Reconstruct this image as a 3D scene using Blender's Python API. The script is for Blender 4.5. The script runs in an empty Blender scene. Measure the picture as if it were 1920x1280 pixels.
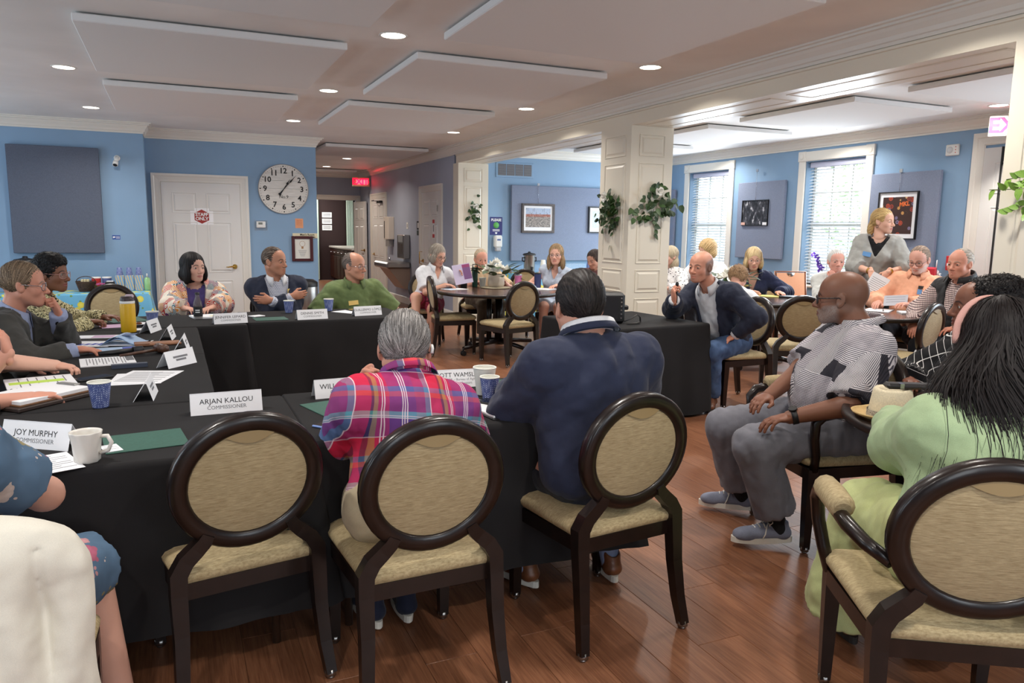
import bpy, bmesh, math, random
import numpy as np
from mathutils import Vector, Matrix
random.seed(7); RNG = np.random.default_rng(7)
SC = bpy.context.scene
COL = SC.collection
PI = math.pi

# ---------------------------------------------------------------- camera
def make_camera():
    yaw, p, ro, H = 0.422796, 0.1472007, -0.0135085, 1.42
    f = Vector((math.sin(yaw)*math.cos(p), math.cos(yaw)*math.cos(p), -math.sin(p)))
    r = Vector((math.cos(yaw), -math.sin(yaw), 0))
    d = f.cross(r)
    rr = math.cos(ro)*r + math.sin(ro)*d
    dd = -math.sin(ro)*r + math.cos(ro)*d
    cd = bpy.data.cameras.new('camera'); co = bpy.data.objects.new('camera', cd); COL.objects.link(co)
    cd.sensor_width = 36.0; cd.lens = 1412.16/1920*36.0; cd.clip_start = 0.02; cd.clip_end = 200
    m = Matrix(((rr.x, -dd.x, -f.x, 0), (rr.y, -dd.y, -f.y, 0), (rr.z, -dd.z, -f.z, H), (0, 0, 0, 1)))
    co.matrix_world = m
    SC.camera = co
make_camera()

# ---------------------------------------------------------------- world, exposure
SC.view_settings.view_transform = 'Standard'
SC.view_settings.look = 'None'
SC.view_settings.gamma = 1.0
SC.view_settings.use_curve_mapping = False
SC.view_settings.exposure = 0.0
def make_world():
    w = bpy.data.worlds.new('sky_world'); SC.world = w; w.use_nodes = True
    nt = w.node_tree; nt.nodes.clear()
    out = nt.nodes.new('ShaderNodeOutputWorld'); bg = nt.nodes.new('ShaderNodeBackground')
    bg.inputs['Color'].default_value = (0.86, 0.94, 1.0, 1); bg.inputs['Strength'].default_value = 5.0
    nt.links.new(bg.outputs[0], out.inputs[0])
make_world()

# ---------------------------------------------------------------- daylight lamps, by the windows and before walls without openings
def area_light(name, loc, rot, sx, sy, power, col, spread=PI):
    l = bpy.data.lights.new(name, 'AREA'); l.shape = 'RECTANGLE'; l.size = sx; l.size_y = sy
    l.energy = power; l.color = col; l.spread = spread
    o = bpy.data.objects.new(name, l); o.location = loc; o.rotation_euler = rot; COL.objects.link(o)
    o.visible_camera = False
    return o
DAY = (0.80, 0.91, 1.0)
for yy in (7.37, 9.89):
    area_light('window_daylight', (7.74, yy, 1.5), (0, PI/2, 0), 1.5, 0.95, 62, DAY)
area_light('window_daylight', (7.74, 3.3, 1.5), (0, PI/2, 0), 1.5, 0.95, 60, DAY)  # this stretch of the right wall has no window opening
for yy in (1.2, 4.0, 6.6, 9.2):  # for unseen windows on the left; that wall is built without openings
    area_light('window_daylight', (-3.05, yy, 1.5), (0, -PI/2, 0), 1.5, 1.0, 24, DAY)
for xx in (0.0, 2.2):  # unseen lamps behind the camera; the front wall has no window opening
    area_light('window_daylight', (xx, -2.1, 1.55), (PI/2, 0, 0), 1.1, 1.5, 30, (0.9, 0.95, 1.0))
DOWNLIGHT_POWER = 17.0

# ---------------------------------------------------------------- materials
def lin(c):
    out = []
    for v in c[:3]:
        v = v/255.0
        out.append(v/12.92 if v <= 0.04045 else ((v+0.055)/1.055)**2.4)
    return (out[0], out[1], out[2], 1.0)
MATS = {}
class NT:
    """small helper around a node tree"""
    def __init__(s, name):
        m = bpy.data.materials.new(name); m.use_nodes = True; s.m = m
        s.t = m.node_tree; s.b = s.t.nodes['Principled BSDF']
    def n(s, typ, **kw):
        nd = s.t.nodes.new(typ)
        for k, v in kw.items():
            if k.startswith('i_'):
                key = k[2:].replace('_', ' ')
                nd.inputs[key].default_value = v
            else: setattr(nd, k, v)
        return nd
    def l(s, a, b): s.t.links.new(a, b)
    def ramp(s, fac, stops, interp='LINEAR'):
        r = s.n('ShaderNodeValToRGB'); r.color_ramp.interpolation = interp
        e = r.color_ramp.elements
        while len(e) > len(stops): e.remove(e[-1])
        while len(e) < len(stops): e.new(0.5)
        for i, (p, c) in enumerate(stops): e[i].position = p; e[i].color = lin(c)
        s.l(fac, r.inputs[0]); return r.outputs[0]
    def mix(s, fac, a, b, mode='MIX'):
        r = s.n('ShaderNodeMix', data_type='RGBA', blend_type=mode)
        for key, v in ((0, fac), (6, a), (7, b)):
            if hasattr(v, 'is_linked') or hasattr(v, 'links'): s.l(v, r.inputs[key])
            else: r.inputs[key].default_value = v if key == 0 or len(v) == 4 else lin(v)
        return r.outputs[2]
    def math(s, op, a, b=None, c=None):
        r = s.n('ShaderNodeMath', operation=op)
        for i, v in enumerate((a, b, c)):
            if v is None: continue
            if isinstance(v, (int, float)): r.inputs[i].default_value = v
            else: s.l(v, r.inputs[i])
        return r.outputs[0]
    def bump(s, h, strength=0.3, dist=0.01):
        b = s.n('ShaderNodeBump', i_Strength=strength, i_Distance=dist)
        s.l(h, b.inputs['Height']); s.l(b.outputs[0], s.b.inputs['Normal'])
    def coords(s, kind='Object', scale=(1, 1, 1), rot=(0, 0, 0), loc=(0, 0, 0), attr=None):
        mp = s.n('ShaderNodeMapping'); mp.inputs['Scale'].default_value = scale
        mp.inputs['Rotation'].default_value = rot; mp.inputs['Location'].default_value = loc
        if attr:
            a = s.n('ShaderNodeAttribute', attribute_name=attr); s.l(a.outputs['Vector'], mp.inputs[0])
        else:
            tc = s.n('ShaderNodeTexCoord'); s.l(tc.outputs[kind], mp.inputs[0])
        return mp.outputs[0]
    def noise(s, co, scale=5, detail=3, rough=0.5, out=0):
        n = s.n('ShaderNodeTexNoise', i_Scale=scale, i_Detail=detail, i_Roughness=rough)
        s.l(co, n.inputs['Vector']); return n.outputs[out]
def mat(name, col=(128, 128, 128), rough=0.6, metal=0.0, spec=0.5, noise=0.0, nscale=30, bump=0.0, bscale=200, emit=None, estr=0, coat=0.0, alpha=1.0, trans=0.0, sheen=0.0, sub=0.0):
    if name in MATS: return MATS[name]
    n = NT(name); b = n.b
    b.inputs['Base Color'].default_value = lin(col)
    b.inputs['Roughness'].default_value = rough; b.inputs['Metallic'].default_value = metal
    b.inputs['Specular IOR Level'].default_value = spec
    b.inputs['Coat Weight'].default_value = coat; b.inputs['Coat Roughness'].default_value = 0.1
    if sheen: b.inputs['Sheen Weight'].default_value = sheen
    if trans: b.inputs['Transmission Weight'].default_value = trans
    if alpha < 1: b.inputs['Alpha'].default_value = alpha
    if noise:
        co = n.coords(); f = n.noise(co, nscale, 4)
        d = tuple(max(0, c*(1-noise)) for c in col); u = tuple(min(255, c*(1+noise)) for c in col)
        n.l(n.ramp(f, [(0.3, d), (0.7, u)]), b.inputs['Base Color'])
    if bump:
        co = n.coords(); n.bump(n.noise(co, bscale, 2), bump, 0.002)
    if emit:
        b.inputs['Emission Color'].default_value = lin(emit); b.inputs['Emission Strength'].default_value = estr
    MATS[name] = n.m
    return n.m

# ---------------------------------------------------------------- mesh builder
def rotz(a):
    c, s = math.cos(a), math.sin(a); return np.array(((c, -s, 0), (s, c, 0), (0, 0, 1.0)))
def rotx(a):
    c, s = math.cos(a), math.sin(a); return np.array(((1.0, 0, 0), (0, c, -s), (0, s, c)))
def roty(a):
    c, s = math.cos(a), math.sin(a); return np.array(((c, 0, s), (0, 1.0, 0), (-s, 0, c)))
def unit(v):
    v = np.asarray(v, float); n = np.linalg.norm(v); return v/n if n > 1e-9 else v
class MB:
    """collects shapes; build() makes ONE mesh object"""
    def __init__(s): s.v = []; s.f = []; s.n = 0; s.sm = []
    def add(s, vs, fs, smooth=False):
        s.v.extend([tuple(map(float, q)) for q in vs]); s.f.extend([tuple(i+s.n for i in f) for f in fs])
        s.sm.extend([smooth]*len(fs)); s.n += len(vs); return s
    def box(s, lo, hi, bev=0.0, R=None, T=None):
        lo = np.array(lo, float); hi = np.array(hi, float)
        if bev <= 0:
            vs = [(x, y, z) for z in (lo[2], hi[2]) for y in (lo[1], hi[1]) for x in (lo[0], hi[0])]
            fs = [(0, 2, 3, 1), (4, 5, 7, 6), (0, 1, 5, 4), (1, 3, 7, 5), (3, 2, 6, 7), (2, 0, 4, 6)]
        else:
            b = min(bev, *( (hi-lo)*0.49)); vs = []; idx = {}
            for sx in (0, 1):
                for sy in (0, 1):
                    for sz in (0, 1):
                        c = [hi[i] if (sx, sy, sz)[i] else lo[i] for i in range(3)]
                        sg = [(-1 if (sx, sy, sz)[i] else 1) for i in range(3)]
                        for ax in range(3):
                            q = list(c)
                            for i in range(3):
                                if i != ax: q[i] += sg[i]*b
                            idx[(sx, sy, sz, ax)] = len(vs); vs.append(tuple(q))
            fs = []
            for ax in range(3):
                o = [i for i in range(3) if i != ax]
                for sd in (0, 1):
                    cyc = [(0, 0), (1, 0), (1, 1), (0, 1)]; q = []
                    for a, b2 in cyc:
                        k = [0, 0, 0]; k[ax] = sd; k[o[0]] = a; k[o[1]] = b2; q.append(idx[(*k, ax)])
                    flip = (sd == 0) ^ (ax == 1)
                    fs.append(tuple(q[::-1]) if flip else tuple(q))
            for ax in range(3):
                o = [i for i in range(3) if i != ax]
                for a in (0, 1):
                    for b2 in (0, 1):
                        k0 = [0, 0, 0]; k0[o[0]] = a; k0[o[1]] = b2; k1 = list(k0); k1[ax] = 1
                        fs.append((idx[(*k0, o[0])], idx[(*k1, o[0])], idx[(*k1, o[1])], idx[(*k0, o[1])]))
            for sx in (0, 1):
                for sy in (0, 1):
                    for sz in (0, 1): fs.append(tuple(idx[(sx, sy, sz, a)] for a in range(3)))
        if R is not None: vs = [R @ np.array(q) for q in vs]
        if T is not None: vs = [np.array(q)+np.array(T) for q in vs]
        return s.add(vs, fs)
    def cyl(s, a, b, ra, rb=None, n=16, caps=True, smooth=True):
        rb = ra if rb is None else rb
        a = np.array(a, float); b = np.array(b, float); z = unit(b-a)
        x = unit(np.cross(z, (0, 0, 1) if abs(z[2]) < 0.9 else (1, 0, 0))); y = np.cross(z, x)
        vs = []
        for c, r in ((a, ra), (b, rb)):
            for i in range(n):
                t = 2*PI*i/n; vs.append(c+r*(math.cos(t)*x+math.sin(t)*y))
        s.add(vs, [(i, (i+1) % n, n+(i+1) % n, n+i) for i in range(n)], smooth)
        if caps: s.add(vs, [tuple(range(n))[::-1], tuple(range(n, 2*n))])
        return s
    def lathe(s, prof, c=(0, 0, 0), n=24, R=None, smooth=True, sweep=2*PI):
        vs = []; fs = []; full = abs(sweep-2*PI) < 1e-6; m = n if full else n+1
        for r, z in prof:
            for i in range(m):
                t = sweep*i/n; q = np.array((r*math.cos(t), r*math.sin(t), z))
                if R is not None: q = R @ q
                vs.append(q+np.array(c))
        for j in range(len(prof)-1):
            for i in range(n):
                i2 = (i+1) % m; fs.append((j*m+i, j*m+i2, (j+1)*m+i2, (j+1)*m+i))
        return s.add(vs, fs, smooth)
    def tube(s, pts, r, n=8, closed=False, smooth=True, caps=True, squash=None, rot=0.0):
        """swept tube; r is a radius or a list; squash=(axis, factor) flattens the section along a world axis"""
        P = [np.array(p, float) for p in pts]; m = len(P); vs = []
        rs = list(r) if hasattr(r, '__len__') else [r]*m
        up = None
        for i in range(m):
            if closed: t = unit(P[(i+1) % m]-P[i-1])
            else: t = unit(P[min(i+1, m-1)]-P[max(i-1, 0)])
            if up is None: x = unit(np.cross(t, (0, 0, 1) if abs(t[2]) < 0.9 else (1, 0, 0)))
            else: x = unit(up-t*np.dot(up, t))
            up = x; y = np.cross(t, x)
            for k in range(n):
                a = 2*PI*k/n+rot; o = rs[i]*(math.cos(a)*x+math.sin(a)*y)
                if squash is not None:
                    ax = np.array(squash[0], float); o = o-ax*np.dot(o, ax)*(1-squash[1])
                vs.append(P[i]+o)
        fs = []
        for i in range(m if closed else m-1):
            j = (i+1) % m
            for k in range(n): fs.append((i*n+k, i*n+(k+1) % n, j*n+(k+1) % n, j*n+k))
        s.add(vs, fs, smooth)
        if caps and not closed: s.add(vs, [tuple(range(n))[::-1], tuple(range((m-1)*n, m*n))])
        return s
    def sweep(s, prof, path, closed=False, smooth=False, frame=None):
        """profile [(offset, z)] swept along a 2D polyline, mitred; offset is to the LEFT of travel"""
        P = [np.array(q[:2], float) for q in path]; m = len(P); vs = []
        for i in range(m):
            if closed: d0 = unit(P[i]-P[i-1]); d1 = unit(P[(i+1) % m]-P[i])
            else:
                d0 = unit(P[i]-P[i-1]) if i else unit(P[1]-P[0]); d1 = unit(P[i+1]-P[i]) if i < m-1 else d0
            n0 = np.array((-d0[1], d0[0])); n1 = np.array((-d1[1], d1[0])); nn = unit(n0+n1); k = 1/max(0.3, np.dot(nn, n0))
            for o, z in prof:
                q = P[i]+nn*k*o; v = np.array((q[0], q[1], z))
                vs.append(v if frame is None else frame(v))
        L = len(prof); fs = []
        for i in range(m if closed else m-1):
            j = (i+1) % m
            for k in range(L-1): fs.append((i*L+k, j*L+k, j*L+k+1, i*L+k+1))
        return s.add(vs, fs, smooth)
    def prism(s, poly, d, frame):
        """polygon [(u,v)] extruded by d along the third axis of frame(u,v,w)"""
        n = len(poly); vs = [frame(u, v, 0) for u, v in poly]+[frame(u, v, d) for u, v in poly]
        fs = [tuple(range(n))[::-1], tuple(range(n, 2*n))]+[(i, (i+1) % n, n+(i+1) % n, n+i) for i in range(n)]
        return s.add(vs, fs)
    def ball(s, c, r, n=12, m=8, R=None, smooth=True):
        r = np.array(r if hasattr(r, '__len__') else (r, r, r), float); vs = []; fs = []
        for j in range(m+1):
            ph = PI*j/m
            for i in range(n):
                t = 2*PI*i/n; q = np.array((math.sin(ph)*math.cos(t), math.sin(ph)*math.sin(t), -math.cos(ph)))*r
                vs.append((R @ q if R is not None else q)+np.array(c, float))
        for j in range(m):
            for i in range(n): fs.append((j*n+i, j*n+(i+1) % n, (j+1)*n+(i+1) % n, (j+1)*n+i))
        return s.add(vs, fs, smooth)
    def xf(s, R, T):
        s.v = [tuple(R @ np.array(q)+np.array(T)) for q in s.v]; return s
    def mesh(s, name):
        me = bpy.data.meshes.new(name); me.from_pydata(s.v, [], s.f)
        me.polygons.foreach_set('use_smooth', s.sm)
        bm = bmesh.new(); bm.from_mesh(me); bmesh.ops.remove_doubles(bm, verts=bm.verts, dist=1e-5)
        bmesh.ops.recalc_face_normals(bm, faces=bm.faces); bm.to_mesh(me); bm.free(); me.update()
        return me
    def build(s, name, m, parent=None, raw=False):
        me = s.mesh(name) if not raw else s.rawmesh(name)
        return obj(name, me, m, parent)
    def rawmesh(s, name):
        me = bpy.data.meshes.new(name); me.from_pydata(s.v, [], s.f)
        me.polygons.foreach_set('use_smooth', s.sm); me.update(); return me
def obj(name, me, m, parent=None):
    o = bpy.data.objects.new(name, me); COL.objects.link(o)
    if m is not None:
        me.materials.clear()
        for q in (m if isinstance(m, (list, tuple)) else [m]): me.materials.append(q)
    if parent is not None: o.parent = parent
    return o
def tag(o, label=None, cat=None, group=None, kind=None):
    if label: o['label'] = label
    if cat: o['category'] = cat
    if group: o['group'] = group
    if kind: o['kind'] = kind
    return o
def thing(name, label, cat, loc=(0, 0, 0), rz=0.0, group=None):
    o = bpy.data.objects.new(name, None); COL.objects.link(o)
    o.location = loc; o.rotation_euler = (0, 0, rz); o.empty_display_size = 0.1
    return tag(o, label, cat, group)
def struct(name, mb, m, parent=None):
    o = mb.build(name, m, parent) if isinstance(mb, MB) else obj(name, mb, m, parent)
    if parent is None: o['kind'] = 'structure'
    return o
def copy_tree(o, parent=None):
    c = o.copy(); COL.objects.link(c)
    if parent is not None: c.parent = parent
    for ch in list(o.children): copy_tree(ch, c)
    return c
def place(o, loc, rz, label=None, group=None):
    o.location = loc; o.rotation_euler = (0, 0, rz)
    if label: o['label'] = label
    if group: o['group'] = group
    return o
FONT_CACHE = {}
def text_mb(txt, size, frame, depth=0.0006, align='CENTER', bold=0.0, shear=0.0, spacing=1.0):
    """lettering as geometry; frame(u, v, w) maps text plane to space"""
    cu = bpy.data.curves.new('lettering_curve', 'FONT'); cu.body = txt; cu.size = size; cu.align_x = align
    cu.align_y = 'CENTER'; cu.offset = bold; cu.shear = shear; cu.space_character = spacing; cu.resolution_u = 2
    o = bpy.data.objects.new('lettering_curve', cu); COL.objects.link(o)
    dg = bpy.context.evaluated_depsgraph_get(); dg.update()
    me = bpy.data.meshes.new_from_object(o.evaluated_get(dg))
    mb = MB(); vs = [frame(v.co.x, v.co.y, depth) for v in me.vertices]
    mb.add(vs, [tuple(p.vertices) for p in me.polygons])
    bpy.data.objects.remove(o); bpy.data.curves.remove(cu); bpy.data.meshes.remove(me)
    return mb
def lettering(parent, txt, size, frame, m, depth=0.0006, **kw):
    mb = text_mb(txt, size, frame, depth, **kw); me = mb.rawmesh('lettering')
    return obj('lettering', me, m, parent)
# ================================================================ THE ROOM
CEIL = 2.67
def wall_paint(name, col):
    n = NT(name); co = n.coords()
    f = n.noise(co, 1.3, 3); d = tuple(c*0.97 for c in col); u = tuple(min(255, c*1.03) for c in col)
    n.l(n.ramp(f, [(0.3, d), (0.7, u)]), n.b.inputs['Base Color'])
    n.b.inputs['Roughness'].default_value = 0.55; n.bump(n.noise(co, 260, 2), 0.08, 0.002)
    MATS[name] = n.m; return n.m
M_BLUE = wall_paint('pale blue wall paint', (133, 164, 194))
M_HALL = wall_paint('grey lavender wall paint', (165, 172, 188))
M_CEIL = wall_paint('warm white ceiling paint', (236, 234, 231))
M_TRIM = mat('white gloss trim paint', (228, 224, 215), 0.32, spec=0.5)
M_COLUMN = mat('cream white panel paint', (230, 222, 204), 0.33)
M_PANELW = mat('white fabric ceiling panel', (230, 230, 229), 0.9, bump=0.1, bscale=500)
M_DOOR = mat('white door paint', (226, 224, 220), 0.4)
M_BRASS = mat('polished brass', (200, 160, 80), 0.2, 1.0)
M_CHROME = mat('chrome', (200, 200, 205), 0.15, 1.0)
M_STEEL = mat('brushed stainless steel', (170, 168, 165), 0.32, 1.0)
M_BLACK = mat('matt black plastic', (22, 22, 24), 0.45)
M_WHITEP = mat('white plastic', (232, 232, 228), 0.4)
M_GREYFAB = mat('grey fabric acoustic panel', (128, 138, 160), 0.95, noise=0.06, nscale=120, bump=0.3, bscale=600)
M_SLATEFAB = mat('slate fabric acoustic panel', (92, 99, 115), 0.95, noise=0.07, nscale=140, bump=0.3, bscale=600)
M_LIGHT = mat('lit downlight diffuser', (255, 250, 240), 0.5, emit=(255, 247, 232), estr=9)
M_INK = mat('black printed ink', (28, 28, 30), 0.7)
M_GREYINK = mat('grey printed ink', (120, 120, 124), 0.7)
M_PAPER = mat('white card paper', (238, 239, 242), 0.75)
M_GLASS = None
def glass_mat():
    n = NT('clear glass'); n.b.inputs['Base Color'].default_value = (1, 1, 1, 1)
    n.b.inputs['Roughness'].default_value = 0.02; n.b.inputs['Alpha'].default_value = 0.07
    n.b.inputs['Specular IOR Level'].default_value = 0.6
    MATS['clear glass'] = n.m; return n.m
M_GLASS = glass_mat()

def wood_floor():
    n = NT('red brown wood plank'); 
    oi = n.n('ShaderNodeObjectInfo'); tc = n.n('ShaderNodeTexCoord')
    geo = n.n('ShaderNodeNewGeometry')
    off = n.n('ShaderNodeCombineXYZ'); n.l(n.math('MULTIPLY', oi.outputs['Random'], 37.0), off.inputs[2])
    va = n.n('ShaderNodeVectorMath', operation='ADD'); n.l(geo.outputs['Position'], va.inputs[0]); n.l(off.outputs[0], va.inputs[1])
    mp = n.n('ShaderNodeMapping'); mp.inputs['Scale'].default_value = (26, 1.5, 1); n.l(va.outputs[0], mp.inputs[0])
    g = n.noise(mp.outputs[0], 3.0, 6, 0.65)
    mp2 = n.n('ShaderNodeMapping'); mp2.inputs['Scale'].default_value = (90, 2.2, 1); n.l(va.outputs[0], mp2.inputs[0])
    g2 = n.noise(mp2.outputs[0], 3.0, 3, 0.6)
    c = n.ramp(g, [(0.25, (98, 60, 42)), (0.5, (142, 94, 66)), (0.75, (172, 122, 90))])
    c2 = n.ramp(g2, [(0.35, (112, 70, 50)), (0.65, (162, 112, 82))])
    c3 = n.mix(0.4, c, c2)
    tone = n.ramp(oi.outputs['Random'], [(0.0, (214, 208, 204)), (1.0, (255, 255, 255))])
    n.l(n.mix(1.0, c3, tone, 'MULTIPLY'), n.b.inputs['Base Color'])
    n.b.inputs['Roughness'].default_value = 0.36; n.b.inputs['Specular IOR Level'].default_value = 0.32
    n.bump(g2, 0.12, 0.002)
    MATS['red brown wood plank'] = n.m; return n.m
M_FLOOR = wood_floor()

# ---- floor: base slab and planks laid along the room
floor = struct('floor', MB().box((-3.3, -2.3, -0.1), (8.1, 21.0, -0.004)), M_FLOOR)
PW, PL = 0.181, 1.21
plank_me = MB().box((-PW/2+0.0006, -PL/2+0.0006, -0.0039), (PW/2-0.0006, PL/2-0.0006, 0.0), 0.0012).mesh('plank')
plank_me.materials.append(M_FLOOR)
for i in range(int((5.1+0.75)/PW)):
    off = random.random()*PL
    for j in range(7):
        y = 0.95+off-PL+j*PL+PL/2; x = -0.75+PW*(i+0.5)
        if y > 8.0 or y < 0.9 or (x > 3.2 and y > 6.9) or (x < 0.1 and y > 6.5): continue
        o = bpy.data.objects.new('plank', plank_me); COL.objects.link(o); o.location = (x, y, 0); o.parent = floor

# ---- ceiling
struct('ceiling', MB().box((-3.3, -2.3, CEIL), (8.1, 21.0, CEIL+0.1)), M_CEIL)

# ---- walls
struct('wall_left', MB().box((-3.3, -2.3, 0), (-3.2, 10.72, CEIL)), M_BLUE)
struct('wall_front', MB().box((-3.3, -2.4, 0), (8.1, -2.3, CEIL)), M_BLUE)
struct('wall_back_left', MB().box((-3.3, 10.72, 0), (-0.27, 11.35, CEIL)), M_BLUE)
struct('wall_back', MB().box((-0.27, 11.2, 0), (1.93, 11.35, CEIL)), M_BLUE)
struct('wall_hall_left', MB().box((1.78, 11.35, 0), (1.93, 17.6, CEIL)), M_HALL)
struct('wall_hall_right', MB().box((4.02, 11.18, 0), (4.17, 17.6, CEIL)), M_HALL)
struct('wall_hall_end', MB().box((1.93, 17.6, 2.04), (4.17, 17.72, CEIL)).box((3.92, 17.6, 0), (4.17, 17.72, 2.04)).box((1.78, 17.6, 0), (2.2, 17.72, 2.04)), M_HALL)
struct('wall_right_back', MB().box((4.17, 11.05, 0), (8.1, 11.2, CEIL)), M_BLUE)
# window wall with two openings in view
WIN = [(9.41, 10.37), (6.89, 7.85)]; WZ0, WZ1 = 0.74, 2.37
wr = MB()
ys = [11.05, 10.37, 9.41, 7.85, 6.89, -2.3]
for a, b in ((10.37, 11.05), (7.85, 9.41), (-2.3, 6.89)): wr.box((7.85, a, 0), (8.05, b, CEIL))
for a, b in WIN: wr.box((7.85, a, 0), (8.05, b, WZ0)).box((7.85, a, WZ1), (8.05, b, CEIL))
struct('wall_right', wr, M_BLUE)

# ---- crown moulding profile (offset into the room, height)
def crown_prof(z1, drop=0.13, proj=0.10):
    return [(0.0, z1-drop), (0.012, z1-drop), (0.012, z1-drop+0.02), (0.022, z1-drop+0.026), (0.030, z1-drop+0.05), (0.052, z1-drop+0.078), (0.062, z1-0.034), (0.08, z1-0.03), (0.08, z1-0.016), (proj, z1-0.012), (proj, z1), (0, z1)]
def crown(idx, path):
    mb = MB(); mb.sweep(crown_prof(CEIL), path); struct('trim_%d' % idx, mb, M_TRIM)
def base(idx, path):
    mb = MB(); mb.sweep([(0, 0.0), (0.016, 0.0), (0.016, 0.10), (0.012, 0.115), (0.006, 0.125), (0, 0.13)], path); struct('baseboard_%s' % idx, mb, M_TRIM)
crown(1, [(1.93, 17.6), (1.93, 11.2), (-0.27, 11.2), (-0.27, 10.72), (-3.2, 10.72), (-3.2, -2.3)][::-1][::-1] if False else [(-3.2, 10.72), (-0.27, 10.72), (-0.27, 11.2), (1.93, 11.2), (1.93, 17.6), (4.02, 17.6), (4.02, 11.18), (4.0, 11.18), (4.0, -2.3)][::-1])
crown(2, [(7.85, -2.3), (7.85, 11.05), (4.45, 11.05), (4.45, -2.3)])
base('back', [(-3.2, 10.72), (-0.27, 10.72), (-0.27, 11.2), (-0.22, 11.2)][::-1])
base('back_hall', [(1.0, 11.2), (1.93, 11.2), (1.93, 17.6)][::-1])
base('hall_right', [(4.02, 15.2), (4.02, 12.95)][::-1])
base('hall_right_near', [(4.02, 11.72), (4.02, 11.18)][::-1])
base('right_back', [(4.49, 11.05), (7.85, 11.05)][::-1])
base('right', [(7.85, 5.5), (7.85, 11.05)])

# ---- raised panel on a face: frame(u, v, w) with w outward
def raised_panel(mb, frame, u0, v0, u1, v1, sink=0.012, bev=0.022):
    """a sunk moulding with a raised field inside it"""
    def ring(d, w): return [frame(u0+d, v0+d, w), frame(u1-d, v0+d, w), frame(u1-d, v1-d, w), frame(u0+d, v1-d, w)]
    loops = [ring(0, 0.0), ring(0.002, 0.006), ring(0.008, 0.006), ring(0.014, -sink*0.2), ring(0.02, -sink*0.2), ring(0.02+bev, 0.008), ]
    vs = [q for L in loops for q in L]; fs = []
    for k in range(len(loops)-1):
        for i in range(4): fs.append((k*4+i, k*4+(i+1) % 4, (k+1)*4+(i+1) % 4, (k+1)*4+i))
    n = (len(loops)-1)*4; fs.append((n, n+1, n+2, n+3)); mb.add(vs, fs)
def face_x(x, s):    # face looking along s*x ; u = y, v = z
    return lambda u, v, w: (x+s*w, u, v)
def face_y(y, s):
    return lambda u, v, w: (u, y+s*w, v)

# ---- beam with panelled soffit and its columns
beam = struct('trim_3', MB().box((4.0, -2.3, 2.41), (4.45, 11.05, CEIL)), M_COLUMN)
def soffit(y0, y1):
    mb = MB(); fr = lambda u, v, w: (4.0+u, v, 2.41-w)
    L = [(0.0, 0.0), (0.004, 0.004), (0.012, 0.004), (0.02, -0.003), (0.03, 0.002)]
    def ring(d, w): return [fr(0.1+d, y0+d, w), fr(0.35-d, y0+d, w), fr(0.35-d, y1-d, w), fr(0.1+d, y1-d, w)]
    vs = [q for d, w in L for q in ring(d, w)]; fs = []
    for k in range(len(L)-1):
        for i in range(4): fs.append((k*4+i, k*4+(i+1) % 4, (k+1)*4+(i+1) % 4, (k+1)*4+i))
    n = (len(L)-1)*4; fs.append((n, n+1, n+2, n+3)); mb.add(vs, fs); mb.build('soffit_panel', M_COLUMN, beam)
for y0, y1 in ((2.75, 4.35), (4.5, 6.12), (6.86, 8.75), (8.9, 10.85)): soffit(y0, y1)
struct('trim_4', MB().sweep([(0, 2.535), (0.012, 2.535), (0.014, 2.528), (0.012, 2.52), (0, 2.515)], [(4.0, 11.05), (4.0, -2.3)][::-1]), M_COLUMN)

def column(idx, x0, x1, y0, y1, faces):
    o = struct('trim_%d' % idx, MB().box((x0, y0, 0), (x1, y1, 2.41)), M_COLUMN)
    zs = [(0.14, 0.36), (0.42, 0.62), (0.68, 0.90), (0.96, 2.02), (2.08, 2.32)]
    zs = [(0.12, 0.50), (0.56, 0.77), (0.83, 1.05), (1.11, 2.07), (2.13, 2.335)]
    for f in faces:
        for z0, z1 in zs:
            mb = MB()
            if f == '-x': raised_panel(mb, face_x(x0, -1), y0+0.085, z0, y1-0.085, z1)
            if f == '-y': raised_panel(mb, face_y(y0, -1), x0+0.095, z0, x1-0.095, z1)
            if f == '+x': raised_panel(mb, face_x(x1, 1), y0+0.085, z0, y1-0.085, z1)
            if f == '+y': raised_panel(mb, face_y(y1, 1), x0+0.095, z0, x1-0.095, z1)
            mb.build('raised_panel', M_COLUMN, o)
    mb = MB(); mb.sweep([(0, 0), (-0.016, 0), (-0.016, 0.1), (-0.008, 0.115), (0, 0.12)], [(x0, y0), (x1, y0), (x1, y1), (x0, y1)], closed=True)
    mb.build('plinth', M_COLUMN, o)
    return o
column(5, 4.0, 4.48, 6.21, 6.76, ('-x', '-y', '+x', '+y'))
column(6, 4.0, 4.48, 2.09, 2.64, ('-x', '-y', '+x', '+y'))
column(7, 4.0, 4.49, 10.95, 11.18, ('-y',))

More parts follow.
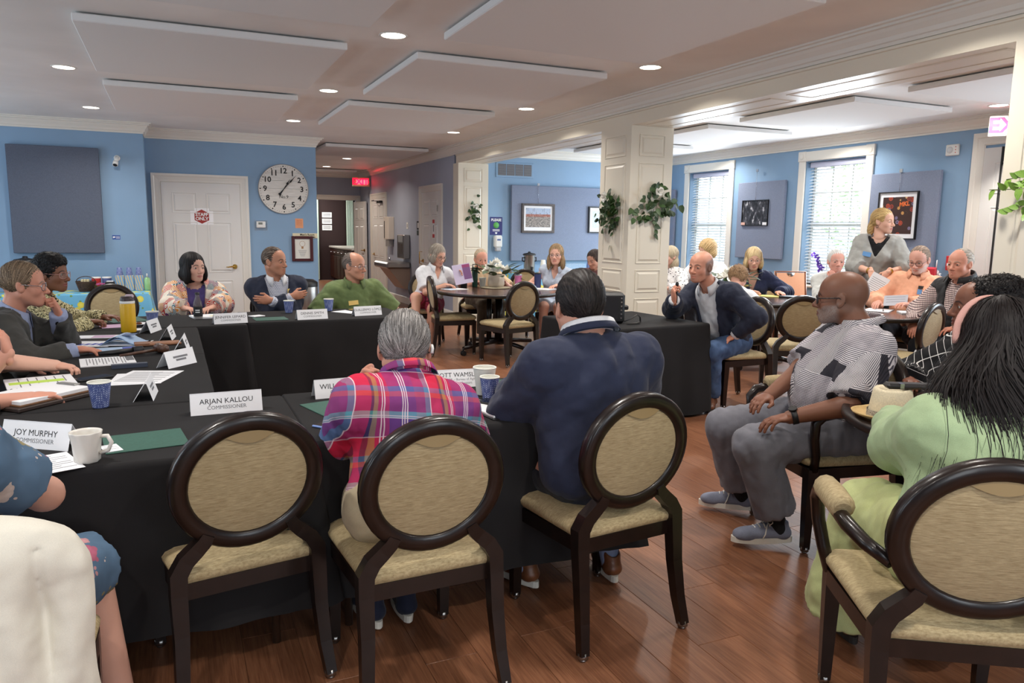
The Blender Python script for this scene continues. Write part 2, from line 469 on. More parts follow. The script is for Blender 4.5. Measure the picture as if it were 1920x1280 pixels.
# ---- six panel doors
def panel_door(name, label_m, w, h, frame, parent=None, mat_=None, kind=True):
    """slab with six raised panels; frame(u along width, v up, w out of the face)"""
    mat_ = mat_ or M_DOOR
    mb = MB(); th = 0.035
    def fr(u, v, ww): return frame(u, v, ww)
    mb.prism([(0, 0.008), (w, 0.008), (w, h), (0, h)], -th, fr)
    o = mb.build(name, mat_, parent)
    if parent is None: o['kind'] = 'structure'
    a = 0.115*w/0.9; m = w/2; g = 0.055*w/0.9
    for u0, u1 in ((a, m-g), (m+g, w-a)):
        for v0, v1 in ((0.12, 0.60*h/2.03*1.15), (0.80*h/2.03, 1.50*h/2.03), (1.62*h/2.03, 1.90*h/2.03)):
            q = MB(); raised_panel(q, fr, u0, v0, u1, v1, 0.012, 0.02); q.build('door_panel', mat_, o)
    return o
def casing(parent, frame, w, h, cw=0.115, m=None):
    """architrave of three boards around an opening 0..w, 0..h"""
    m = m or M_TRIM
    prof = [(0, 0.006), (0.012, 0.014), (0.03, 0.014), (0.075, 0.02), (0.085, 0.028), (cw, 0.03), (cw, 0.0)]
    def strip(pts):
        mb = MB(); n = len(prof); vs = []; 
        for (u, v, du, dv) in pts:
            for o, w_ in prof: vs.append(frame(u+du*o, v+dv*o, w_))
        fs = [(i, i+1, n+i+1, n+i) for i in range(n-1)]
        mb.add(vs, fs); return mb
    strip([(0, 0, -1, 0), (0, h, -1, 1)]).build('casing', m, parent)
    strip([(0, h, -1, 1), (w, h, 1, 1)]).build('casing', m, parent)
    strip([(w, h, 1, 1), (w, 0, 1, 0)]).build('casing', m, parent)
def lever(parent, frame, u, v, sgn=-1, m=None):
    m = m or M_BRASS
    mb = MB(); c = frame(u, v, 0); c2 = frame(u, v, 0.012)
    mb.cyl(c, c2, 0.034, 0.032, 20); mb.cyl(c2, frame(u, v, 0.05), 0.011, n=12)
    mb.tube([frame(u, v, 0.045), frame(u+sgn*0.04, v+0.004, 0.05), frame(u+sgn*0.09, v-0.004, 0.05), frame(u+sgn*0.115, v-0.002, 0.047)], [0.011, 0.010, 0.008, 0.006], 10)
    mb.build('door_handle', m, parent)
fr1 = lambda u, v, w: (-0.10+u, 11.185-w, v)
d1 = panel_door('door_1', '', 0.985, 1.985, fr1)
casing(d1, lambda u, v, w: (-0.10+u, 11.2-w, v), 0.985, 1.985)
lever(d1, fr1, 0.885, 0.86)

# hall side doors on the right wall (faces -x)
def fhr(y0): return lambda u, v, w: (4.03-w-0.02, y0-u, v)
for k, (ya, yb, h) in enumerate(((16.42, 15.32, 2.03), (12.83, 11.84, 2.03))):
    fr = fhr(ya); d = panel_door('door_%d' % (k+2), '', ya-yb, h, fr)
    casing(d, (lambda y0: (lambda u, v, w: (4.02-w, y0-u, v)))(ya), ya-yb, h)
    lever(d, fr, 0.08 if k else ya-yb-0.93, 0.86, 1)
    if k == 0:   # closer arm over the first door
        MB().box((3.94, 15.5, 1.93), (4.0, 15.75, 1.98), 0.005).tube([(3.96, 15.6, 1.97), (3.86, 15.85, 1.98), (3.97, 16.1, 2.0)], 0.008, 6).build('door_closer', M_BLACK, d)
    else:
        MB().tube([(3.98, 12.72, 1.02), (3.93, 12.72, 1.02), (3.93, 12.72, 0.82), (3.98, 12.72, 0.80)], 0.008, 6).build('pull_handle', M_BRASS, d)
        MB().box((3.985, 11.9, 1.7), (3.99, 11.93, 1.8)).build('hinge', M_STEEL, d)
# open leaf at the hall end, swung into the hall
hx, hy = 3.86, 17.58; ex, ey = 3.95, 16.82; L4 = math.hypot(ex-hx, ey-hy); ux, uy = (ex-hx)/L4, (ey-hy)/L4
fr4 = lambda u, v, w: (hx+ux*u+uy*w, hy+uy*u-ux*w, v)
d4 = panel_door('door_4', '', L4, 2.0, fr4)
lever(d4, fr4, L4-0.07, 0.92, -1)
casing(d4, lambda u, v, w: (2.2+u, 17.6-w, v), 1.72, 2.04, 0.11)

# right room door beside the windows
fr5 = lambda u, v, w: (7.83-w, 5.38-u, v)
d5 = panel_door('door_5', '', 0.95, 2.33, fr5)
casing(d5, lambda u, v, w: (7.85-w, 5.38-u, v), 0.95, 2.36, 0.13)
lever(d5, fr5, 0.2, 0.95, 1)
MB().box((7.8, 5.17, 0.02), (7.835, 5.18, 2.33)).build('door_stile', M_BLACK, d5)

# ---- windows with blinds
def slat_mesh(w):
    mb = MB(); n = 5; vs = []; fs = []
    for i in range(n):
        t = i/(n-1)-0.5; x = t*0.048; z = 0.003*(1-4*t*t)+t*0.022
        vs += [(x, -w/2, z), (x, w/2, z), (x, -w/2, z-0.002), (x, w/2, z-0.002)]
    for i in range(n-1):
        a = 4*i; b = a+4; fs += [(a, a+1, b+1, b), (a+2, b+2, b+3, a+3)]
    fs += [(0, 2, 3, 1), (4*n-4, 4*n-3, 4*n-1, 4*n-2)]
    for i in range(n-1):
        a = 4*i; b = a+4; fs += [(a, b, b+2, a+2), (a+1, a+3, b+3, b+1)]
    mb.add(vs, fs); return mb.mesh('slat')
def blind_mat():
    n = NT('white blind slat'); b = n.b; b.inputs['Base Color'].default_value = lin((240, 242, 245)); b.inputs['Roughness'].default_value = 0.5
    tr = n.n('ShaderNodeBsdfTranslucent'); tr.inputs[0].default_value = lin((225, 230, 238))
    mx = n.n('ShaderNodeMixShader'); mx.inputs[0].default_value = 0.45
    out = n.t.nodes['Material Output']; n.l(b.outputs[0], mx.inputs[1]); n.l(tr.outputs[0], mx.inputs[2]); n.l(mx.outputs[0], out.inputs[0])
    MATS['white blind slat'] = n.m; return n.m
M_SLAT = blind_mat()
M_VALANCE = mat('pale lilac blind headrail', (196, 200, 222), 0.5)
sm = slat_mesh(0.93); sm.materials.append(M_SLAT)
for k, (y0, y1) in enumerate(WIN):
    w = struct('window_%d' % (k+1), MB().box((7.99, y0, WZ0), (8.03, y0+0.045, WZ1)).box((7.99, y1-0.045, WZ0), (8.03, y1, WZ1)).box((7.99, y0, WZ1-0.045), (8.03, y1, WZ1)).box((7.99, y0, WZ0), (8.03, y1, WZ0+0.05)).box((7.985, y0, 1.53), (8.03, y1, 1.58)), M_TRIM)
    for i in range(1, 3):
        yy = y0+(y1-y0)*i/3; MB().box((8.0, yy-0.011, WZ0), (8.025, yy+0.011, WZ1)).build('muntin', M_TRIM, w)
    for zz in (1.14, 1.97): MB().box((8.001, y0, zz-0.011), (8.024, y1, zz+0.011)).build('muntin', M_TRIM, w)
    for i in range(3):
        for z0, z1 in ((WZ0, 1.14), (1.14, 1.55), (1.55, 1.97), (1.97, WZ1)):
            ya, yb = y0+(y1-y0)*i/3, y0+(y1-y0)*(i+1)/3
            MB().box((8.011, ya+0.012, z0+0.012), (8.014, yb-0.012, z1-0.012)).build('pane', M_GLASS, w)
    # casing with corner blocks, stool and apron
    MB().box((7.822, y0-0.125, WZ0), (7.85, y0-0.01, WZ1+0.01), 0.006).build('window_casing', M_TRIM, w)
    MB().box((7.822, y1+0.01, WZ0), (7.85, y1+0.125, WZ1+0.01), 0.006).build('window_casing', M_TRIM, w)
    MB().box((7.822, y0-0.01, WZ1+0.01), (7.85, y1+0.01, WZ1+0.135), 0.006).build('window_casing', M_TRIM, w)
    for yy in (y0-0.07, y1+0.07):
        MB().box((7.815, yy-0.065, WZ1+0.008), (7.85, yy+0.065, WZ1+0.14), 0.006).lathe([(0.04, 0), (0.036, 0.006), (0.02, 0.002), (0.0, 0.008)], (7.815, yy, WZ1+0.074), 16, roty(-PI/2)).build('corner_block', M_TRIM, w)
    MB().box((7.79, y0-0.14, WZ0-0.035), (8.0, y1+0.14, WZ0), 0.008).build('window_sill', M_TRIM, w)
    # blind
    MB().box((7.895, y0+0.012, WZ1-0.075), (7.955, y1-0.012, WZ1-0.004), 0.006).build('headrail', M_VALANCE, w)
    nsl = 37
    for i in range(nsl):
        o = bpy.data.objects.new('slat', sm); COL.objects.link(o); o.parent = w
        o.location = (7.925, (y0+y1)/2, WZ1-0.105-i*0.0415)
    MB().box((7.905, y0+0.015, WZ1-0.105-nsl*0.0415-0.01), (7.945, y1-0.015, WZ1-0.105-nsl*0.0415+0.01), 0.004).build('bottom_rail', M_SLAT, w)
    for i in (0.12, 0.5, 0.88):
        yy = y0+(y1-y0)*i; MB().box((7.899, yy-0.003, WZ1-0.105-nsl*0.0415), (7.9, yy+0.003, WZ1-0.07)).build('ladder_cord', M_WHITEP, w)

# ---- ceiling panels (fabric clouds) in the main room and right room
def ceiling_panel(x0, x1, y0, y1, label):
    t = MB(); t.box((x0, y0, CEIL-0.06), (x1, y1, CEIL-0.012), 0.006)
    o = t.build('ceiling_panel', M_PANELW); tag(o, label, 'ceiling panel', 'white sound panels under the ceiling')
    MB().box((x0+0.1, y0+0.1, CEIL-0.0121), (x1-0.1, y1-0.1, CEIL)).build('mounting_frame', M_BLACK, o)
for a in ((-0.48, 1.15, 5.34, 6.98, 'large white sound panel above the left tables, cut by no edge'),
          (-0.48, 1.16, 7.62, 9.28, 'white ceiling sound panel nearest the staff only door'),
          (1.645, 3.21, 5.36, 7.02, 'white sound panel in the middle of the main ceiling, beside two downlights'),
          (1.645, 3.21, 7.66, 9.32, 'white ceiling sound panel before the hallway opening'),
          (1.645, 3.18, 3.12, 4.78, 'white sound panel cut by the top edge, right of centre'),
          (-0.48, 1.15, 3.06, 4.70, 'white sound panel cut by the top edge, left of centre'),
          (2.15, 3.75, 11.62, 13.1, 'white ceiling sound panel at the mouth of the hallway'),
          (2.15, 3.75, 16.7, 17.4, 'white ceiling sound panel deep in the hallway before the kitchen'),
          (5.70, 7.02, 5.19, 6.72, 'bright white sound panel over the right room windows'),
          (5.72, 7.02, 3.0, 4.66, 'white sound panel above the exit sign in the right room'),
          (5.72, 7.0, 7.27, 8.75, 'bright white sound panel partly hidden by the middle column'),
          (5.72, 7.0, 9.2, 10.5, 'white sound panel at the far back of the right room')):
    ceiling_panel(*a)

# ---- recessed downlights
def downlight(x, y, label, power=None, col=(1.0, 0.955, 0.90)):
    t = thing('downlight', label, 'ceiling light', (x, y, CEIL), 0, 'round recessed ceiling lights')
    MB().lathe([(0.078, 0.0), (0.092, 0.0), (0.094, -0.003), (0.090, -0.006), (0.080, -0.005), (0.078, 0.0)], n=28).build('trim_ring', M_TRIM, t)
    MB().lathe([(0.079, -0.002), (0.05, -0.003), (0.0, -0.003)], n=28).build('diffuser', M_LIGHT, t)
    l = bpy.data.lights.new('downlight_lamp', 'AREA'); l.shape = 'DISK'; l.size = 0.15; l.energy = power or DOWNLIGHT_POWER; l.color = col; l.spread = 2.5
    lo = bpy.data.objects.new('downlight_lamp', l); COL.objects.link(lo); lo.parent = t; lo.location = (0, 0, -0.012); lo.visible_camera = False
for (x, y, lb) in ((-0.73, 7.27, 'leftmost lit downlight, beside the large sound panel'), (1.39, 5.05, 'lit downlight nearest the top edge, between two sound panels'),
                   (1.39, 7.3, 'lit downlight in the gap between four sound panels'), (-0.73, 9.57, 'lit downlight in front of the left acoustic wall panel'),
                   (1.39, 9.52, 'lit downlight above the wall clock'), (3.44, 7.36, 'lit downlight near the beam, left of the panelled column'),
                   (3.43, 9.58, 'warm lit downlight near the far end of the beam'), (3.42, 5.08, 'lit downlight nearest the beam at the right'),
                   (3.02, 12.0, 'first downlight inside the hallway'), (3.0, 14.14, 'second downlight inside the hallway'), (3.01, 16.2, 'last downlight at the kitchen end of the hallway'),
                   (7.34, 4.95, 'lit downlight beside the exit sign in the right room'), (7.33, 7.02, 'lit downlight above the right window'),
                   (5.3, 4.95, 'lit downlight hidden above the beam side of the right room'), (5.3, 7.02, 'lit downlight behind the middle column'), (5.3, 9.3, 'lit downlight at the back of the right room'), (7.33, 9.3, 'lit downlight above the far window'),
                   (-0.73, 2.8, 'downlight above the near left table'), (1.39, 2.8, 'downlight above the near middle table'), (3.42, 2.8, 'downlight above the near right seats'), (-0.73, 0.4, 'downlight behind the viewer, left'), (1.39, 0.4, 'downlight behind the viewer, middle'), (3.42, 0.4, 'downlight behind the viewer, right'), (5.3, 2.6, 'downlight over the near right room'), (7.33, 2.6, 'downlight over the near right room wall')):
    downlight(x, y, lb, col=((1.0, 0.86, 0.72) if y > 11 else (1.0, 0.945, 0.875)))
# ================================================================ CHAIRS
def fabric_mat(name, c0, c1, sc=(1, 1, 1)):
    n = NT(name); co = n.coords('Object', (30, 30, 420)); f = n.noise(co, 1.0, 4, 0.7)
    co2 = n.coords('Object', (4, 4, 4)); f2 = n.noise(co2, 1.5, 2)
    c = n.ramp(f, [(0.3, c0), (0.7, c1)])
    n.l(n.mix(0.12, c, n.ramp(f2, [(0.3, c0), (0.7, c1)])), n.b.inputs['Base Color'])
    n.b.inputs['Roughness'].default_value = 0.85; n.b.inputs['Sheen Weight'].default_value = 0.15; n.bump(f, 0.25, 0.002)
    MATS[name] = n.m; return n.m
M_FAB = fabric_mat('beige woven upholstery', (134, 115, 80), (190, 172, 134))
def seat_fabric():
    n = NT('beige woven seat upholstery'); co = n.coords('Object', (60, 300, 60)); f = n.noise(co, 1.0, 4, 0.7)
    n.l(n.ramp(f, [(0.3, (144, 125, 88)), (0.7, (200, 182, 142))]), n.b.inputs['Base Color'])
    n.b.inputs['Roughness'].default_value = 0.85; n.bump(f, 0.25, 0.002); MATS['seatfab'] = n.m; return n.m
M_SEAT = seat_fabric()
M_ESP = mat('dark espresso wood', (27, 18, 15), 0.3, spec=0.45, noise=0.25, nscale=14, coat=0.12)
M_GRIP = mat('worn tan grip upholstery', (146, 124, 84), 0.6)  # tan tone set darker than most of the pad fabric

OC = np.array((0.0, -0.245, 0.683)); OT = -0.14      # oval centre and backward tilt
def oval_pt(a, b, t, d=0.0):
    q = np.array((a*math.sin(t), d, -b*math.cos(t)))
    return OC+rotx(-OT) @ q
def chair_parts(arm=False):
    W = 0.245 if arm else 0.215
    ea, eb = (0.215, 0.19) if arm else (0.196, 0.184)
    P = {}
    # oval back frame, section wider than deep with a rounded front
    mb = MB(); N = 44; sec = [(-0.026, -0.014), (-0.02, -0.021), (0.0, -0.024), (0.02, -0.021), (0.026, -0.014), (0.026, 0.014), (0.02, 0.021), (0.0, 0.024), (-0.02, 0.021), (-0.026, 0.014)]
    vs = []; S = len(sec)
    for i in range(N):
        t = 2*PI*i/N
        for r, d in sec: vs.append(oval_pt(ea+r, eb+r, t, d))
    fs = [(i*S+k, i*S+(k+1) % S, ((i+1) % N)*S+(k+1) % S, ((i+1) % N)*S+k) for i in range(N) for k in range(S)]
    mb.add(vs, fs, True); P['back_frame'] = [(mb, M_ESP)]
    # upholstered pad, domed on both faces
    mb = MB()
    for sd in (-1, 1):
        vs = []; fs = []; rings = [0.0, 0.3, 0.55, 0.75, 0.9, 1.0]; N2 = 36
        for q in rings:
            for i in range(N2):
                t = 2*PI*i/N2; vs.append(oval_pt((ea-0.02)*q, (eb-0.02)*q, t, sd*(0.012+0.014*(1-q**3))))
        for j in range(len(rings)-1):
            for i in range(N2): fs.append((j*N2+i, j*N2+(i+1) % N2, (j+1)*N2+(i+1) % N2, (j+1)*N2+i))
        mb.add(vs, fs, True)
    P['back_pad'] = [(mb, M_FAB)]
    # finger grip crescent at the top of the pad
    mb = MB()
    for sd in (-1, 1):
        poly = []; n = 10
        for i in range(n+1):
            t = PI-0.42+0.84*i/n; poly.append(oval_pt(ea-0.021, eb-0.021, t, sd*0.0178))
        q0 = oval_pt(ea-0.021, eb-0.021, PI-0.42, sd*0.0178); q1 = oval_pt(ea-0.021, eb-0.021, PI+0.42, sd*0.0178)
        low = []
        for i in range(1, n):
            f = i/n; m_ = q0*(1-f)+q1*f; m_[2] -= 0.022*math.sin(PI*f); m_[1] += sd*0.009*math.sin(PI*f)*0.8; low.append(m_)
        pts = poly+low[::-1]; pts = poly+[low[n-2-i] for i in range(n-1)]
        up = poly; vs = []; fs = []
        full_low = [up[0]]+[*low]+[up[-1]]
        for i in range(n+1):
            # poly runs one way, low chord is aligned by x
            vs += [up[i], full_low[i]]
        for i in range(n): fs.append((2*i, 2*i+1, 2*i+3, 2*i+2))
        mb.add(vs, fs, True)
    P['grip'] = [(mb, M_GRIP)]
    # seat rail and cushion
    def seat_out(g, n=9):
        """rounded trapezoid outline, g = inset"""
        wf, wr, yf, yr, rad = W+0.008-g, W-0.012-g, 0.225-g, -0.225+g, 0.05
        c = [(wf-rad, yf-rad, 0), (-wf+rad, yf-rad, PI/2), (-wr+0.02, yr+0.02, PI), (wr-0.02, yr+0.02, 1.5*PI)]
        out = []
        for k, (cx, cy, a0) in enumerate(c):
            r = rad if k < 2 else 0.02
            for i in range(n): a = a0+PI/2*i/(n-1); out.append((cx+r*math.cos(a), cy+r*math.sin(a)))
        return out
    mb = MB(); o = seat_out(0); n = len(o)
    vs = [(x, y, 0.345) for x, y in o]+[(x, y, 0.395) for x, y in o]
    mb.add(vs, [(i, (i+1) % n, n+(i+1) % n, n+i) for i in range(n)]+[tuple(range(n))[::-1], tuple(range(n, 2*n))], False)
    P['seat_rail'] = [(mb, M_ESP)]
    mb = MB(); rings = [(0.004, 0.394), (-0.004, 0.405), (-0.006, 0.418), (0.004, 0.432), (0.03, 0.444), (0.08, 0.452), (0.14, 0.455)]; vs = []
    for g, z in rings:
        for x, y in seat_out(g): vs.append((x, y, z+(0.012*max(0, y)/0.22)))
    fs = [(j*n+i, j*n+(i+1) % n, (j+1)*n+(i+1) % n, (j+1)*n+i) for j in range(len(rings)-1) for i in range(n)]
    fs.append(tuple(range((len(rings)-1)*n, len(rings)*n))); mb.add(vs, fs, True)
    P['seat_cushion'] = [(mb, M_SEAT)]
    # legs: rear legs run up through a curved neck into the oval
    legs = []
    for s in (-1, 1):
        mb = MB()
        pts = [(s*(W+0.006), -0.285, 0.018), (s*(W-0.004), -0.262, 0.12), (s*(W-0.010), -0.242, 0.25), (s*(W-0.010), -0.230, 0.37), (s*(W-0.012), -0.226, 0.43), (s*(W-0.034), -0.226, 0.468), (s*(W-0.066), -0.228, 0.497), (s*(W-0.088), -0.232, 0.520), (s*(W-0.098), -0.236, 0.540)]
        mb.tube(pts, [0.023, 0.026, 0.029, 0.032, 0.034, 0.032, 0.030, 0.028, 0.024], 4, smooth=False, rot=PI/4)
        gl = MB().cyl((s*(W+0.006), -0.285, 0.0), (s*(W+0.006), -0.285, 0.008), 0.012, 0.012, 12).cyl((s*(W+0.006), -0.285, 0.008), (s*(W+0.005), -0.282, 0.028), 0.019, 0.0185, 8)
        legs.append((mb, gl))
        mb = MB(); x = s*(W-0.016); mb.tube([(x, 0.2, 0.018), (x, 0.2, 0.2), (x, 0.198, 0.35), (x, 0.198, 0.39)], [0.0225, 0.028, 0.033, 0.033], 4, smooth=False, rot=PI/4)
        gl = MB().cyl((x, 0.2, 0.0), (x, 0.2, 0.008), 0.012, 0.012, 12).cyl((x, 0.2, 0.008), (x, 0.2, 0.028), 0.0185, 0.0185, 8)
        legs.append((mb, gl))
    P['leg'] = legs
    if arm:
        arms = []
        for s in (-1, 1):
            mb = MB()
            mb.tube([(s*0.215, -0.225, 0.60), (s*0.262, -0.17, 0.625), (s*0.285, -0.09, 0.642), (s*0.288, -0.03, 0.648), (s*0.288, 0.14, 0.65), (s*0.287, 0.195, 0.642), (s*0.284, 0.225, 0.61), (s*0.277, 0.222, 0.54), (s*0.262, 0.20, 0.46), (s*0.24, 0.19, 0.385)], [0.018, 0.02, 0.0215, 0.021, 0.021, 0.023, 0.022, 0.0205, 0.02, 0.02], 10)
            pad = MB(); pad.tube([(s*0.288, -0.045, 0.668), (s*0.288, -0.035, 0.672), (s*0.288, 0.05, 0.676), (s*0.288, 0.13, 0.674), (s*0.288, 0.142, 0.668)], [0.022, 0.036, 0.038, 0.036, 0.022], 12)
            arms.append((mb, pad))
        P['armrest'] = arms
    return P
def chair_meshes(arm):
    P = chair_parts(arm); out = []
    for k, lst in P.items():
        for a in lst:
            if k == 'leg':
                out.append(('leg', a[0].mesh('leg'), M_ESP, ('glide', a[1].mesh('glide'), M_STEEL)))
            elif k == 'armrest':
                out.append(('armrest', a[0].mesh('armrest'), M_ESP, ('arm_pad', a[1].mesh('arm_pad'), M_SEAT)))
            else: out.append((k, a[0].mesh(k), a[1], None))
    for nm, me, m, sub in out:
        me.materials.append(m)
        if sub: sub[1].materials.append(sub[2])
    return out
CH = {False: chair_meshes(False), True: chair_meshes(True)}
def link(name, me, parent):
    o = bpy.data.objects.new(name, me); COL.objects.link(o); o.parent = parent; return o
def chair(x, y, facing, label, arm=False, group=None):
    t = thing('oval_back_armchair' if arm else 'oval_back_chair', label, 'armchair' if arm else 'chair', (x, y, 0), math.radians(facing-90), group)
    for nm, me, m, sub in CH[arm]:
        o = link(nm, me, t)
        if sub: link(sub[0], sub[1], o)
    return t
G = 'oval back dining chairs'
chair(0.13, 2.50, 100, 'empty oval-back chair in the foreground, left of the plaid shirt man', group=G)
chair(0.655, 2.265, 92, 'oval-back chair the man in the plaid shirt sits on', group=G)
chair(1.375, 2.33, 96, 'oval-back chair the man in the navy suit, seen from behind, sits on', group=G)
chair(4.24, 4.95, 178, 'oval-back chair under the speaker with the microphone', group=G)
chair(5.10, 5.14, 62, 'empty oval-back chair between the speaker and the bald man in glasses', group=G)
chair(5.46, 4.33, 105, 'empty oval-back chair in front of the man in the peach shirt', group=G)
chair(-0.52, 7.40, 270, 'empty oval-back chair before the lemon-print tablecloth', group=G)
chair(2.92, 8.15, -8, 'empty oval-back chair seen edge-on, left of the dark round table', group=G)
chair(3.265, 7.38, 105, 'empty oval-back chair with its back to us at the dark round table', group=G)
chair(4.25, 9.25, 225, 'empty oval-back chair behind the pink tumbler', group=G)
chair(2.80, 8.87, 248, 'oval-back chair under the woman in the white polo reading papers', group=G)
chair(3.65, 9.17, 262, 'oval-back chair under the man with the moustache', group=G)
chair(4.47, 8.52, 222, 'oval-back chair under the woman in the sleeveless shirt', group=G)
chair(6.86, 7.55, 215, 'small far oval-back chair behind the woman in the navy shirt', group=G)
chair(6.2, 6.98, 232, 'oval-back chair under the blonde woman in the navy shirt', group=G)
chair(0.16, 7.12, 270, 'oval-back chair under the woman in the paisley jacket', group=G)
chair(0.84, 6.95, 270, 'oval-back chair under the man with crossed arms', group=G)
chair(1.50, 6.90, 270, 'oval-back chair under the man in the green shirt', group=G)
chair(-0.99, 4.84, 0, 'oval-back chair under the man with his hand at his chin', group=G)
chair(-1.0, 5.9, 0, 'oval-back chair under the woman in the tweed jacket', group=G)
chair(-1.06, 4.12, 0, 'oval-back chair under the person whose bare forearm lies on the table', group=G)
chair(-0.44, 1.87, 90, 'oval-back chair with a white jacket over its back', group=G)
chair(6.52, 5.1, 205, 'oval-back chair under the man in the peach shirt', group=G)
chair(6.17, 4.26, 165, 'oval-back chair under the man in the black vest', group=G)
chair(2.78, 2.57, 167, 'oval-back armchair the bald man in the patchwork shirt sits in', arm=True, group='oval back armchairs')
chair(1.925, 1.325, 58, 'oval-back armchair the woman with long dark hair sits in', arm=True, group='oval back armchairs')
chair(3.56, 2.05, 165, 'oval-back chair under the woman in the checked black top', group=G)
# second kind of chair: square-backed with a peach panel
def peach_chair(x, y, facing):
    t = thing('square_back_chair', 'square-backed chair with peach panel below the right window', 'chair', (x, y, 0), math.radians(facing-90))
    wood = mat('walnut brown wood', (120, 72, 48), 0.4); peach = mat('peach upholstery', (206, 150, 116), 0.8, noise=0.04, nscale=200)
    R = rotx(0.16)
    def up(u, d, z): return np.array((0, -0.2, 0.5))+R @ np.array((u, d, z))
    mb = MB(); P = [up(-0.2, 0, -0.08), up(-0.2, 0, 0.44), up(0.2, 0, 0.44), up(0.2, 0, -0.08)]
    mb.tube(P, 0.016, 6); mb.tube([up(-0.2, 0, -0.0), up(0.2, 0, 0.0)], 0.014, 6); mb.build('back_frame', wood, t)
    mb = MB(); vs = [up(u, d, z) for d in (-0.012, 0.014) for (u, z) in ((-0.184, 0.016), (0.184, 0.016), (0.184, 0.424), (-0.184, 0.424))]
    mb.add(vs, [(0, 1, 2, 3), (7, 6, 5, 4), (0, 4, 5, 1), (1, 5, 6, 2), (2, 6, 7, 3), (3, 7, 4, 0)]); mb.build('back_pad', peach, t)
    MB().lathe([(0.0, -0.016), (0.05, -0.016), (0.05, 0.018), (0.0, 0.018)], up(0, 0, 0.424), 16, R @ rotx(PI/2), sweep=-PI).build('grip', M_STEEL, t)
    MB().box((-0.22, -0.22, 0.41), (0.22, 0.22, 0.46), 0.015).build('seat', peach, t)
    for sx in (-0.2, 0.2):
        for sy in (-0.2, 0.2): MB().tube([(sx, sy, 0), (sx, sy, 0.42)], [0.013, 0.018], 8).build('leg', wood, t)
peach_chair(7.15, 7.15, 250)

# ================================================================ TABLES AND CLOTHS
M_CLOTH = mat('black polyester tablecloth', (32, 31, 32), 0.86, spec=0.25, noise=0.12, nscale=3, bump=0.15, bscale=900)
M_GREYTOP = mat('folding table laminate', (120, 116, 110), 0.5)
TZ = 0.72
def draped_table(x0, x1, y0, y1, rz, label, hem=0.12, seed=0, fl=1.0):
    cx, cy = (x0+x1)/2, (y0+y1)/2; a, b = (x1-x0)/2, (y1-y0)/2
    t = thing('folding_table', 'folding table under the '+label, 'table', (cx, cy, 0), rz, 'folding tables in a square')
    MB().box((-a+0.01, -b+0.01, TZ-0.035), (a-0.01, b-0.01, TZ-0.004), 0.004).build('table_top', M_GREYTOP, t)
    for sx in (-1, 1):
        for sy in (-1, 1): MB().cyl((sx*(a-0.12), sy*(b-0.1), 0), (sx*(a-0.12), sy*(b-0.1), TZ-0.03), 0.014, n=10).build('leg', M_STEEL, t)
    # cloth: rounded rectangle rings from the top down to the hem with hanging folds
    rng = np.random.default_rng(seed); N = 200; rad = 0.02; pts = []; nrm = []
    per = 4*(a+b); 
    for i in range(N):
        s = per*i/N
        segs = [((a, -b), (0, 1), 2*b, (1, 0)), ((a, b), (-1, 0), 2*a, (0, 1)), ((-a, b), (0, -1), 2*b, (-1, 0)), ((-a, -b), (1, 0), 2*a, (0, -1))]
        for (p, d, L, nn) in segs:
            if s <= L: break
            s -= L
        q = np.array(p)+np.array(d)*s; pts.append(q)
        c = min(s, L-s); w = max(0.0, 1-c/0.10)
        side = np.array(d)*(-1 if s < L/2 else 1)
        nn = np.array(nn, float)+0.9*w*side; nrm.append((unit(nn), c, w))
    ph = rng.uniform(0, 6.28, 6); vs = []; levels = [(0.0, 0), (0.004, -0.002), (0.010, -0.008), (0.013, -0.02), (0.016, -0.06), (0.02, -0.14), (0.026, -0.25), (0.032, -0.38), (0.038, -0.5), (0.042, hem-TZ)]
    top = TZ+0.001
    for o, dz in levels:
        k = -dz/(TZ-hem)
        for i in range(N):
            n_, c, w = nrm[i]; s = per*i/N
            fold = math.sin(s*17+ph[0]+1.5*math.sin(s*3+ph[1]))*0.011+math.sin(s*31+ph[2])*0.005
            corner = w*0.07*(0.6+0.4*math.sin(c*60))*fl
            off = o+k*(fold+0.010+corner)
            if k < 0.03: q = pts[i]
            q = pts[i]+n_*off
            vs.append((q[0], q[1], top+dz+(0.02*k*w)))
    L = len(levels); fs = [(j*N+i, j*N+(i+1) % N, (j+1)*N+(i+1) % N, (j+1)*N+i) for j in range(L-1) for i in range(N)]
    mb = MB(); mb.add(vs, fs, True); mb.add(vs[:N], [tuple(range(N))], False)
    o = mb.build('tablecloth', M_CLOTH); o.location = (cx, cy, 0); o.rotation_euler = (0, 0, rz)
    tag(o, label, 'tablecloth', 'black tablecloths')
draped_table(-0.83, 0.385, 2.44, 3.21, 0.0, 'black cloth behind the empty foreground chair', 0.17, 1)
draped_table(0.40, 1.62, 2.46, 3.23, 0.0, 'black cloth before the plaid shirt man', 0.17, 2)
draped_table(-0.64, 0.125, 3.24, 4.44, 0.0, 'black cloth under the wooden gavel, along the left', 0.14, 3)
draped_table(-0.64, 0.125, 4.45, 5.64, 0.0, 'black cloth under the yellow bottle, along the left', 0.14, 4)
draped_table(-0.76, 0.455, 5.68, 6.44, 0.01, 'black cloth before the woman in the paisley jacket', 0.10, 5)
draped_table(0.475, 1.71, 5.80, 6.54, 0.02, 'black cloth before the man in the green shirt', 0.10, 6)
draped_table(2.82, 3.74, 4.64, 5.58, 0.10, 'black cloth hanging to the floor beside the seated speaker', 0.02, 7, 0.15)

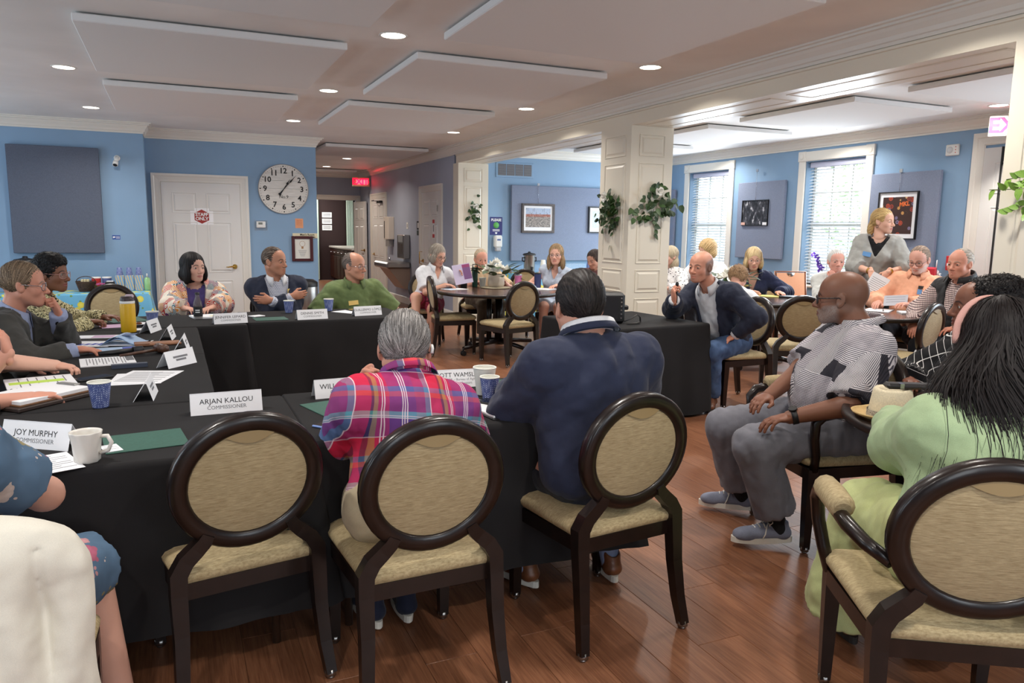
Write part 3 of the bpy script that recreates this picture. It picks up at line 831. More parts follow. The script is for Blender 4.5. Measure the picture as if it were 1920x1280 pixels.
M_TABLEW = mat('dark walnut table veneer', (74, 46, 36), 0.25, noise=0.25, nscale=6, coat=0.25)
M_TABLEE = mat('black table edge', (28, 20, 18), 0.35)
def round_table(x, y, r, label, casters=True):
    t = thing('round_table', label, 'table', (x, y, 0), 0.3)
    MB().lathe([(0, TZ-0.001), (r-0.02, TZ-0.001), (r-0.012, TZ)], n=56).lathe([(0, TZ), (r-0.03, TZ)], n=56).build('table_top', M_TABLEW, t)
    MB().lathe([(r-0.03, TZ+0.0002), (r-0.006, TZ), (r, TZ-0.008), (r, TZ-0.03), (r-0.008, TZ-0.036), (0, TZ-0.036)], n=56).build('edge_band', M_TABLEE, t)
    MB().cyl((0, 0, 0.12), (0, 0, TZ-0.036), 0.045, n=16).lathe([(0.16, TZ-0.05), (0.16, TZ-0.036), (0.03, TZ-0.036)], n=20).build('pedestal', M_ESP, t)
    for k in range(4):
        a = k*PI/2; c, s = math.cos(a), math.sin(a); L = r*0.72
        mb = MB(); mb.tube([(c*0.03, s*0.03, 0.13), (c*L*0.5, s*L*0.5, 0.115), (c*L, s*L, 0.085)], [0.03, 0.026, 0.022], 8)
        o = mb.build('foot', M_ESP, t)
        q = MB().cyl((c*L, s*L, 0.045), (c*L, s*L, 0.085), 0.01, n=8)
        ax = np.array((-s, c, 0)); w = np.array((c*L, s*L, 0.028))
        q.cyl(w-ax*0.022, w-ax*0.006, 0.028, n=14).cyl(w+ax*0.006, w+ax*0.022, 0.028, n=14).build('caster', M_BLACK, o)
        p = MB().cyl((c*0.16, s*0.16, 0.14), (c*0.16, s*0.16, TZ-0.05), 0.02, n=10); p.build('post', M_ESP, t)
round_table(3.45, 8.06, 0.72, 'dark round table with white flower centrepiece, on casters')
round_table(5.72, 4.92, 0.55, 'dark round table before the man in the peach shirt')
round_table(2.87, 1.80, 0.56, 'dark round table under the straw hat')
round_table(5.75, 6.22, 0.58, 'dark round table before the blonde woman in the navy shirt')
# ================================================================ WALL THINGS
def flat(mb, frame, u0, v0, u1, v1, d): mb.prism([(u0, v0), (u1, v0), (u1, v1), (u0, v1)], d, frame); return mb
FW = lambda u, v, w: (u, 11.2-w, v)              # clock wall
# clock
def clock():
    cx, cz, R = 1.472, 1.942, 0.338
    t = thing('wall_clock', 'large round white plank wall clock reading seven past one', 'clock', (cx, 11.2, cz))
    fr = lambda u, v, w: (u, -w, v)
    n = NT('whitewashed plank'); co = n.coords('Object', (3, 1, 40)); f = n.noise(co, 2, 4)
    n.l(n.ramp(f, [(0.3, (208, 204, 196)), (0.7, (228, 226, 220))]), n.b.inputs['Base Color']); m = n.m
    edges = [-1, -0.62, -0.3, 0.02, 0.34, 0.66, 1.0]
    for a, b in zip(edges[:-1], edges[1:]):
        poly = []; z0, z1 = a*R+0.001, b*R-0.001
        for z in np.linspace(z0, z1, 8): poly.append((math.sqrt(max(0, R*R-z*z)), z))
        for z in np.linspace(z1, z0, 8): poly.append((-math.sqrt(max(0, R*R-z*z)), z))
        MB().prism(poly, 0.022, fr).build('plank', m, t)
    MB().lathe([(R, 0.0), (R+0.006, 0.0), (R+0.006, 0.024), (R-0.002, 0.026), (R-0.002, 0.02)], n=64, R=rotx(PI/2)).build('rim', mat('grey clock rim', (150, 148, 146), 0.5), t)
    off = lambda w0: (lambda u, v, w: (u, -w0-w, v))
    for k in range(12):
        a = PI/2-2*PI*(k+1)/12; r = R*0.74
        f2 = (lambda ox, oz: (lambda u, v, w: (ox+u, -0.0235-w, oz+v)))(r*math.cos(a), r*math.sin(a))
        lettering(t, str(k+1), 0.105, f2, M_INK, bold=0.0022)
    for k in range(60):
        a = 2*PI*k/60; r = R*0.93; q = 0.009 if k % 5 == 0 else 0.0035
        MB().lathe([(0, 0.0245), (q, 0.0245), (q, 0.0222)], (r*math.cos(a), 0, r*math.sin(a)), 8, rotx(PI/2)).build('minute_dot', M_INK, t)
    lettering(t, 'No.9', 0.062, lambda u, v, w: (u, -0.0235-w, v-0.108), M_INK)
    def hand(ang, L, w, y):
        mb = MB(); c, s = math.sin(ang), math.cos(ang); d = (c, s); n_ = (s, -c)
        P = [(-0.10, 0.006), (-0.1, -0.006), (0.0, -0.005), (L*0.45, -0.004), (L*0.55, -w), (L*0.7, -0.005), (L, 0), (L*0.7, 0.005), (L*0.55, w), (L*0.45, 0.004), (0, 0.005)]
        mb.prism([(a*d[0]+b*n_[0], a*d[1]+b*n_[1]) for a, b in P], 0.003, lambda u, v, w_: (u, -y-w_, v)); mb.lathe([(0, 0.0), (0.014, 0.0), (0.014, 0.006), (0, 0.006)], (-0.09*d[0], -y, -0.09*d[1]), 12, rotx(PI/2)); return mb
    hand(math.radians(33), 0.17, 0.014, 0.028).build('hour_hand', M_INK, t); hand(math.radians(42), 0.27, 0.012, 0.033).build('minute_hand', M_INK, t)
clock()
# thermostat, notices, certificate
t = thing('thermostat', 'white thermostat in a clear cover left of the orange notice', 'thermostat', (1.151, 11.2, 1.445))
MB().box((-0.06, -0.03, -0.045), (0.06, 0, 0.045), 0.008).build('housing', M_WHITEP, t); MB().box((-0.035, -0.032, 0.0), (0.02, -0.0295, 0.03)).build('display', mat('grey lcd', (120, 126, 118), 0.3), t)
MB().box((-0.09, -0.012, -0.085), (0.09, 0, 0.062), 0.004).build('guard', M_GLASS, t)
t = thing('orange_notice', 'small orange paper notice below the clock', 'notice', (1.676, 11.2, 1.47)); MB().box((-0.055, -0.002, -0.068), (0.055, 0, 0.068)).build('sheet', mat('orange paper', (226, 160, 120), 0.8), t)
for z in (0.04, 0.02, 0.0, -0.02): lettering(t, 'Please see', 0.018, (lambda z0: (lambda u, v, w: (u, -0.0022-w, v+z0)))(z), mat('dark orange ink', (190, 96, 60), 0.8))
t = thing('restroom_sign', "cream sign with arrow reading Men's Room", 'sign', (1.752, 11.2, 1.295)); MB().box((-0.175, -0.012, -0.035), (0.175, 0, 0.035), 0.003).build('plate', mat('cream sign board', (222, 212, 180), 0.6), t)
lettering(t, "Men's Room", 0.04, lambda u, v, w: (u+0.03, -0.0122-w, v+0.014), M_INK, bold=0.001); MB().prism([(-0.09, -0.024), (0.11, -0.024), (0.11, -0.03), (0.15, -0.0195), (0.11, -0.009), (0.11, -0.015), (-0.09, -0.015)], 0.001, lambda u, v, w: (u, -0.0122-w, v)).build('arrow', M_INK, t)
t = thing('framed_certificate', 'dark red framed certificate with a light bulb drawing', 'picture frame', (1.71, 11.2, 1.11)); cherry = mat('dark cherry frame', (70, 22, 28), 0.35)
for a in ((-0.15, -0.18, -0.105, 0.18), (0.105, -0.18, 0.15, 0.18), (-0.105, 0.14, 0.105, 0.18), (-0.105, -0.18, 0.105, -0.14)): MB().box((a[0], -0.03, a[1]), (a[2], 0, a[3]), 0.006).build('frame_side', cherry, t)
MB().box((-0.108, -0.012, -0.143), (0.108, -0.001, 0.143)).build('sheet', mat('ivory paper', (222, 220, 212), 0.7), t)
MB().lathe([(0.036, 0), (0.04, 0), (0.04, 0.001), (0.036, 0.001), (0.036, 0)], (0, -0.0125, 0.07), 24, rotx(PI/2)).box((-0.014, -0.0135, 0.0), (0.014, -0.0125, 0.03)).build('bulb_print', mat('brown ink', (160, 120, 80), 0.7), t)
for i in range(6): MB().box((-0.06+0.006*i, -0.0132, -0.025-0.016*i), (0.06-0.006*i, -0.0125, -0.021-0.016*i)).build('text_line', M_GREYINK, t)
# staff only sign on the door
t = thing('staff_only_sign', 'white cloth sign with a red hexagon reading STAFF ONLY', 'sign', (0.388, 11.185, 1.54)); MB().box((-0.145, -0.003, -0.112), (0.145, -0.0005, 0.112), 0.001).build('sheet', mat('white sign cloth', (248, 248, 250), 0.8), t)
hexp = [(0.105*math.sin(a), 0.095*math.cos(a)) for a in [k*PI/3 for k in range(6)]]; MB().prism(hexp, 0.001, lambda u, v, w: (u, -0.003-w, v)).build('hexagon', mat('sign red', (164, 52, 46), 0.6), t)
M_SIGNW = mat('sign white', (236, 236, 236), 0.6)
lettering(t, 'STAFF', 0.062, lambda u, v, w: (u, -0.0042-w, v+0.026), M_SIGNW, bold=0.0022, spacing=0.95); lettering(t, 'ONLY', 0.062, lambda u, v, w: (u, -0.0042-w, v-0.030), M_SIGNW, bold=0.0022, spacing=0.95)
# left wall panel, camera, sticker
o = MB().box((-1.725, 10.655, 1.065), (-0.765, 10.705, 2.335), 0.006).build('acoustic_panel', M_SLATEFAB); tag(o, 'tall slate grey acoustic panel on the left wall', 'acoustic panel'); MB().box((-1.65, 10.705, 1.2), (-0.84, 10.72, 2.2)).build('standoff', M_BLACK, o)
t = thing('security_camera', 'small white security camera beside the slate acoustic panel', 'camera', (-0.57, 10.72, 2.23)); MB().lathe([(0.036, 0), (0.036, 0.012), (0.03, 0.02), (0, 0.022)], n=20, R=rotx(PI/2)).build('mount', M_WHITEP, t)
MB().cyl((0, -0.02, 0.01), (-0.012, -0.07, -0.05), 0.024, n=16).cyl((-0.012, -0.07, -0.05), (-0.02, -0.10, -0.09), 0.031, n=16).build('body', M_WHITEP, t); MB().cyl((-0.02, -0.10, -0.09), (-0.0204, -0.1015, -0.092), 0.024, n=16).build('lens', M_BLACK, t)
t = thing('blue_sticker', 'small blue and white sticker by the cup dispenser', 'sticker', (-0.632, 10.72, 1.26)); MB().box((-0.045, -0.002, -0.026), (0.045, 0, 0.026)).build('sheet', mat('postal blue', (44, 82, 160), 0.6), t)
for z in (0.008, -0.004, -0.014): MB().box((-0.005, -0.003, z), (0.04, -0.002, z+0.004)).build('text_line', M_SIGNW, t)
MB().prism([(-0.038, -0.012), (-0.012, -0.004), (-0.012, 0.012), (-0.038, 0.012)], 0.001, lambda u, v, w: (u, -0.002-w, v)).build('emblem', M_SIGNW, t)

# ---- right room: acoustic panels, pictures, vent
FB = lambda u, v, w: (u, 11.05-w, v)
o = MB().box((4.905, 10.985, 0.93), (7.6, 11.035, 2.115), 0.006).build('acoustic_panel', M_GREYFAB); tag(o, 'wide grey acoustic panel behind the harbour picture', 'acoustic panel'); MB().box((5.0, 11.035, 1.1), (7.4, 11.05, 2.0)).build('standoff', M_BLACK, o)
for (y0, y1, z0, z1, lb) in ((8.17, 9.12, 1.055, 2.155, 'grey acoustic panel between the two windows'), (5.83, 6.745, 0.95, 2.14, 'grey acoustic panel behind the framed food poster'), (10.7, 11.0, 1.0, 2.13, 'narrow grey acoustic panel right of the middle column')):
    o = MB().box((7.79, y0, z0), (7.835, y1, z1), 0.006).build('acoustic_panel', M_GREYFAB); tag(o, lb, 'acoustic panel'); MB().box((7.835, y0+0.1, z0+0.1), (7.85, y1-0.1, z1-0.1)).build('standoff', M_BLACK, o)
t = thing('return_vent', 'white framed wall vent with four louvred openings near the ceiling', 'vent', (4.98, 11.05, 2.345))
MB().box((-0.325, -0.012, -0.115), (0.325, 0, 0.115), 0.004).build('frame', M_BLUE, t)
for k in range(4):
    o = MB().box((-0.29+0.147*k, -0.014, -0.085), (-0.155+0.147*k, -0.0121, 0.09)).build('opening', mat('grey brown duct', (96, 96, 100), 0.7), t)
    for j in range(8): MB().box((-0.29+0.147*k, -0.018, -0.082+0.021*j), (-0.155+0.147*k, -0.0141, -0.072+0.021*j)).build('louvre', mat('grey louvre', (132, 132, 136), 0.6), o)
def art_harbour():
    n = NT('harbour print'); co = n.coords('Object'); sp = n.n('ShaderNodeSeparateXYZ'); n.l(co, sp.inputs[0])
    mp = n.n('ShaderNodeMapping'); mp.inputs['Scale'].default_value = (14, 1, 30); mp.inputs['Rotation'].default_value = (0, -0.5, 0); n.l(co, mp.inputs[0])
    f = n.noise(mp.outputs[0], 2.2, 5, 0.7); ground = n.ramp(f, [(0.35, (60, 60, 66)), (0.5, (140, 132, 126)), (0.65, (186, 176, 168))])
    sky = n.ramp(n.noise(n.coords('Object', (40, 1, 5)), 2, 3), [(0.3, (160, 178, 206)), (0.55, (176, 188, 208)), (0.66, (96, 92, 100))])
    roof = n.ramp(n.noise(n.coords('Object', (30, 1, 30)), 2, 2), [(0.4, (150, 90, 76)), (0.6, (196, 176, 166))], 'CONSTANT')
    c = n.mix(n.math('GREATER_THAN', sp.outputs[2], 0.015), ground, roof); c = n.mix(n.math('GREATER_THAN', sp.outputs[2], 0.055), c, sky)
    n.l(c, n.b.inputs['Base Color']); n.b.inputs['Roughness'].default_value = 0.6; return n.m
def picture(name, label, fr, w, h, fw, fm, mw, art, wire=None, depth=0.03):
    t = thing(name, label, 'picture', (0, 0, 0)); 
    for a in ((-w/2, -h/2, -w/2+fw, h/2), (w/2-fw, -h/2, w/2, h/2), (-w/2+fw, h/2-fw, w/2-fw, h/2), (-w/2+fw, -h/2, w/2-fw, -h/2+fw)):
        flat(MB(), fr, *a, depth).build('frame_side', fm, t)
    flat(MB(), fr, -w/2+fw, -h/2+fw, w/2-fw, h/2-fw, depth*0.5).build('mat_board', M_PAPER, t)
    if art is not None:
        mb = flat(MB(), lambda u, v, w_: fr(u, v, depth*0.5+w_), -w/2+fw+mw[0], -h/2+fw+mw[1], w/2-fw-mw[0], h/2-fw-mw[2], 0.001); o = mb.build('print', None, t); c = np.mean([v.co[:] for v in o.data.vertices], 0)
        for v in o.data.vertices: v.co -= Vector(c)
        o.location = c; o.data.materials.append(art)
    if wire: MB().tube([fr(0, h/2, 0.01), fr(0, h/2+wire, 0.01)], 0.002, 6).box(*[np.minimum(fr(-0.02, h/2+wire-0.02, 0.0), fr(0.02, h/2+wire+0.02, 0.012)), np.maximum(fr(-0.02, h/2+wire-0.02, 0.0), fr(0.02, h/2+wire+0.02, 0.012))]).build('hanging_wire', M_CHROME, t)
    return t
brz = mat('dark bronze frame', (72, 62, 58), 0.4, noise=0.2, nscale=20)
picture('framed_harbour_print', 'bronze framed print of railway sheds beside a harbour on grey panel', lambda u, v, w: (5.365+u, 10.985-w, 1.605+v), 0.58, 0.46, 0.035, brz, (0.035, 0.055, 0.035), art_harbour(), 0.3)
n = NT('pale building print'); f = n.noise(n.coords('Object', (6, 1, 20)), 4, 4); n.l(n.ramp(f, [(0.3, (150, 176, 200)), (0.6, (206, 216, 226)), (0.75, (110, 120, 132))]), n.b.inputs['Base Color'])
picture('framed_building_print', 'black framed pale print partly hidden by the middle column', lambda u, v, w: (6.53+u, 10.985-w, 1.60+v), 0.48, 0.43, 0.02, M_BLACK, (0.05, 0.06, 0.05), n.m)
n = NT('black and white photo'); co = n.coords('Object'); f = n.noise(n.coords('Object', (1, 12, 7)), 1.6, 5, 0.6); n.l(n.ramp(f, [(0.42, (26, 26, 30)), (0.58, (70, 70, 76)), (0.68, (200, 200, 204))]), n.b.inputs['Base Color']); n.b.inputs['Roughness'].default_value = 0.4
t = picture('unframed_photograph', 'dark black-and-white photograph between the windows', lambda u, v, w: (7.79-w, 8.725-u, 1.71+v), 0.54, 0.37, 0.012, M_BLACK, (0.0, 0.0, 0.0), n.m, 0.42, 0.02)
for y, m in ((8.95, mat('pink label', (220, 176, 160), 0.7)), (8.5, M_PAPER)): MB().box((7.765, y-0.04, 1.535), (7.769, y+0.04, 1.575)).build('label', m, t)
def art_food():
    n = NT('colourful still life print'); co = n.coords('Object'); sp = n.n('ShaderNodeSeparateXYZ'); n.l(co, sp.inputs[0])
    v = n.n('ShaderNodeTexVoronoi', i_Scale=13.0); n.l(co, v.inputs['Vector']); sc = n.n('ShaderNodeSeparateColor'); n.l(v.outputs['Color'], sc.inputs[0])
    pal = n.ramp(sc.outputs[0], [(0, (150, 60, 44)), (0.2, (190, 140, 80)), (0.4, (70, 60, 84)), (0.55, (206, 170, 120)), (0.7, (120, 110, 140)), (0.85, (176, 70, 44))], 'CONSTANT')
    blob = n.math('LESS_THAN', v.outputs['Distance'], 0.42); ring = n.math('LESS_THAN', n.math('FRACT', n.math('MULTIPLY', v.outputs['Distance'], 5.5)), 0.3)
    c = n.mix(blob, (58, 32, 26), n.mix(ring, pal, (48, 28, 24))); n.l(c, n.b.inputs['Base Color']); n.b.inputs['Roughness'].default_value = 0.5; return n.m
t = picture('framed_food_poster', 'black framed poster of colourful food on dark brown, white mat', lambda u, v, w: (7.79-w, 6.33-u, 1.645+v), 0.53, 0.55, 0.012, M_BLACK, (0.05, 0.05, 0.05), art_food(), 0.24)
lettering(t, 'MKL', 0.07, lambda u, v, w: (7.79-0.0165-w, 6.33-0.09-u, 1.645+0.13+v+0.1*u), mat('orange print ink', (226, 110, 50), 0.5), bold=0.003)
t = thing('fire_strobe', 'white fire alarm strobe high on the right wall', 'alarm', (7.85, 5.745, 2.345)); MB().box((-0.035, -0.075, -0.06), (0, 0.075, 0.06), 0.008).build('housing', M_WHITEP, t)
MB().ball((-0.035, 0.02, 0.0), (0.02, 0.035, 0.035)).build('strobe_lens', mat('clear strobe lens', (214, 218, 222), 0.1), t)
for z in (0.03, 0.0, -0.03): MB().box((-0.037, -0.05, z-0.005), (-0.0351, -0.04, z+0.005)).build('speaker_slot', mat('red mark', (190, 60, 50), 0.5), t)
# PLEASE sign and sanitiser dispenser on the vent wall
t = thing('please_sign', 'dark blue PLEASE sign with a green circle and an arrow', 'sign', (4.67, 11.05, 1.475)); MB().box((-0.105, -0.004, -0.14), (0.105, 0, 0.14)).build('plate', mat('navy sign', (40, 44, 112), 0.5), t)
lettering(t, 'PLEASE', 0.055, lambda u, v, w: (u, -0.0042-w, v+0.093), M_SIGNW, bold=0.0018); MB().lathe([(0, 0.0015), (0.048, 0.0015), (0.048, 0)], (0, -0.004, 0.012), 24, rotx(PI/2)).build('green_circle', mat('sign green', (96, 178, 90), 0.5), t)
for z in (-0.062, -0.08): MB().box((-0.06, -0.0052, z), (0.06, -0.004, z+0.009)).build('text_line', M_SIGNW, t)
MB().prism([(-0.018, -0.098), (0.018, -0.098), (0.018, -0.112), (0, -0.128), (-0.018, -0.112)], 0.001, lambda u, v, w: (u, -0.004-w, v)).build('arrow', M_SIGNW, t)
t = thing('soap_dispenser', 'white wall dispenser under the blue PLEASE sign', 'dispenser', (4.68, 11.05, 1.20)); MB().box((-0.062, -0.10, -0.06), (0.062, 0, 0.13), 0.02).build('housing', M_WHITEP, t); MB().box((-0.045, -0.095, -0.12), (0.045, -0.02, -0.06), 0.012).build('nozzle', mat('grey plastic', (180, 182, 186), 0.4), t); MB().box((-0.03, -0.102, 0.05), (0.03, -0.1, 0.075)).build('label', mat('label blue', (90, 110, 160), 0.5), t)

# ---- hallway fittings
t = thing('exit_sign', 'glowing red EXIT sign in the hallway', 'exit sign', (3.82, 16.55, 2.40)); MB().box((-0.2, -0.025, -0.10), (0.17, 0.025, 0.10), 0.006).build('housing', mat('cream sign housing', (200, 170, 140), 0.5), t)
M_RED = mat('lit red letters', (255, 40, 90), 0.5, emit=(255, 20, 60), estr=1.5)
lettering(t, 'EXIT', 0.19, lambda u, v, w: (u-0.035, -0.026-w, v), M_RED, bold=0.006, spacing=0.9); MB().prism([(0.125, -0.05), (0.16, 0.0), (0.125, 0.05)], 0.001, lambda u, v, w: (u, -0.026-w, v)).build('arrow', M_RED, t)
l = bpy.data.lights.new('exit_glow', 'AREA'); l.size = 0.25; l.size_y = 0.1; l.shape = 'RECTANGLE'; l.energy = 0.6; l.color = (1, 0.08, 0.15); lo = bpy.data.objects.new('exit_glow', l); COL.objects.link(lo); lo.parent = t; lo.location = (0, -0.04, 0); lo.rotation_euler = (PI/2, 0, 0); lo.visible_camera = False
t = thing('exit_sign', 'glowing red EXIT sign cut by the right edge', 'exit sign', (7.62, 4.98, 2.50), math.radians(-50)); MB().box((-0.2, -0.02, -0.1), (0.2, 0.02, 0.1), 0.006).build('housing', M_WHITEP, t); lettering(t, 'EXIT', 0.2, lambda u, v, w: (u, -0.021-w, v), M_RED, bold=0.006); MB().cyl((0, 0, 0.1), (0, 0, 0.17), 0.03, n=12).build('canopy', M_WHITEP, t)
t = thing('towel_dispenser', 'tall cream wall cabinet beside the drinking fountain', 'dispenser', (4.02, 14.85, 1.42)); MB().box((-0.12, -0.18, -0.22), (0, 0.18, 0.22), 0.008).build('housing', mat('cream metal', (222, 212, 200), 0.4), t); MB().box((-0.122, 0.10, -0.2), (-0.12, 0.15, 0.14)).build('slot', M_BLACK, t); MB().box((-0.1, -0.12, -0.36), (-0.01, 0.12, -0.23)).build('tray', mat('grey metal', (150, 146, 144), 0.4), t)
t = thing('drinking_fountain', 'steel drinking fountain with bottle filler on the hall wall', 'drinking fountain', (4.02, 13.95, 0))
MB().box((-0.12, -0.36, 0.86), (0, 0.10, 1.30), 0.01).build('bottle_filler', M_STEEL, t); MB().box((-0.125, -0.30, 1.16), (-0.119, 0.02, 1.28), 0.003).build('filler_panel', mat('pale steel panel', (196, 200, 200), 0.3, 0.6), t); MB().box((-0.123, -0.26, 0.95), (-0.119, -0.02, 1.13)).build('filler_alcove', mat('dark steel', (110, 100, 94), 0.4, 0.8), t)
MB().box((-0.46, -0.42, 0.68), (0, 0.55, 0.80), 0.03).build('basin', M_STEEL, t); MB().prism([(0, 0.68), (-0.40, 0.68), (-0.10, 0.30), (0, 0.30)], 0.7, lambda u, v, w: (u, -0.35+w, v)).build('apron', mat('beige fountain apron', (170, 150, 134), 0.45, 0.3), t); MB().cyl((-0.2, 0.35, 0.80), (-0.2, 0.35, 0.86), 0.02, n=12).build('spout', M_CHROME, t)
t = thing('outlet_plate', 'white outlet plate above the drinking fountain', 'outlet', (4.02, 13.75, 1.47)); MB().box((-0.006, -0.06, -0.06), (0, 0.06, 0.06), 0.002).build('plate', M_WHITEP, t); MB().box((-0.008, -0.02, -0.03), (-0.006, 0.02, 0.03)).build('socket', mat('grey socket', (150, 150, 150), 0.4), t)
t = thing('restroom_plaque', 'dark restroom plaque beside the second hall door', 'sign', (4.02, 13.06, 1.42)); MB().box((-0.008, -0.075, -0.02), (0, 0.075, 0.13), 0.002).build('plate', M_BLACK, t); MB().box((-0.008, -0.075, -0.12), (0, 0.075, -0.035), 0.002).build('lower_plate', mat('dark green plate', (50, 66, 60), 0.5), t); MB().box((-0.0095, -0.03, 0.01), (-0.008, 0.03, 0.10)).build('pictogram', M_SIGNW, t)
t = thing('caution_sign', 'red and white notice on the second hall door', 'sign', (4.005, 12.15, 1.42)); MB().box((-0.004, -0.06, -0.16), (0, 0.06, 0.16)).build('plate', M_SIGNW, t)
for z in (0.09, -0.15): MB().box((-0.005, -0.055, z), (-0.004, 0.055, z+0.06)).build('red_band', mat('notice red', (200, 60, 60), 0.5), t)
MB().box((-0.005, -0.012, -0.05), (-0.004, 0.012, 0.06)).build('pictogram', M_INK, t)

# ---- kitchen beyond the hall
M_DKWOOD = mat('dark cherry cabinet', (62, 30, 22), 0.35, noise=0.2, nscale=8)
struct('wall_kitchen', MB().box((1.4, 20.9, 0), (6.2, 21.0, CEIL)).box((1.3, 17.72, 0), (1.4, 21.0, CEIL)).box((6.2, 17.72, 0), (6.3, 21.0, CEIL)), mat('dark maroon kitchen paint', (44, 22, 22), 0.7))
for x0, x1, lb in ((3.42, 3.62, 'pale curtain left of the kitchen notices'), (4.36, 4.56, 'pale curtain at the right of the kitchen')):  # added pale sheets imitate the bright kitchen windows
    mb = MB(); nn = 24; vs = []
    for i in range(nn+1):
        x = x0+(x1-x0)*i/nn; y = 20.80+0.03*math.sin(i*1.7); vs += [(x, y, 0.02), (x, y, 2.5)]
    mb.add(vs, [(2*i, 2*i+1, 2*i+3, 2*i+2) for i in range(nn)], True); o = mb.build('curtain', mat('pale mint curtain', (214, 230, 218), 0.8)); tag(o, lb, 'curtain')
area_light('kitchen_daylight', (3.2, 20.0, 2.45), (0, 0, 0), 1.2, 0.6, 55, (1.0, 0.97, 0.9))  # unseen lamp added under the kitchen ceiling to light the pale sheets
t = thing('kitchen_cabinet', 'dark wood kitchen counter with drawers seen through the hall doorway', 'cabinet', (4.02, 19.6, 0)); MB().box((-0.1, -1.6, 0.08), (0.6, 1.2, 0.88)).build('carcass', M_DKWOOD, t); MB().box((-0.14, -1.62, 0.88), (0.6, 1.22, 0.93), 0.01).build('countertop', mat('pale granite', (206, 200, 192), 0.3, noise=0.2, nscale=60), t)
for k in range(6):
    y = -1.58+k*0.46
    if k < 2:
        for j in range(4):
            o = MB().box((-0.12, y+0.01, 0.12+0.19*j), (-0.1, y+0.44, 0.29+0.19*j), 0.006).build('drawer', M_DKWOOD, t); MB().tube([(-0.12, y+0.12, 0.21+0.19*j), (-0.15, y+0.14, 0.21+0.19*j), (-0.15, y+0.30, 0.21+0.19*j), (-0.12, y+0.32, 0.21+0.19*j)], 0.01, 6).build('pull', M_CHROME, o)
    else:
        o = MB().box((-0.12, y+0.01, 0.12), (-0.1, y+0.44, 0.68), 0.006).build('door', M_DKWOOD, t); MB().box((-0.125, y+0.08, 0.18), (-0.119, y+0.37, 0.62), 0.004).build('panel', M_DKWOOD, o)
        o = MB().box((-0.12, y+0.01, 0.70), (-0.1, y+0.44, 0.85), 0.006).build('drawer', M_DKWOOD, t); MB().tube([(-0.12, y+0.15, 0.775), (-0.15, y+0.16, 0.775), (-0.15, y+0.28, 0.775), (-0.12, y+0.29, 0.775)], 0.01, 6).build('pull', M_CHROME, o)
for k in range(3):
    t = thing('kitchen_notice', ('top', 'middle', 'lowest')[k]+' of three white notices in the dark kitchen', 'notice', (3.86, 20.895, 1.75-0.17*k)); MB().box((-0.13, -0.004, -0.07), (0.13, 0, 0.07)).build('sheet', M_PAPER, t)
    for z in (0.03, 0.0, -0.03): MB().box((-0.1, -0.005, z), (0.1, -0.004, z+0.012)).build('text_line', M_GREYINK, t)
t = thing('trash_can', 'steel trash can behind the man with crossed arms', 'trash can', (1.66, 10.75, 0)); MB().lathe([(0.16, 0.0), (0.17, 0.02), (0.175, 0.62), (0.168, 0.64), (0.16, 0.64), (0.16, 0.60)], n=28).build('body', M_STEEL, t); MB().lathe([(0.176, 0.60), (0.178, 0.66), (0.12, 0.70), (0.0, 0.71)], n=28).build('lid', M_BLACK, t)

# ================================================================ COFFEE TABLES WITH LEMON CLOTH
def lemon_cloth():
    n = NT('lemon print cloth'); co = n.coords('Object'); v = n.n('ShaderNodeTexVoronoi', i_Scale=8.5); n.l(co, v.inputs['Vector']); d = v.outputs['Distance']
    v2 = n.n('ShaderNodeTexVoronoi', i_Scale=15.0); n.l(co, v2.inputs['Vector'])
    c = n.mix(n.math('LESS_THAN', v2.outputs['Distance'], 0.22), (104, 176, 212), (110, 150, 80)); c = n.mix(n.math('LESS_THAN', d, 0.40), c, n.ramp(d, [(0.0, (244, 240, 140)), (0.4, (214, 206, 60))]))
    n.l(c, n.b.inputs['Base Color']); n.b.inputs['Roughness'].default_value = 0.45; MATS['lemon'] = n.m; return n.m
M_LEMON = lemon_cloth()
def cloth_box(x0, x1, y0, y1, z, hem, label, flare=0.05):
    cx, cy = (x0+x1)/2, (y0+y1)/2; a, b = (x1-x0)/2, (y1-y0)/2; N = 160; per = 4*(a+b); vs = []
    for o, zz in ((0, z), (0.006, z-0.004), (0.012, z-0.02), (0.02, z-0.2), (flare*0.7, (z+hem)/2-0.1), (flare, hem)):
        for i in range(N):
            s = per*i/N
            for (p, d, L, nn) in (((a, -b), (0, 1), 2*b, (1, 0)), ((a, b), (-1, 0), 2*a, (0, 1)), ((-a, b), (0, -1), 2*b, (-1, 0)), ((-a, -b), (1, 0), 2*a, (0, -1))):
                if s <= L: break
                s -= L
            c = min(s, L-s); w = max(0, 1-c/0.12); side = np.array(d)*(-1 if s < L/2 else 1); n_ = unit(np.array(nn, float)+0.9*w*side)
            k = (z-zz)/(z-hem); q = np.array(p)+np.array(d)*s+n_*(o+k*(0.016*math.sin(per*i/N*26)+w*0.08)); vs.append((q[0], q[1], zz))
    mb = MB(); mb.add(vs, [(j*N+i, j*N+(i+1) % N, (j+1)*N+(i+1) % N, (j+1)*N+i) for j in range(5) for i in range(N)], True); mb.add(vs[:N], [tuple(range(N))])
    o = mb.build('tablecloth', M_LEMON); o.location = (cx, cy, 0); tag(o, label, 'tablecloth')
    t = thing('side_table', 'table under the '+label, 'table', (cx, cy, 0)); MB().box((-a+0.01, -b+0.01, z-0.03), (a-0.01, b-0.01, z-0.002)).build('table_top', M_GREYTOP, t)
    for sx in (-1, 1):
        for sy in (-1, 1): MB().cyl((sx*(a-0.08), sy*(b-0.08), 0), (sx*(a-0.08), sy*(b-0.08), z-0.03), 0.014, n=8).build('leg', M_STEEL, t)
cloth_box(-1.95, -0.28, 9.98, 10.55, 0.62, 0.12, 'blue lemon-print cloth by the left wall')
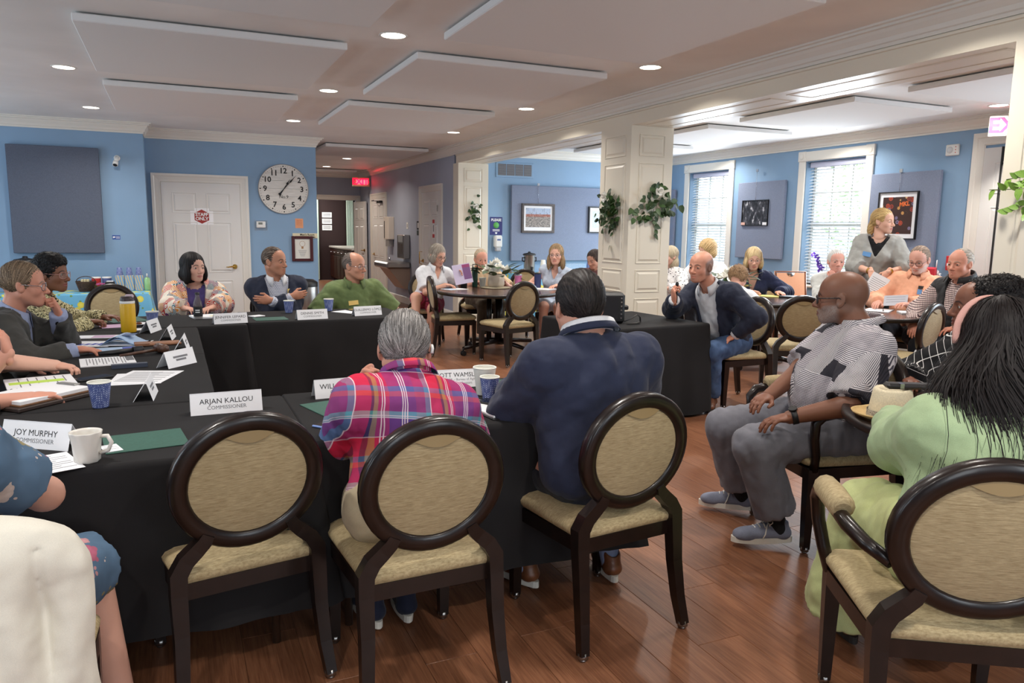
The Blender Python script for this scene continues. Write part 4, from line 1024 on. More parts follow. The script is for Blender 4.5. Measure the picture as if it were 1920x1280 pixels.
cloth_box(4.75, 6.9, 10.3, 10.9, 0.76, 0.1, 'blue lemon-print cloth at the back of the right room')
def urn(x, y, z, label, s=1.0):
    t = thing('coffee_urn', label, 'coffee urn', (x, y, z)); MB().lathe([(0.10*s, 0.0), (0.105*s, 0.03*s), (0.105*s, 0.04*s)], n=28).build('base', M_BLACK, t)
    MB().lathe([(0.105*s, 0.04*s), (0.108*s, 0.06*s), (0.108*s, 0.34*s), (0.112*s, 0.35*s)], n=28).build('body', M_STEEL, t); MB().lathe([(0.13*s, 0.35*s), (0.132*s, 0.365*s), (0.11*s, 0.385*s), (0.03*s, 0.40*s), (0.025*s, 0.42*s), (0, 0.425*s)], n=28).build('lid', M_BLACK, t)
    for q in (-1, 1): MB().tube([(q*0.105*s, 0, 0.30*s), (q*0.15*s, 0, 0.31*s), (q*0.15*s, 0, 0.24*s), (q*0.106*s, 0, 0.23*s)], 0.01, 6).build('handle', M_BLACK, t)
    MB().tube([(0, -0.1*s, 0.08*s), (0, -0.15*s, 0.08*s), (0, -0.155*s, 0.05*s)], 0.012, 8).box((-0.012, -0.16*s, 0.08*s), (0.012, -0.13*s, 0.13*s)).build('tap', M_BLACK, t)
urn(-1.56, 10.3, 0.622, 'steel coffee urn behind the two people at the left', 1.0); urn(5.02, 10.55, 0.762, 'steel coffee urn behind the pink tumbler', 0.78)
M_CUPB = None
def dotted_cup():
    n = NT('blue dotted paper cup'); co = n.coords('Object'); v = n.n('ShaderNodeTexVoronoi', i_Scale=120.0); v.inputs['Randomness'].default_value = 0.0; n.l(co, v.inputs['Vector'])
    n.l(n.ramp(v.outputs['Distance'], [(0.3, (176, 186, 214)), (0.36, (78, 92, 150)), (0.62, (70, 84, 142)), (0.68, (150, 162, 200))]), n.b.inputs['Base Color']); n.b.inputs['Roughness'].default_value = 0.55; return n.m
M_CUPB = dotted_cup(); M_CUPW = mat('white paper cup', (226, 226, 218), 0.6); M_COFFEE = mat('coffee', (60, 34, 22), 0.15)
def cup(x, y, z, label, s=1.0, m=None, group='blue patterned paper cups'):
    t = thing('paper_cup', label, 'cup', (x, y, z), 0, group); m = m or M_CUPB
    MB().lathe([(0, 0.004), (0.027*s, 0.004), (0.028*s, 0.0), (0.029*s, 0.004), (0.041*s, 0.098*s)], n=26).build('wall', m, t)
    MB().lathe([(0.0395*s, 0.097*s), (0.0275*s, 0.012), (0, 0.012)], n=26).build('lining', M_CUPW, t)
    MB().lathe([(0.0395*s, 0.097*s), (0.0425*s, 0.0975*s), (0.0430*s, 0.1*s), (0.0415*s, 0.1025*s), (0.0395*s, 0.1*s), (0.0395*s, 0.097*s)], n=26).build('rim', M_CUPW, t)
Z0 = TZ+0.0015
cup(-0.281, 3.235, Z0, 'large blue patterned paper cup on the left table'); cup(-0.15, 5.80, Z0, 'blue paper cup behind the farthest side-on name card'); cup(0.85, 6.36, Z0, 'blue paper cup before the man with crossed arms'); cup(1.185, 6.42, Z0, 'blue paper cup beside the man in the green shirt'); cup(1.17, 2.82, Z0, 'blue patterned paper cup in front of the white cup', 0.98); cup(1.19, 2.925, Z0, 'tall white paper cup behind the patterned cup', 1.18, M_CUPW, 'white paper cups')
def cup_column(x, y, z, n, label, inverted=True, m=None, s=0.95):
    t = thing('cup_stack', label, 'cup stack', (x, y, z)); 
    for k in range(n):
        MB().lathe([(0.041*s, k*0.012), (0.028*s, k*0.012+0.09*s), (0, k*0.012+0.09*s)] if inverted else [(0.028*s, k*0.012), (0.041*s, k*0.012+0.095*s)], n=18).build('cup', m or M_CUPB, t)
M_BOX = spots_mat = None
def dispenser_mat():
    n = NT('blue and sand patterned carton'); co = n.coords('Object', (10, 10, 10), (0.6, 0, 0.4)); w = n.n('ShaderNodeTexWave', i_Scale=1.2, i_Distortion=3.0); n.l(co, w.inputs['Vector'])
    n.l(n.ramp(w.outputs['Fac'], [(0.4, (120, 170, 214)), (0.6, (216, 190, 150))]), n.b.inputs['Base Color']); return n.m
M_CARTON = dispenser_mat()
for k, x in enumerate((-0.60, -0.495, -0.39)):
    t = thing('cup_carton', ('left', 'middle', 'right')[k]+' of three patterned cup cartons by the wall', 'carton', (x, 10.36, 0.6215)); MB().box((-0.046, -0.046, 0), (0.046, 0.046, 0.185), 0.003).build('carton', M_CARTON, t)
    cup_column(x, 10.36, 0.8075, 2, 'upside-down blue cups on the '+('left', 'middle', 'right')[k]+' carton', s=0.9)
t = thing('sanitizer_bottle', 'clear green pump bottle beside the cup cartons', 'bottle', (-0.30, 10.33, 0.6215)); MB().lathe([(0, 0), (0.034, 0), (0.036, 0.01), (0.036, 0.12), (0.028, 0.15), (0.012, 0.16)], n=20).build('bottle', mat('clear green gel', (150, 200, 140), 0.1, trans=0.0), t); MB().cyl((0, 0, 0.16), (0, 0, 0.2), 0.008, n=10).tube([(0, 0, 0.2), (0, -0.05, 0.197)], 0.007, 6).build('pump', M_WHITEP, t)
t = thing('wicker_basket', 'dark wicker basket of tea on the lemon cloth', 'basket', (-0.96, 10.3, 0.6215)); M_WICK = mat('dark wicker', (66, 44, 32), 0.7, noise=0.35, nscale=60)
for k in range(9): MB().lathe([(0.075+0.004*k, 0.008+0.013*k), (0.083+0.004*k, 0.014+0.013*k), (0.075+0.004*k, 0.02+0.013*k)], n=28).build('weave_row', M_WICK, t)
MB().lathe([(0, 0.002), (0.078, 0.002), (0.078, 0.008), (0, 0.008)], n=24).build('base', M_WICK, t); MB().tube([(0.1*math.cos(a), 0, 0.12+0.06*math.sin(a)) for a in np.linspace(0, PI, 14)], 0.005, 6).build('handle', M_WICK, t)
for k in range(3): MB().box((-0.05+0.03*k, -0.04, 0.04), (-0.025+0.03*k, 0.04, 0.145), 0.002).build('tea_packet', mat('cream packet', (214, 200, 160), 0.7), t)
for k, (x, m, lb) in enumerate(((-0.86, mat('red can', (196, 50, 44), 0.4), 'red sweetener tub on the lemon cloth'), (-0.745, mat('blue white box', (90, 100, 150), 0.5), 'blue and white sweetener tub on the lemon cloth'))):
    t = thing('sweetener_tub', lb, 'tub', (x, 10.42, 0.6215)); MB().lathe([(0, 0), (0.045, 0), (0.048, 0.005), (0.052, 0.15), (0.05, 0.16), (0.0, 0.16)], n=24).build('tub', m, t); MB().lathe([(0.053, 0.15), (0.054, 0.165), (0, 0.168)], n=24).build('lid', M_WHITEP, t)
t = thing('black_caddy', 'black napkin caddy beside the sweetener tubs', 'caddy', (-0.70, 10.22, 0.6215)); MB().box((-0.05, -0.05, 0), (0.05, 0.05, 0.12), 0.006).build('box', M_BLACK, t); MB().box((-0.035, -0.035, 0.121), (0.035, 0.035, 0.128)).build('napkins', M_PAPER, t)
M_PETALP = mat('pink petal', (214, 120, 170), 0.7); M_PETALW = mat('white petal', (240, 238, 230), 0.7); M_LEAF = None
def leaf_mat():
    n = NT('ivy leaf'); oi = n.n('ShaderNodeObjectInfo'); co = n.coords('Object', (40, 40, 40)); f = n.noise(co, 1.5, 2)
    c = n.ramp(f, [(0.35, (40, 70, 34)), (0.62, (74, 106, 52)), (0.75, (140, 164, 88))]); c2 = n.ramp(oi.outputs['Random'], [(0, (150, 160, 150)), (1, (255, 255, 255))])
    n.l(n.mix(1.0, c, c2, 'MULTIPLY'), n.b.inputs['Base Color']); n.b.inputs['Roughness'].default_value = 0.45; return n.m
M_LEAF = leaf_mat(); M_STEM = mat('green stem', (86, 100, 52), 0.6)
def bright_leaf_mat():
    n = NT('pothos leaf'); f = n.noise(n.coords('Object', (30, 30, 30)), 1.2, 2); n.l(n.ramp(f, [(0.35, (84, 130, 44)), (0.65, (150, 186, 78))]), n.b.inputs['Base Color']); n.b.inputs['Roughness'].default_value = 0.4; return n.m
M_POTHOS = bright_leaf_mat()
def leaf_mesh(w=0.5, fold=0.18):
    n = 9; vs = []; fs = []
    for i in range(n):
        t = i/(n-1); hw = w*(math.sin(PI*min(1, t*0.92+0.08))**0.75)*(1-t*0.55)*0.95 if 0 < i < n-1 else (0.03 if i == 0 else 0.0)
        y = t; z = -0.12*t*t; vs += [(-hw, y-(0.07 if i == 1 else 0), z+hw*fold), (0, y, z), (hw, y-(0.07 if i == 1 else 0), z+hw*fold)]
    for i in range(n-1):
        a = 3*i; fs += [(a, a+1, a+4, a+3), (a+1, a+2, a+5, a+4)]
    mb = MB(); mb.add(vs, fs, True); me = mb.rawmesh('leaf'); return me
LEAF = leaf_mesh(); LEAF.materials.append(M_LEAF); LEAF2 = leaf_mesh(0.42, 0.12); LEAF2.materials.append(M_POTHOS)
def put_leaf(parent, me, pos, d, n, size):
    d = unit(d); n = np.array(n, float); n = unit(n-d*(n @ d)); x = np.cross(d, n)
    o = bpy.data.objects.new('leaf', me); COL.objects.link(o); o.parent = parent
    o.matrix_local = Matrix(((x[0]*size, d[0]*size, n[0]*size, pos[0]), (x[1]*size, d[1]*size, n[1]*size, pos[1]), (x[2]*size, d[2]*size, n[2]*size, pos[2]), (0, 0, 0, 1)))
def rose(parent, c, n, r, m):
    n = unit(n); x = unit(np.cross(n, (0.3, 0.2, 1))); y = np.cross(n, x); mb = MB()
    for k in range(9):
        a = k*2.4; rr = r*(0.25+0.75*k/8); cc, ss = math.cos(a), math.sin(a); d = x*cc+y*ss; tt = -x*ss+y*cc
        vs = [];
        for i in range(4):
            for j in range(5):
                u = i/3; v = j/4-0.5; p = np.array(c)+d*rr*(0.35+0.65*u)*math.cos(v*1.6)+tt*rr*1.3*v*(0.6+u*0.5)+n*r*(0.9-0.75*k/8)*(u)*(1.1-abs(v)); vs.append(p)
        mb.add(vs, [(i*5+j, i*5+j+1, (i+1)*5+j+1, (i+1)*5+j) for i in range(3) for j in range(4)], True)
    return mb.build('rose', m, parent)
def garland(label, origin, right, out, blobs, trails, me=None, size=0.07, rose_at=None, stem_m=None, seed=1):
    """leaves scattered in blobs and along trailing stems on a vertical face"""
    r = random.Random(seed); o0 = np.array(origin, float); R = np.array(right, float); O = np.array(out, float); U = np.array((0, 0, 1.0)); t = thing('ivy_garland', label, 'garland', tuple(o0)); me = me or LEAF
    for (u, v, su, sv, n) in blobs:
        for k in range(n):
            a, b = u+r.gauss(0, su), v+r.gauss(0, sv); dpt = 0.015+abs(r.gauss(0, 0.035))
            put_leaf(t, me, R*a+U*b+O*dpt, R*r.uniform(-1, 1)+U*r.uniform(-1.3, 0.4)+O*r.uniform(0, 0.5), O+R*r.uniform(-0.6, 0.6)+U*r.uniform(-0.2, 0.7), size*r.uniform(0.7, 1.2))
    for pts in trails:
        P = [R*a+U*b+O*c for a, b, c in pts]; MB().tube(P, 0.0022, 6).build('stem', stem_m or M_STEM, t)
        for i in range(len(P)-1):
            for f in (0.3, 0.8):
                q = P[i]*(1-f)+P[i+1]*f; s = r.choice((-1, 1)); d = (P[i+1]-P[i]); put_leaf(t, me, q, unit(d)*0.5+s*np.cross(O, unit(d))+O*0.3+U*-0.5, O+U*0.3+R*r.uniform(-0.4, 0.4), size*r.uniform(0.75, 1.15))
    for c in (rose_at or []): rose(t, R*c[0]+U*c[1]+O*0.10, O, c[2], M_PETALW)
    return t
garland('leafy garland with white rose on the left face of the middle column', (3.995, 6.45, 1.62), (0, -1, 0), (-1, 0, 0), [(-0.02, 0.02, 0.095, 0.10, 95)], [[(0.0, -0.05, 0.02), (0.02, -0.14, 0.02), (0.0, -0.24, 0.02)], [(-0.1, 0.0, 0.02), (-0.2, -0.06, 0.04), (-0.24, -0.1, 0.05)]], rose_at=[(-0.03, 0.13, 0.06)], seed=3)
garland('trailing ivy garland with white rose on the front face of the middle column', (4.27, 6.205, 1.66), (1, 0, 0), (0, -1, 0), [(0.0, 0.08, 0.055, 0.06, 26), (0.12, 0.0, 0.06, 0.05, 16), (-0.07, -0.08, 0.06, 0.05, 10)], [[(0.0, 0.05, 0.02), (-0.1, 0.02, 0.03), (-0.2, -0.06, 0.03), (-0.28, -0.02, 0.04)], [(0, -0.02, 0.02), (-0.03, -0.12, 0.02), (0.02, -0.2, 0.02), (0.01, -0.28, 0.02)], [(0.05, 0.08, 0.02), (0.14, 0.1, 0.03), (0.2, 0.02, 0.04)], [(-0.28, -0.02, 0.04), (-0.22, -0.14, 0.03), (-0.12, -0.12, 0.03)]], rose_at=[(-0.0, 0.14, 0.05)], seed=5)
garland('small leafy garland on the far white pilaster', (4.26, 10.945, 1.68), (1, 0, 0), (0, -1, 0), [(0.0, 0.0, 0.045, 0.10, 36)], [], size=0.07, rose_at=[(-0.01, 0.08, 0.05), (0.02, -0.05, 0.04)], seed=7)
garland('bright green trailing vine on the column at the right edge', (3.995, 2.56, 1.66), (0, -1, 0), (-1, 0, 0), [(0.09, -0.02, 0.03, 0.06, 9)], [[(0.16, 0.10, 0.02), (0.06, 0.06, 0.04), (-0.02, 0.05, 0.05)], [(0.12, 0.0, 0.02), (0.02, 0.0, 0.05), (-0.09, 0.0, 0.07)], [(0.1, -0.06, 0.03), (0.04, -0.1, 0.04), (0.0, -0.12, 0.05)], [(0.18, 0.14, 0.02), (0.08, 0.15, 0.03)]], me=LEAF2, size=0.06, seed=11)
def bouquet(x, y, z, label, s=1.0, petal=None, n=9, seed=1):
    r = random.Random(seed); t = thing('flower_arrangement', label, 'flowers', (x, y, z)); MB().lathe([(0, 0), (0.045*s, 0), (0.055*s, 0.02*s), (0.05*s, 0.08*s), (0.04*s, 0.085*s)], n=18).build('pot', mat('pale stone pot', (196, 184, 170), 0.7), t)
    for k in range(n):
        a = k*2.4; q = 0.09*s*math.sqrt(k/n); rose(t, (q*math.cos(a), q*math.sin(a), (0.15-0.35*q)*s+0.01), (q*4*math.cos(a), q*4*math.sin(a), 1), 0.042*s, petal or M_PETALW)
    for k in range(24):
        a = r.uniform(0, 6.28); q = r.uniform(0.06, 0.13)*s; put_leaf(t, LEAF, (q*math.cos(a), q*math.sin(a), r.uniform(0.06, 0.14)*s), (math.cos(a), math.sin(a), r.uniform(-0.3, 0.8)), (0, 0, 1), 0.07*s)
bouquet(3.60, 8.50, Z0, 'white flower centrepiece on the far round table', 1.9, seed=2); bouquet(5.62, 6.62, Z0, 'white flower centrepiece behind the speaker', 1.8, seed=4)
bouquet(-0.80, 10.2, 0.6215, 'small pink flower posy on the lemon cloth', 0.55, M_PETALP, seed=6)

# ================================================================ NAME CARDS AND PAPERS
def tent_card(x, y, rz, lines, label, w=0.235, h=0.078, bar=False):
    t = thing('name_card', label, 'name card', (x, y, Z0), rz, 'folded white name cards'); lean = 0.30
    s, c = math.sin(lean), math.cos(lean); fr = lambda u, v, w_: (u, -0.03+v*s-w_*c, v*c+w_*s); bk = lambda u, v, w_: (-u, 0.018-v*0.05+w_, v*c)
    mb = MB(); mb.prism([(-w/2, 0), (w/2, 0), (w/2, h), (-w/2, h)], -0.0012, fr); mb.build('front_leaf', M_PAPER, t)
    top = h*s-0.03; mb = MB(); mb.add([(-w/2, top, h*c), (w/2, top, h*c), (w/2, top+0.05, 0.0), (-w/2, top+0.05, 0.0), (-w/2, top-0.001, h*c-0.001), (w/2, top-0.001, h*c-0.001), (w/2, top+0.048, 0), (-w/2, top+0.048, 0)], [(0, 1, 2, 3), (7, 6, 5, 4), (0, 3, 7, 4), (1, 5, 6, 2), (2, 6, 7, 3)]); mb.build('back_leaf', M_PAPER, t)
    if bar:
        for k, (a, b, zz) in enumerate(((-0.05, 0.05, 0.045), (-0.035, 0.035, 0.03))): flat(MB(), lambda u, v, w_: fr(u, v, 0.0002+w_), a, zz, b, zz+0.010, 0.0004).build('text_line', M_GREYINK, t)
    else:
        for txt, sz, v, m in lines: lettering(t, txt, sz, (lambda v0: (lambda u, vv, w_: fr(u, vv+v0, w_)))(v), m, depth=0.0004)
def nm(a, b='COMMISSIONER', s=0.027): return [(a, s, 0.048, M_INK), (b, s*0.72, 0.024, M_GREYINK)]
tent_card(0.36, 5.80, 0.16, nm('JENNIFER LEPARD'), 'white name card before the woman in the paisley jacket'); tent_card(0.955, 5.88, 0.12, nm('DENNIS SMITH'), 'white name card before the man with crossed arms'); tent_card(1.415, 6.01, 0.18, nm('GUILLERMO LÓPEZ'), 'white name card before the man in the green shirt')
tent_card(0.16, 2.995, 0.02, nm('ARJAN KALLOU'), 'white name card behind the empty foreground chair', 0.255, 0.082); tent_card(-0.41, 2.72, -0.62, nm('JOY MURPHY'), 'white name card beside the white mug', 0.25, 0.085); tent_card(0.64, 3.12, 0.06, [('WILLIAM             ', 0.03, 0.048, M_INK), ('COMMISSIONER', 0.02, 0.024, M_GREYINK)], 'white name card left of the plaid shirt man', 0.27, 0.08)
tent_card(1.135, 3.13, -0.10, [('SCOTT WAMSLEY', 0.028, 0.056, M_INK), ('DIRECTOR – Bureau of Aging', 0.015, 0.036, M_GREYINK), ('Licensing, and Support', 0.015, 0.019, M_GREYINK)], 'white name card between the two men seen from behind', 0.26, 0.082)
for k, (x, y, rz, lb) in enumerate(((-0.15, 5.49, 1.25, 'farthest side-on name card, beside the yellow bottle'), (-0.045, 5.10, 1.45, 'second farthest side-on name card on the left table'), (0.03, 4.64, 1.5, 'side-on name card at the end of the brown pouch'), (0.0, 4.10, 0.85, 'tilted name card before the gavel'), (-0.12, 3.38, 1.5, 'nearest side-on name card, right of the patterned cup'))): tent_card(x, y, rz, None, lb, 0.2, 0.085, bar=True)
def sheet(name, label, cat, x, y, rz, w, h, m, z=None, th=0.0016, text=0, tm=None, col_blocks=()):
    z = Z0 if z is None else z; t = thing(name, label, cat, (x, y, z), rz); mb = MB(); mb.box((-w/2, -h/2, 0), (w/2, h/2, th), min(0.0006, th*0.3)); mb.build('leaf', m, t)
    for k in range(text): MB().box((-w*0.4, h*0.36-k*h*0.8/max(1, text), th), (w*(0.4-0.25*((k*7) % 3 == 0)), h*0.36-k*h*0.8/max(1, text)+h*0.012+0.0012, th+0.0003)).build('text_line', tm or M_GREYINK, t)
    for (a, b, c, d, mm) in col_blocks: MB().box((a*w, b*h, th), (c*w, d*h, th+0.0004)).build('printed_block', mm, t)
    return t
M_FOLD = mat('dark green folder card', (52, 92, 80), 0.7, noise=0.05, nscale=100); M_PBLUE = mat('royal blue print', (48, 70, 170), 0.6); M_PLB = mat('pale blue print', (170, 196, 226), 0.6); M_LIMEP = mat('highlighter green paper', (196, 230, 90), 0.7); M_PPINK = mat('pale pink print', (206, 170, 200), 0.7)
sheet('folder', 'dark green folder beside the white mug', 'folder', -0.11, 2.665, 0.12, 0.24, 0.22, M_FOLD, th=0.003); sheet('folder', 'dark green folder under the left edge of the plaid shirt', 'folder', 0.56, 2.90, 0.25, 0.20, 0.26, M_FOLD, th=0.003); sheet('folder', 'dark green folder before the man with crossed arms', 'folder', 0.66, 5.97, 0.05, 0.24, 0.2, M_FOLD, th=0.003); sheet('folder', 'dark green folder beyond the yellow bottle', 'folder', -0.34, 6.22, 0.3, 0.24, 0.30, M_FOLD, th=0.003); sheet('folder', 'dark green folder left of the navy suit man', 'folder', 1.38, 3.08, 0.1, 0.2, 0.22, M_FOLD, th=0.003)
sheet('note_paper', 'handwritten note beside the woman in the floral dress', 'paper', -0.36, 2.50, 0.35, 0.14, 0.2, M_PAPER, z=Z0+0.0001, text=8); sheet('business_card', 'white business card on the near green folder', 'card', -0.205, 2.60, 0.3, 0.05, 0.085, M_PAPER, z=Z0+0.0031, text=3)
t = sheet('clipboard', 'clipboard with a stack of white sheets at the left edge', 'clipboard', -0.52, 3.45, -0.75, 0.24, 0.33, mat('brown clipboard', (120, 84, 56), 0.5), th=0.006, z=Z0+0.018); MB().box((-0.115, -0.16, 0.0062), (0.115, 0.15, 0.02), 0.001).build('sheets', M_PAPER, t); MB().box((-0.05, 0.13, 0.0201), (0.05, 0.16, 0.026), 0.002).build('clip', M_STEEL, t)
o = MB().box((-0.13, -0.18, 0), (0.13, 0.18, 0.017), 0.004).build('portfolio', mat('dark brown leather', (58, 46, 42), 0.5)); o.location = (-0.52, 3.45, Z0); o.rotation_euler = (0, 0, -0.75); tag(o, 'dark portfolio under the clipboard', 'portfolio')
t = sheet('spiral_notebook', 'open spiral notebook with a green highlighted block', 'notebook', -0.56, 3.83, -1.35, 0.26, 0.26, M_PAPER, th=0.008, text=6, col_blocks=((-0.1, -0.45, 0.12, 0.35, M_LIMEP),)); MB().tube([(0.13+0.004*math.cos(a), -0.12+a*0.0032, 0.005+0.005*math.sin(a)) for a in np.linspace(0, 75, 300)], 0.001, 4).build('spiral', M_BLACK, t)
sheet('stapled_report', 'stapled white report under the bare forearm', 'papers', -0.33, 4.32, -1.45, 0.25, 0.25, M_PAPER, th=0.006, text=14, col_blocks=((-0.5, 0.34, 0.1, 0.49, mat('grey print', (110, 112, 116), 0.7)),)); sheet('agenda_paper', 'white printed agenda beside the tilted name card', 'paper', -0.14, 3.83, -0.35, 0.24, 0.30, M_PAPER, text=14); sheet('agenda_paper', 'white sheet under the printed agenda', 'paper', -0.17, 3.80, -0.1, 0.22, 0.28, M_PAPER, z=Z0-0.0012)
bm_ = sheet('magazine', 'open white magazine with blue bar chart', 'magazine', -0.46, 5.0, -0.3, 0.26, 0.21, M_PAPER, th=0.004, text=2); 
for k in range(6): MB().box((-0.09+0.034*k, -0.06, 0.004), (-0.066+0.034*k, -0.02+0.012*k, 0.0044)).build('printed_block', M_PBLUE, bm_)
sheet('leaflet', 'pale pink and white leaflet before the man with his hand at his chin', 'leaflet', -0.42, 5.32, -0.15, 0.30, 0.14, M_PAPER, text=0, col_blocks=((-0.2, -0.4, 0.2, 0.4, M_PPINK), (0.36, -0.2, 0.47, 0.4, mat('dark red print', (150, 50, 70), 0.6))))
def curled_booklet(x, y, rz, label):
    t = thing('booklet', label, 'booklet', (x, y, Z0), rz); n = 14
    for k, (L, hh, m, w) in enumerate(((0.24, 0.0, M_PAPER, 0.20), (0.23, 0.035, M_PLB, 0.2), (0.21, 0.05, M_PLB, 0.2))):
        mb = MB(); vs = []
        for i in range(n+1):
            s = i/n; xx = -0.12+L*s; z = 0.004+hh*math.sin(PI*min(1, s*1.15))**1.2; vs += [(xx, -w/2, z), (xx, w/2, z), (xx, -w/2, z+0.0015), (xx, w/2, z+0.0015)]
        fs = []
        for i in range(n): a = 4*i; b = a+4; fs += [(a, a+1, b+1, b), (a+2, b+2, b+3, a+3), (a, b, b+2, a+2), (a+1, a+3, b+3, b+1)]
        mb.add(vs, fs, True); mb.build('page', m, t)
    MB().box((-0.02, -0.04, 0.0562), (0.05, 0.05, 0.0566)).build('text_block', mat('blue grey ink', (90, 110, 150), 0.7), t)
curled_booklet(-0.27, 4.95, -0.25, 'pale blue booklet curling open on the left table')
sheet('booklet', 'flat blue and white booklet under the man\'s hand', 'booklet', -0.33, 4.72, 0.1, 0.24, 0.17, M_PLB, th=0.005, text=2, col_blocks=((0.2, -0.4, 0.45, 0.4, M_PBLUE),))
t = thing('leather_pouch', 'flat tan leather pouch pointing at the side-on cards', 'pouch', (-0.10, 4.86, Z0), 0.1); MB().box((-0.13, -0.05, 0), (0.12, 0.05, 0.016), 0.006).build('body', mat('tan leather', (150, 104, 76), 0.55, noise=0.12, nscale=20), t); MB().box((-0.13, -0.051, 0.012), (-0.05, 0.051, 0.0175), 0.003).build('flap', mat('tan leather flap', (136, 92, 66), 0.55), t)
t = thing('gavel', 'dark wooden gavel on the left table', 'gavel', (-0.10, 4.52, Z0+0.022), 0.45); M_GAV = mat('gavel walnut', (84, 56, 42), 0.35, noise=0.2, nscale=30); MB().cyl((-0.2, 0, -0.010), (0.0, 0, 0), 0.007, 0.009, 12).build('handle', M_GAV, t); MB().lathe([(0, -0.05), (0.02, -0.05), (0.026, -0.04), (0.022, -0.03), (0.026, -0.02), (0.028, 0.0), (0.026, 0.02), (0.022, 0.03), (0.026, 0.04), (0.02, 0.05), (0, 0.05)], (0.02, 0, 0.005), 20, rotx(PI/2)).build('head', M_GAV, t)
t = thing('hand_microphone', 'black hand-held microphone beside the gavel', 'microphone', (-0.26, 4.53, Z0+0.019), 0.35); MB().cyl((-0.13, 0, 0), (0.04, 0, 0), 0.012, 0.016, 16).build('handle', M_BLACK, t); MB().cyl((0.04, 0, 0), (0.085, 0, 0), 0.021, 0.023, 16).ball((0.085, 0, 0), (0.012, 0.023, 0.023)).build('grille', mat('dark mesh', (50, 50, 54), 0.5, 0.5), t)
def phone(x, y, rz, label, z=None, m=None):
    t = thing('smartphone', label, 'phone', (x, y, Z0 if z is None else z), rz); MB().box((-0.036, -0.075, 0), (0.036, 0.075, 0.008), 0.003).build('case', m or M_BLACK, t); MB().box((-0.032, -0.07, 0.008), (0.032, 0.07, 0.0085)).build('screen', mat('dark glass screen', (14, 14, 18), 0.08), t)
phone(-0.355, 3.86, -1.0, 'black smartphone in front of the bare forearm'); phone(0.50, 2.665, -0.9, 'smartphone in a light blue case left of the plaid shirt', m=mat('light blue case', (120, 150, 210), 0.4)); phone(1.145, 2.70, 0.5, 'black smartphone beside the patterned cup', z=Z0+0.0123); phone(1.38, 6.36, 0.3, 'black smartphone before the man in the green shirt', z=Z0+0.0016)
t = sheet('black_folder', 'black folder holding white sheets right of the plaid shirt', 'folder', 1.115, 2.655, 0.12, 0.16, 0.30, M_BLACK, th=0.004); MB().box((-0.07, -0.13, 0.0041), (0.07, 0.14, 0.012), 0.001).build('sheets', M_PAPER, t)
sheet('stapler', 'dark stapler-like case beside the stapled report', 'case', -0.22, 4.115, 0.1, 0.16, 0.035, mat('dark blue grey plastic', (52, 60, 78), 0.4), th=0.02)
t = thing('water_bottle', 'tall yellow insulated bottle with dark lid', 'bottle', (-0.285, 5.50, Z0)); MB().lathe([(0, 0), (0.043, 0), (0.046, 0.006), (0.046, 0.185), (0.044, 0.19)], n=28).build('body', mat('matt yellow', (218, 172, 26), 0.4), t); MB().lathe([(0.0445, 0.19), (0.0455, 0.192), (0.0455, 0.204), (0.043, 0.206)], n=28).build('collar', M_WHITEP, t); MB().lathe([(0.043, 0.206), (0.042, 0.222), (0.034, 0.236), (0.0, 0.238)], n=28).build('lid', mat('dark lid', (56, 44, 46), 0.4), t); MB().box((-0.012, -0.02, 0.222), (0.04, 0.02, 0.248), 0.008).build('flip_spout', mat('mauve plastic', (190, 172, 184), 0.4), t)
t = thing('iced_tea_bottle', 'clear glass bottle with black label before the woman in paisley', 'bottle', (0.155, 6.13, Z0)); MB().lathe([(0, 0.003), (0.030, 0.0), (0.032, 0.006), (0.032, 0.105), (0.028, 0.13), (0.016, 0.165), (0.015, 0.185)], n=24).build('glass', mat('tinted glass', (120, 110, 104), 0.1, alpha=0.45), t); MB().lathe([(0.0326, 0.02), (0.0326, 0.095)], n=24).build('label', M_INK, t); MB().lathe([(0.017, 0.183), (0.017, 0.2), (0, 0.201)], n=20).build('cap', M_BLACK, t)
for z in (0.065, 0.05): MB().lathe([(0.0329, z), (0.0329, z+0.008)], (0, 0, 0), 8, rotz(-2.2), sweep=1.0).build('text_band', M_SIGNW, t)
t = thing('mug', 'white swirl coffee mug on the near left table', 'mug', (-0.26, 2.49, Z0)); M_CER = mat('white ceramic', (226, 222, 214), 0.25); mb = MB(); vs = []; N = 48; prof = [(0.030, 0.0), (0.034, 0.004), (0.036, 0.03), (0.040, 0.06), (0.044, 0.088), (0.0445, 0.092), (0.042, 0.092), (0.040, 0.085), (0.032, 0.02), (0.0, 0.012)]
for j, (r, z) in enumerate(prof):
    for i in range(N): a = 2*PI*i/N; k = 0.0016*math.sin(8*a+z*60) if j < 5 else 0; vs.append(((r+k)*math.cos(a), (r+k)*math.sin(a), z))
mb.add(vs, [(j*N+i, j*N+(i+1) % N, (j+1)*N+(i+1) % N, (j+1)*N+i) for j in range(len(prof)-1) for i in range(N)], True); mb.build('body', M_CER, t); MB().tube([(0.036, -0.01, 0.076), (0.058, -0.02, 0.078), (0.068, -0.024, 0.058), (0.058, -0.02, 0.034), (0.036, -0.012, 0.026)], [0.006, 0.0065, 0.0065, 0.006, 0.006], 8).build('handle', M_CER, t)
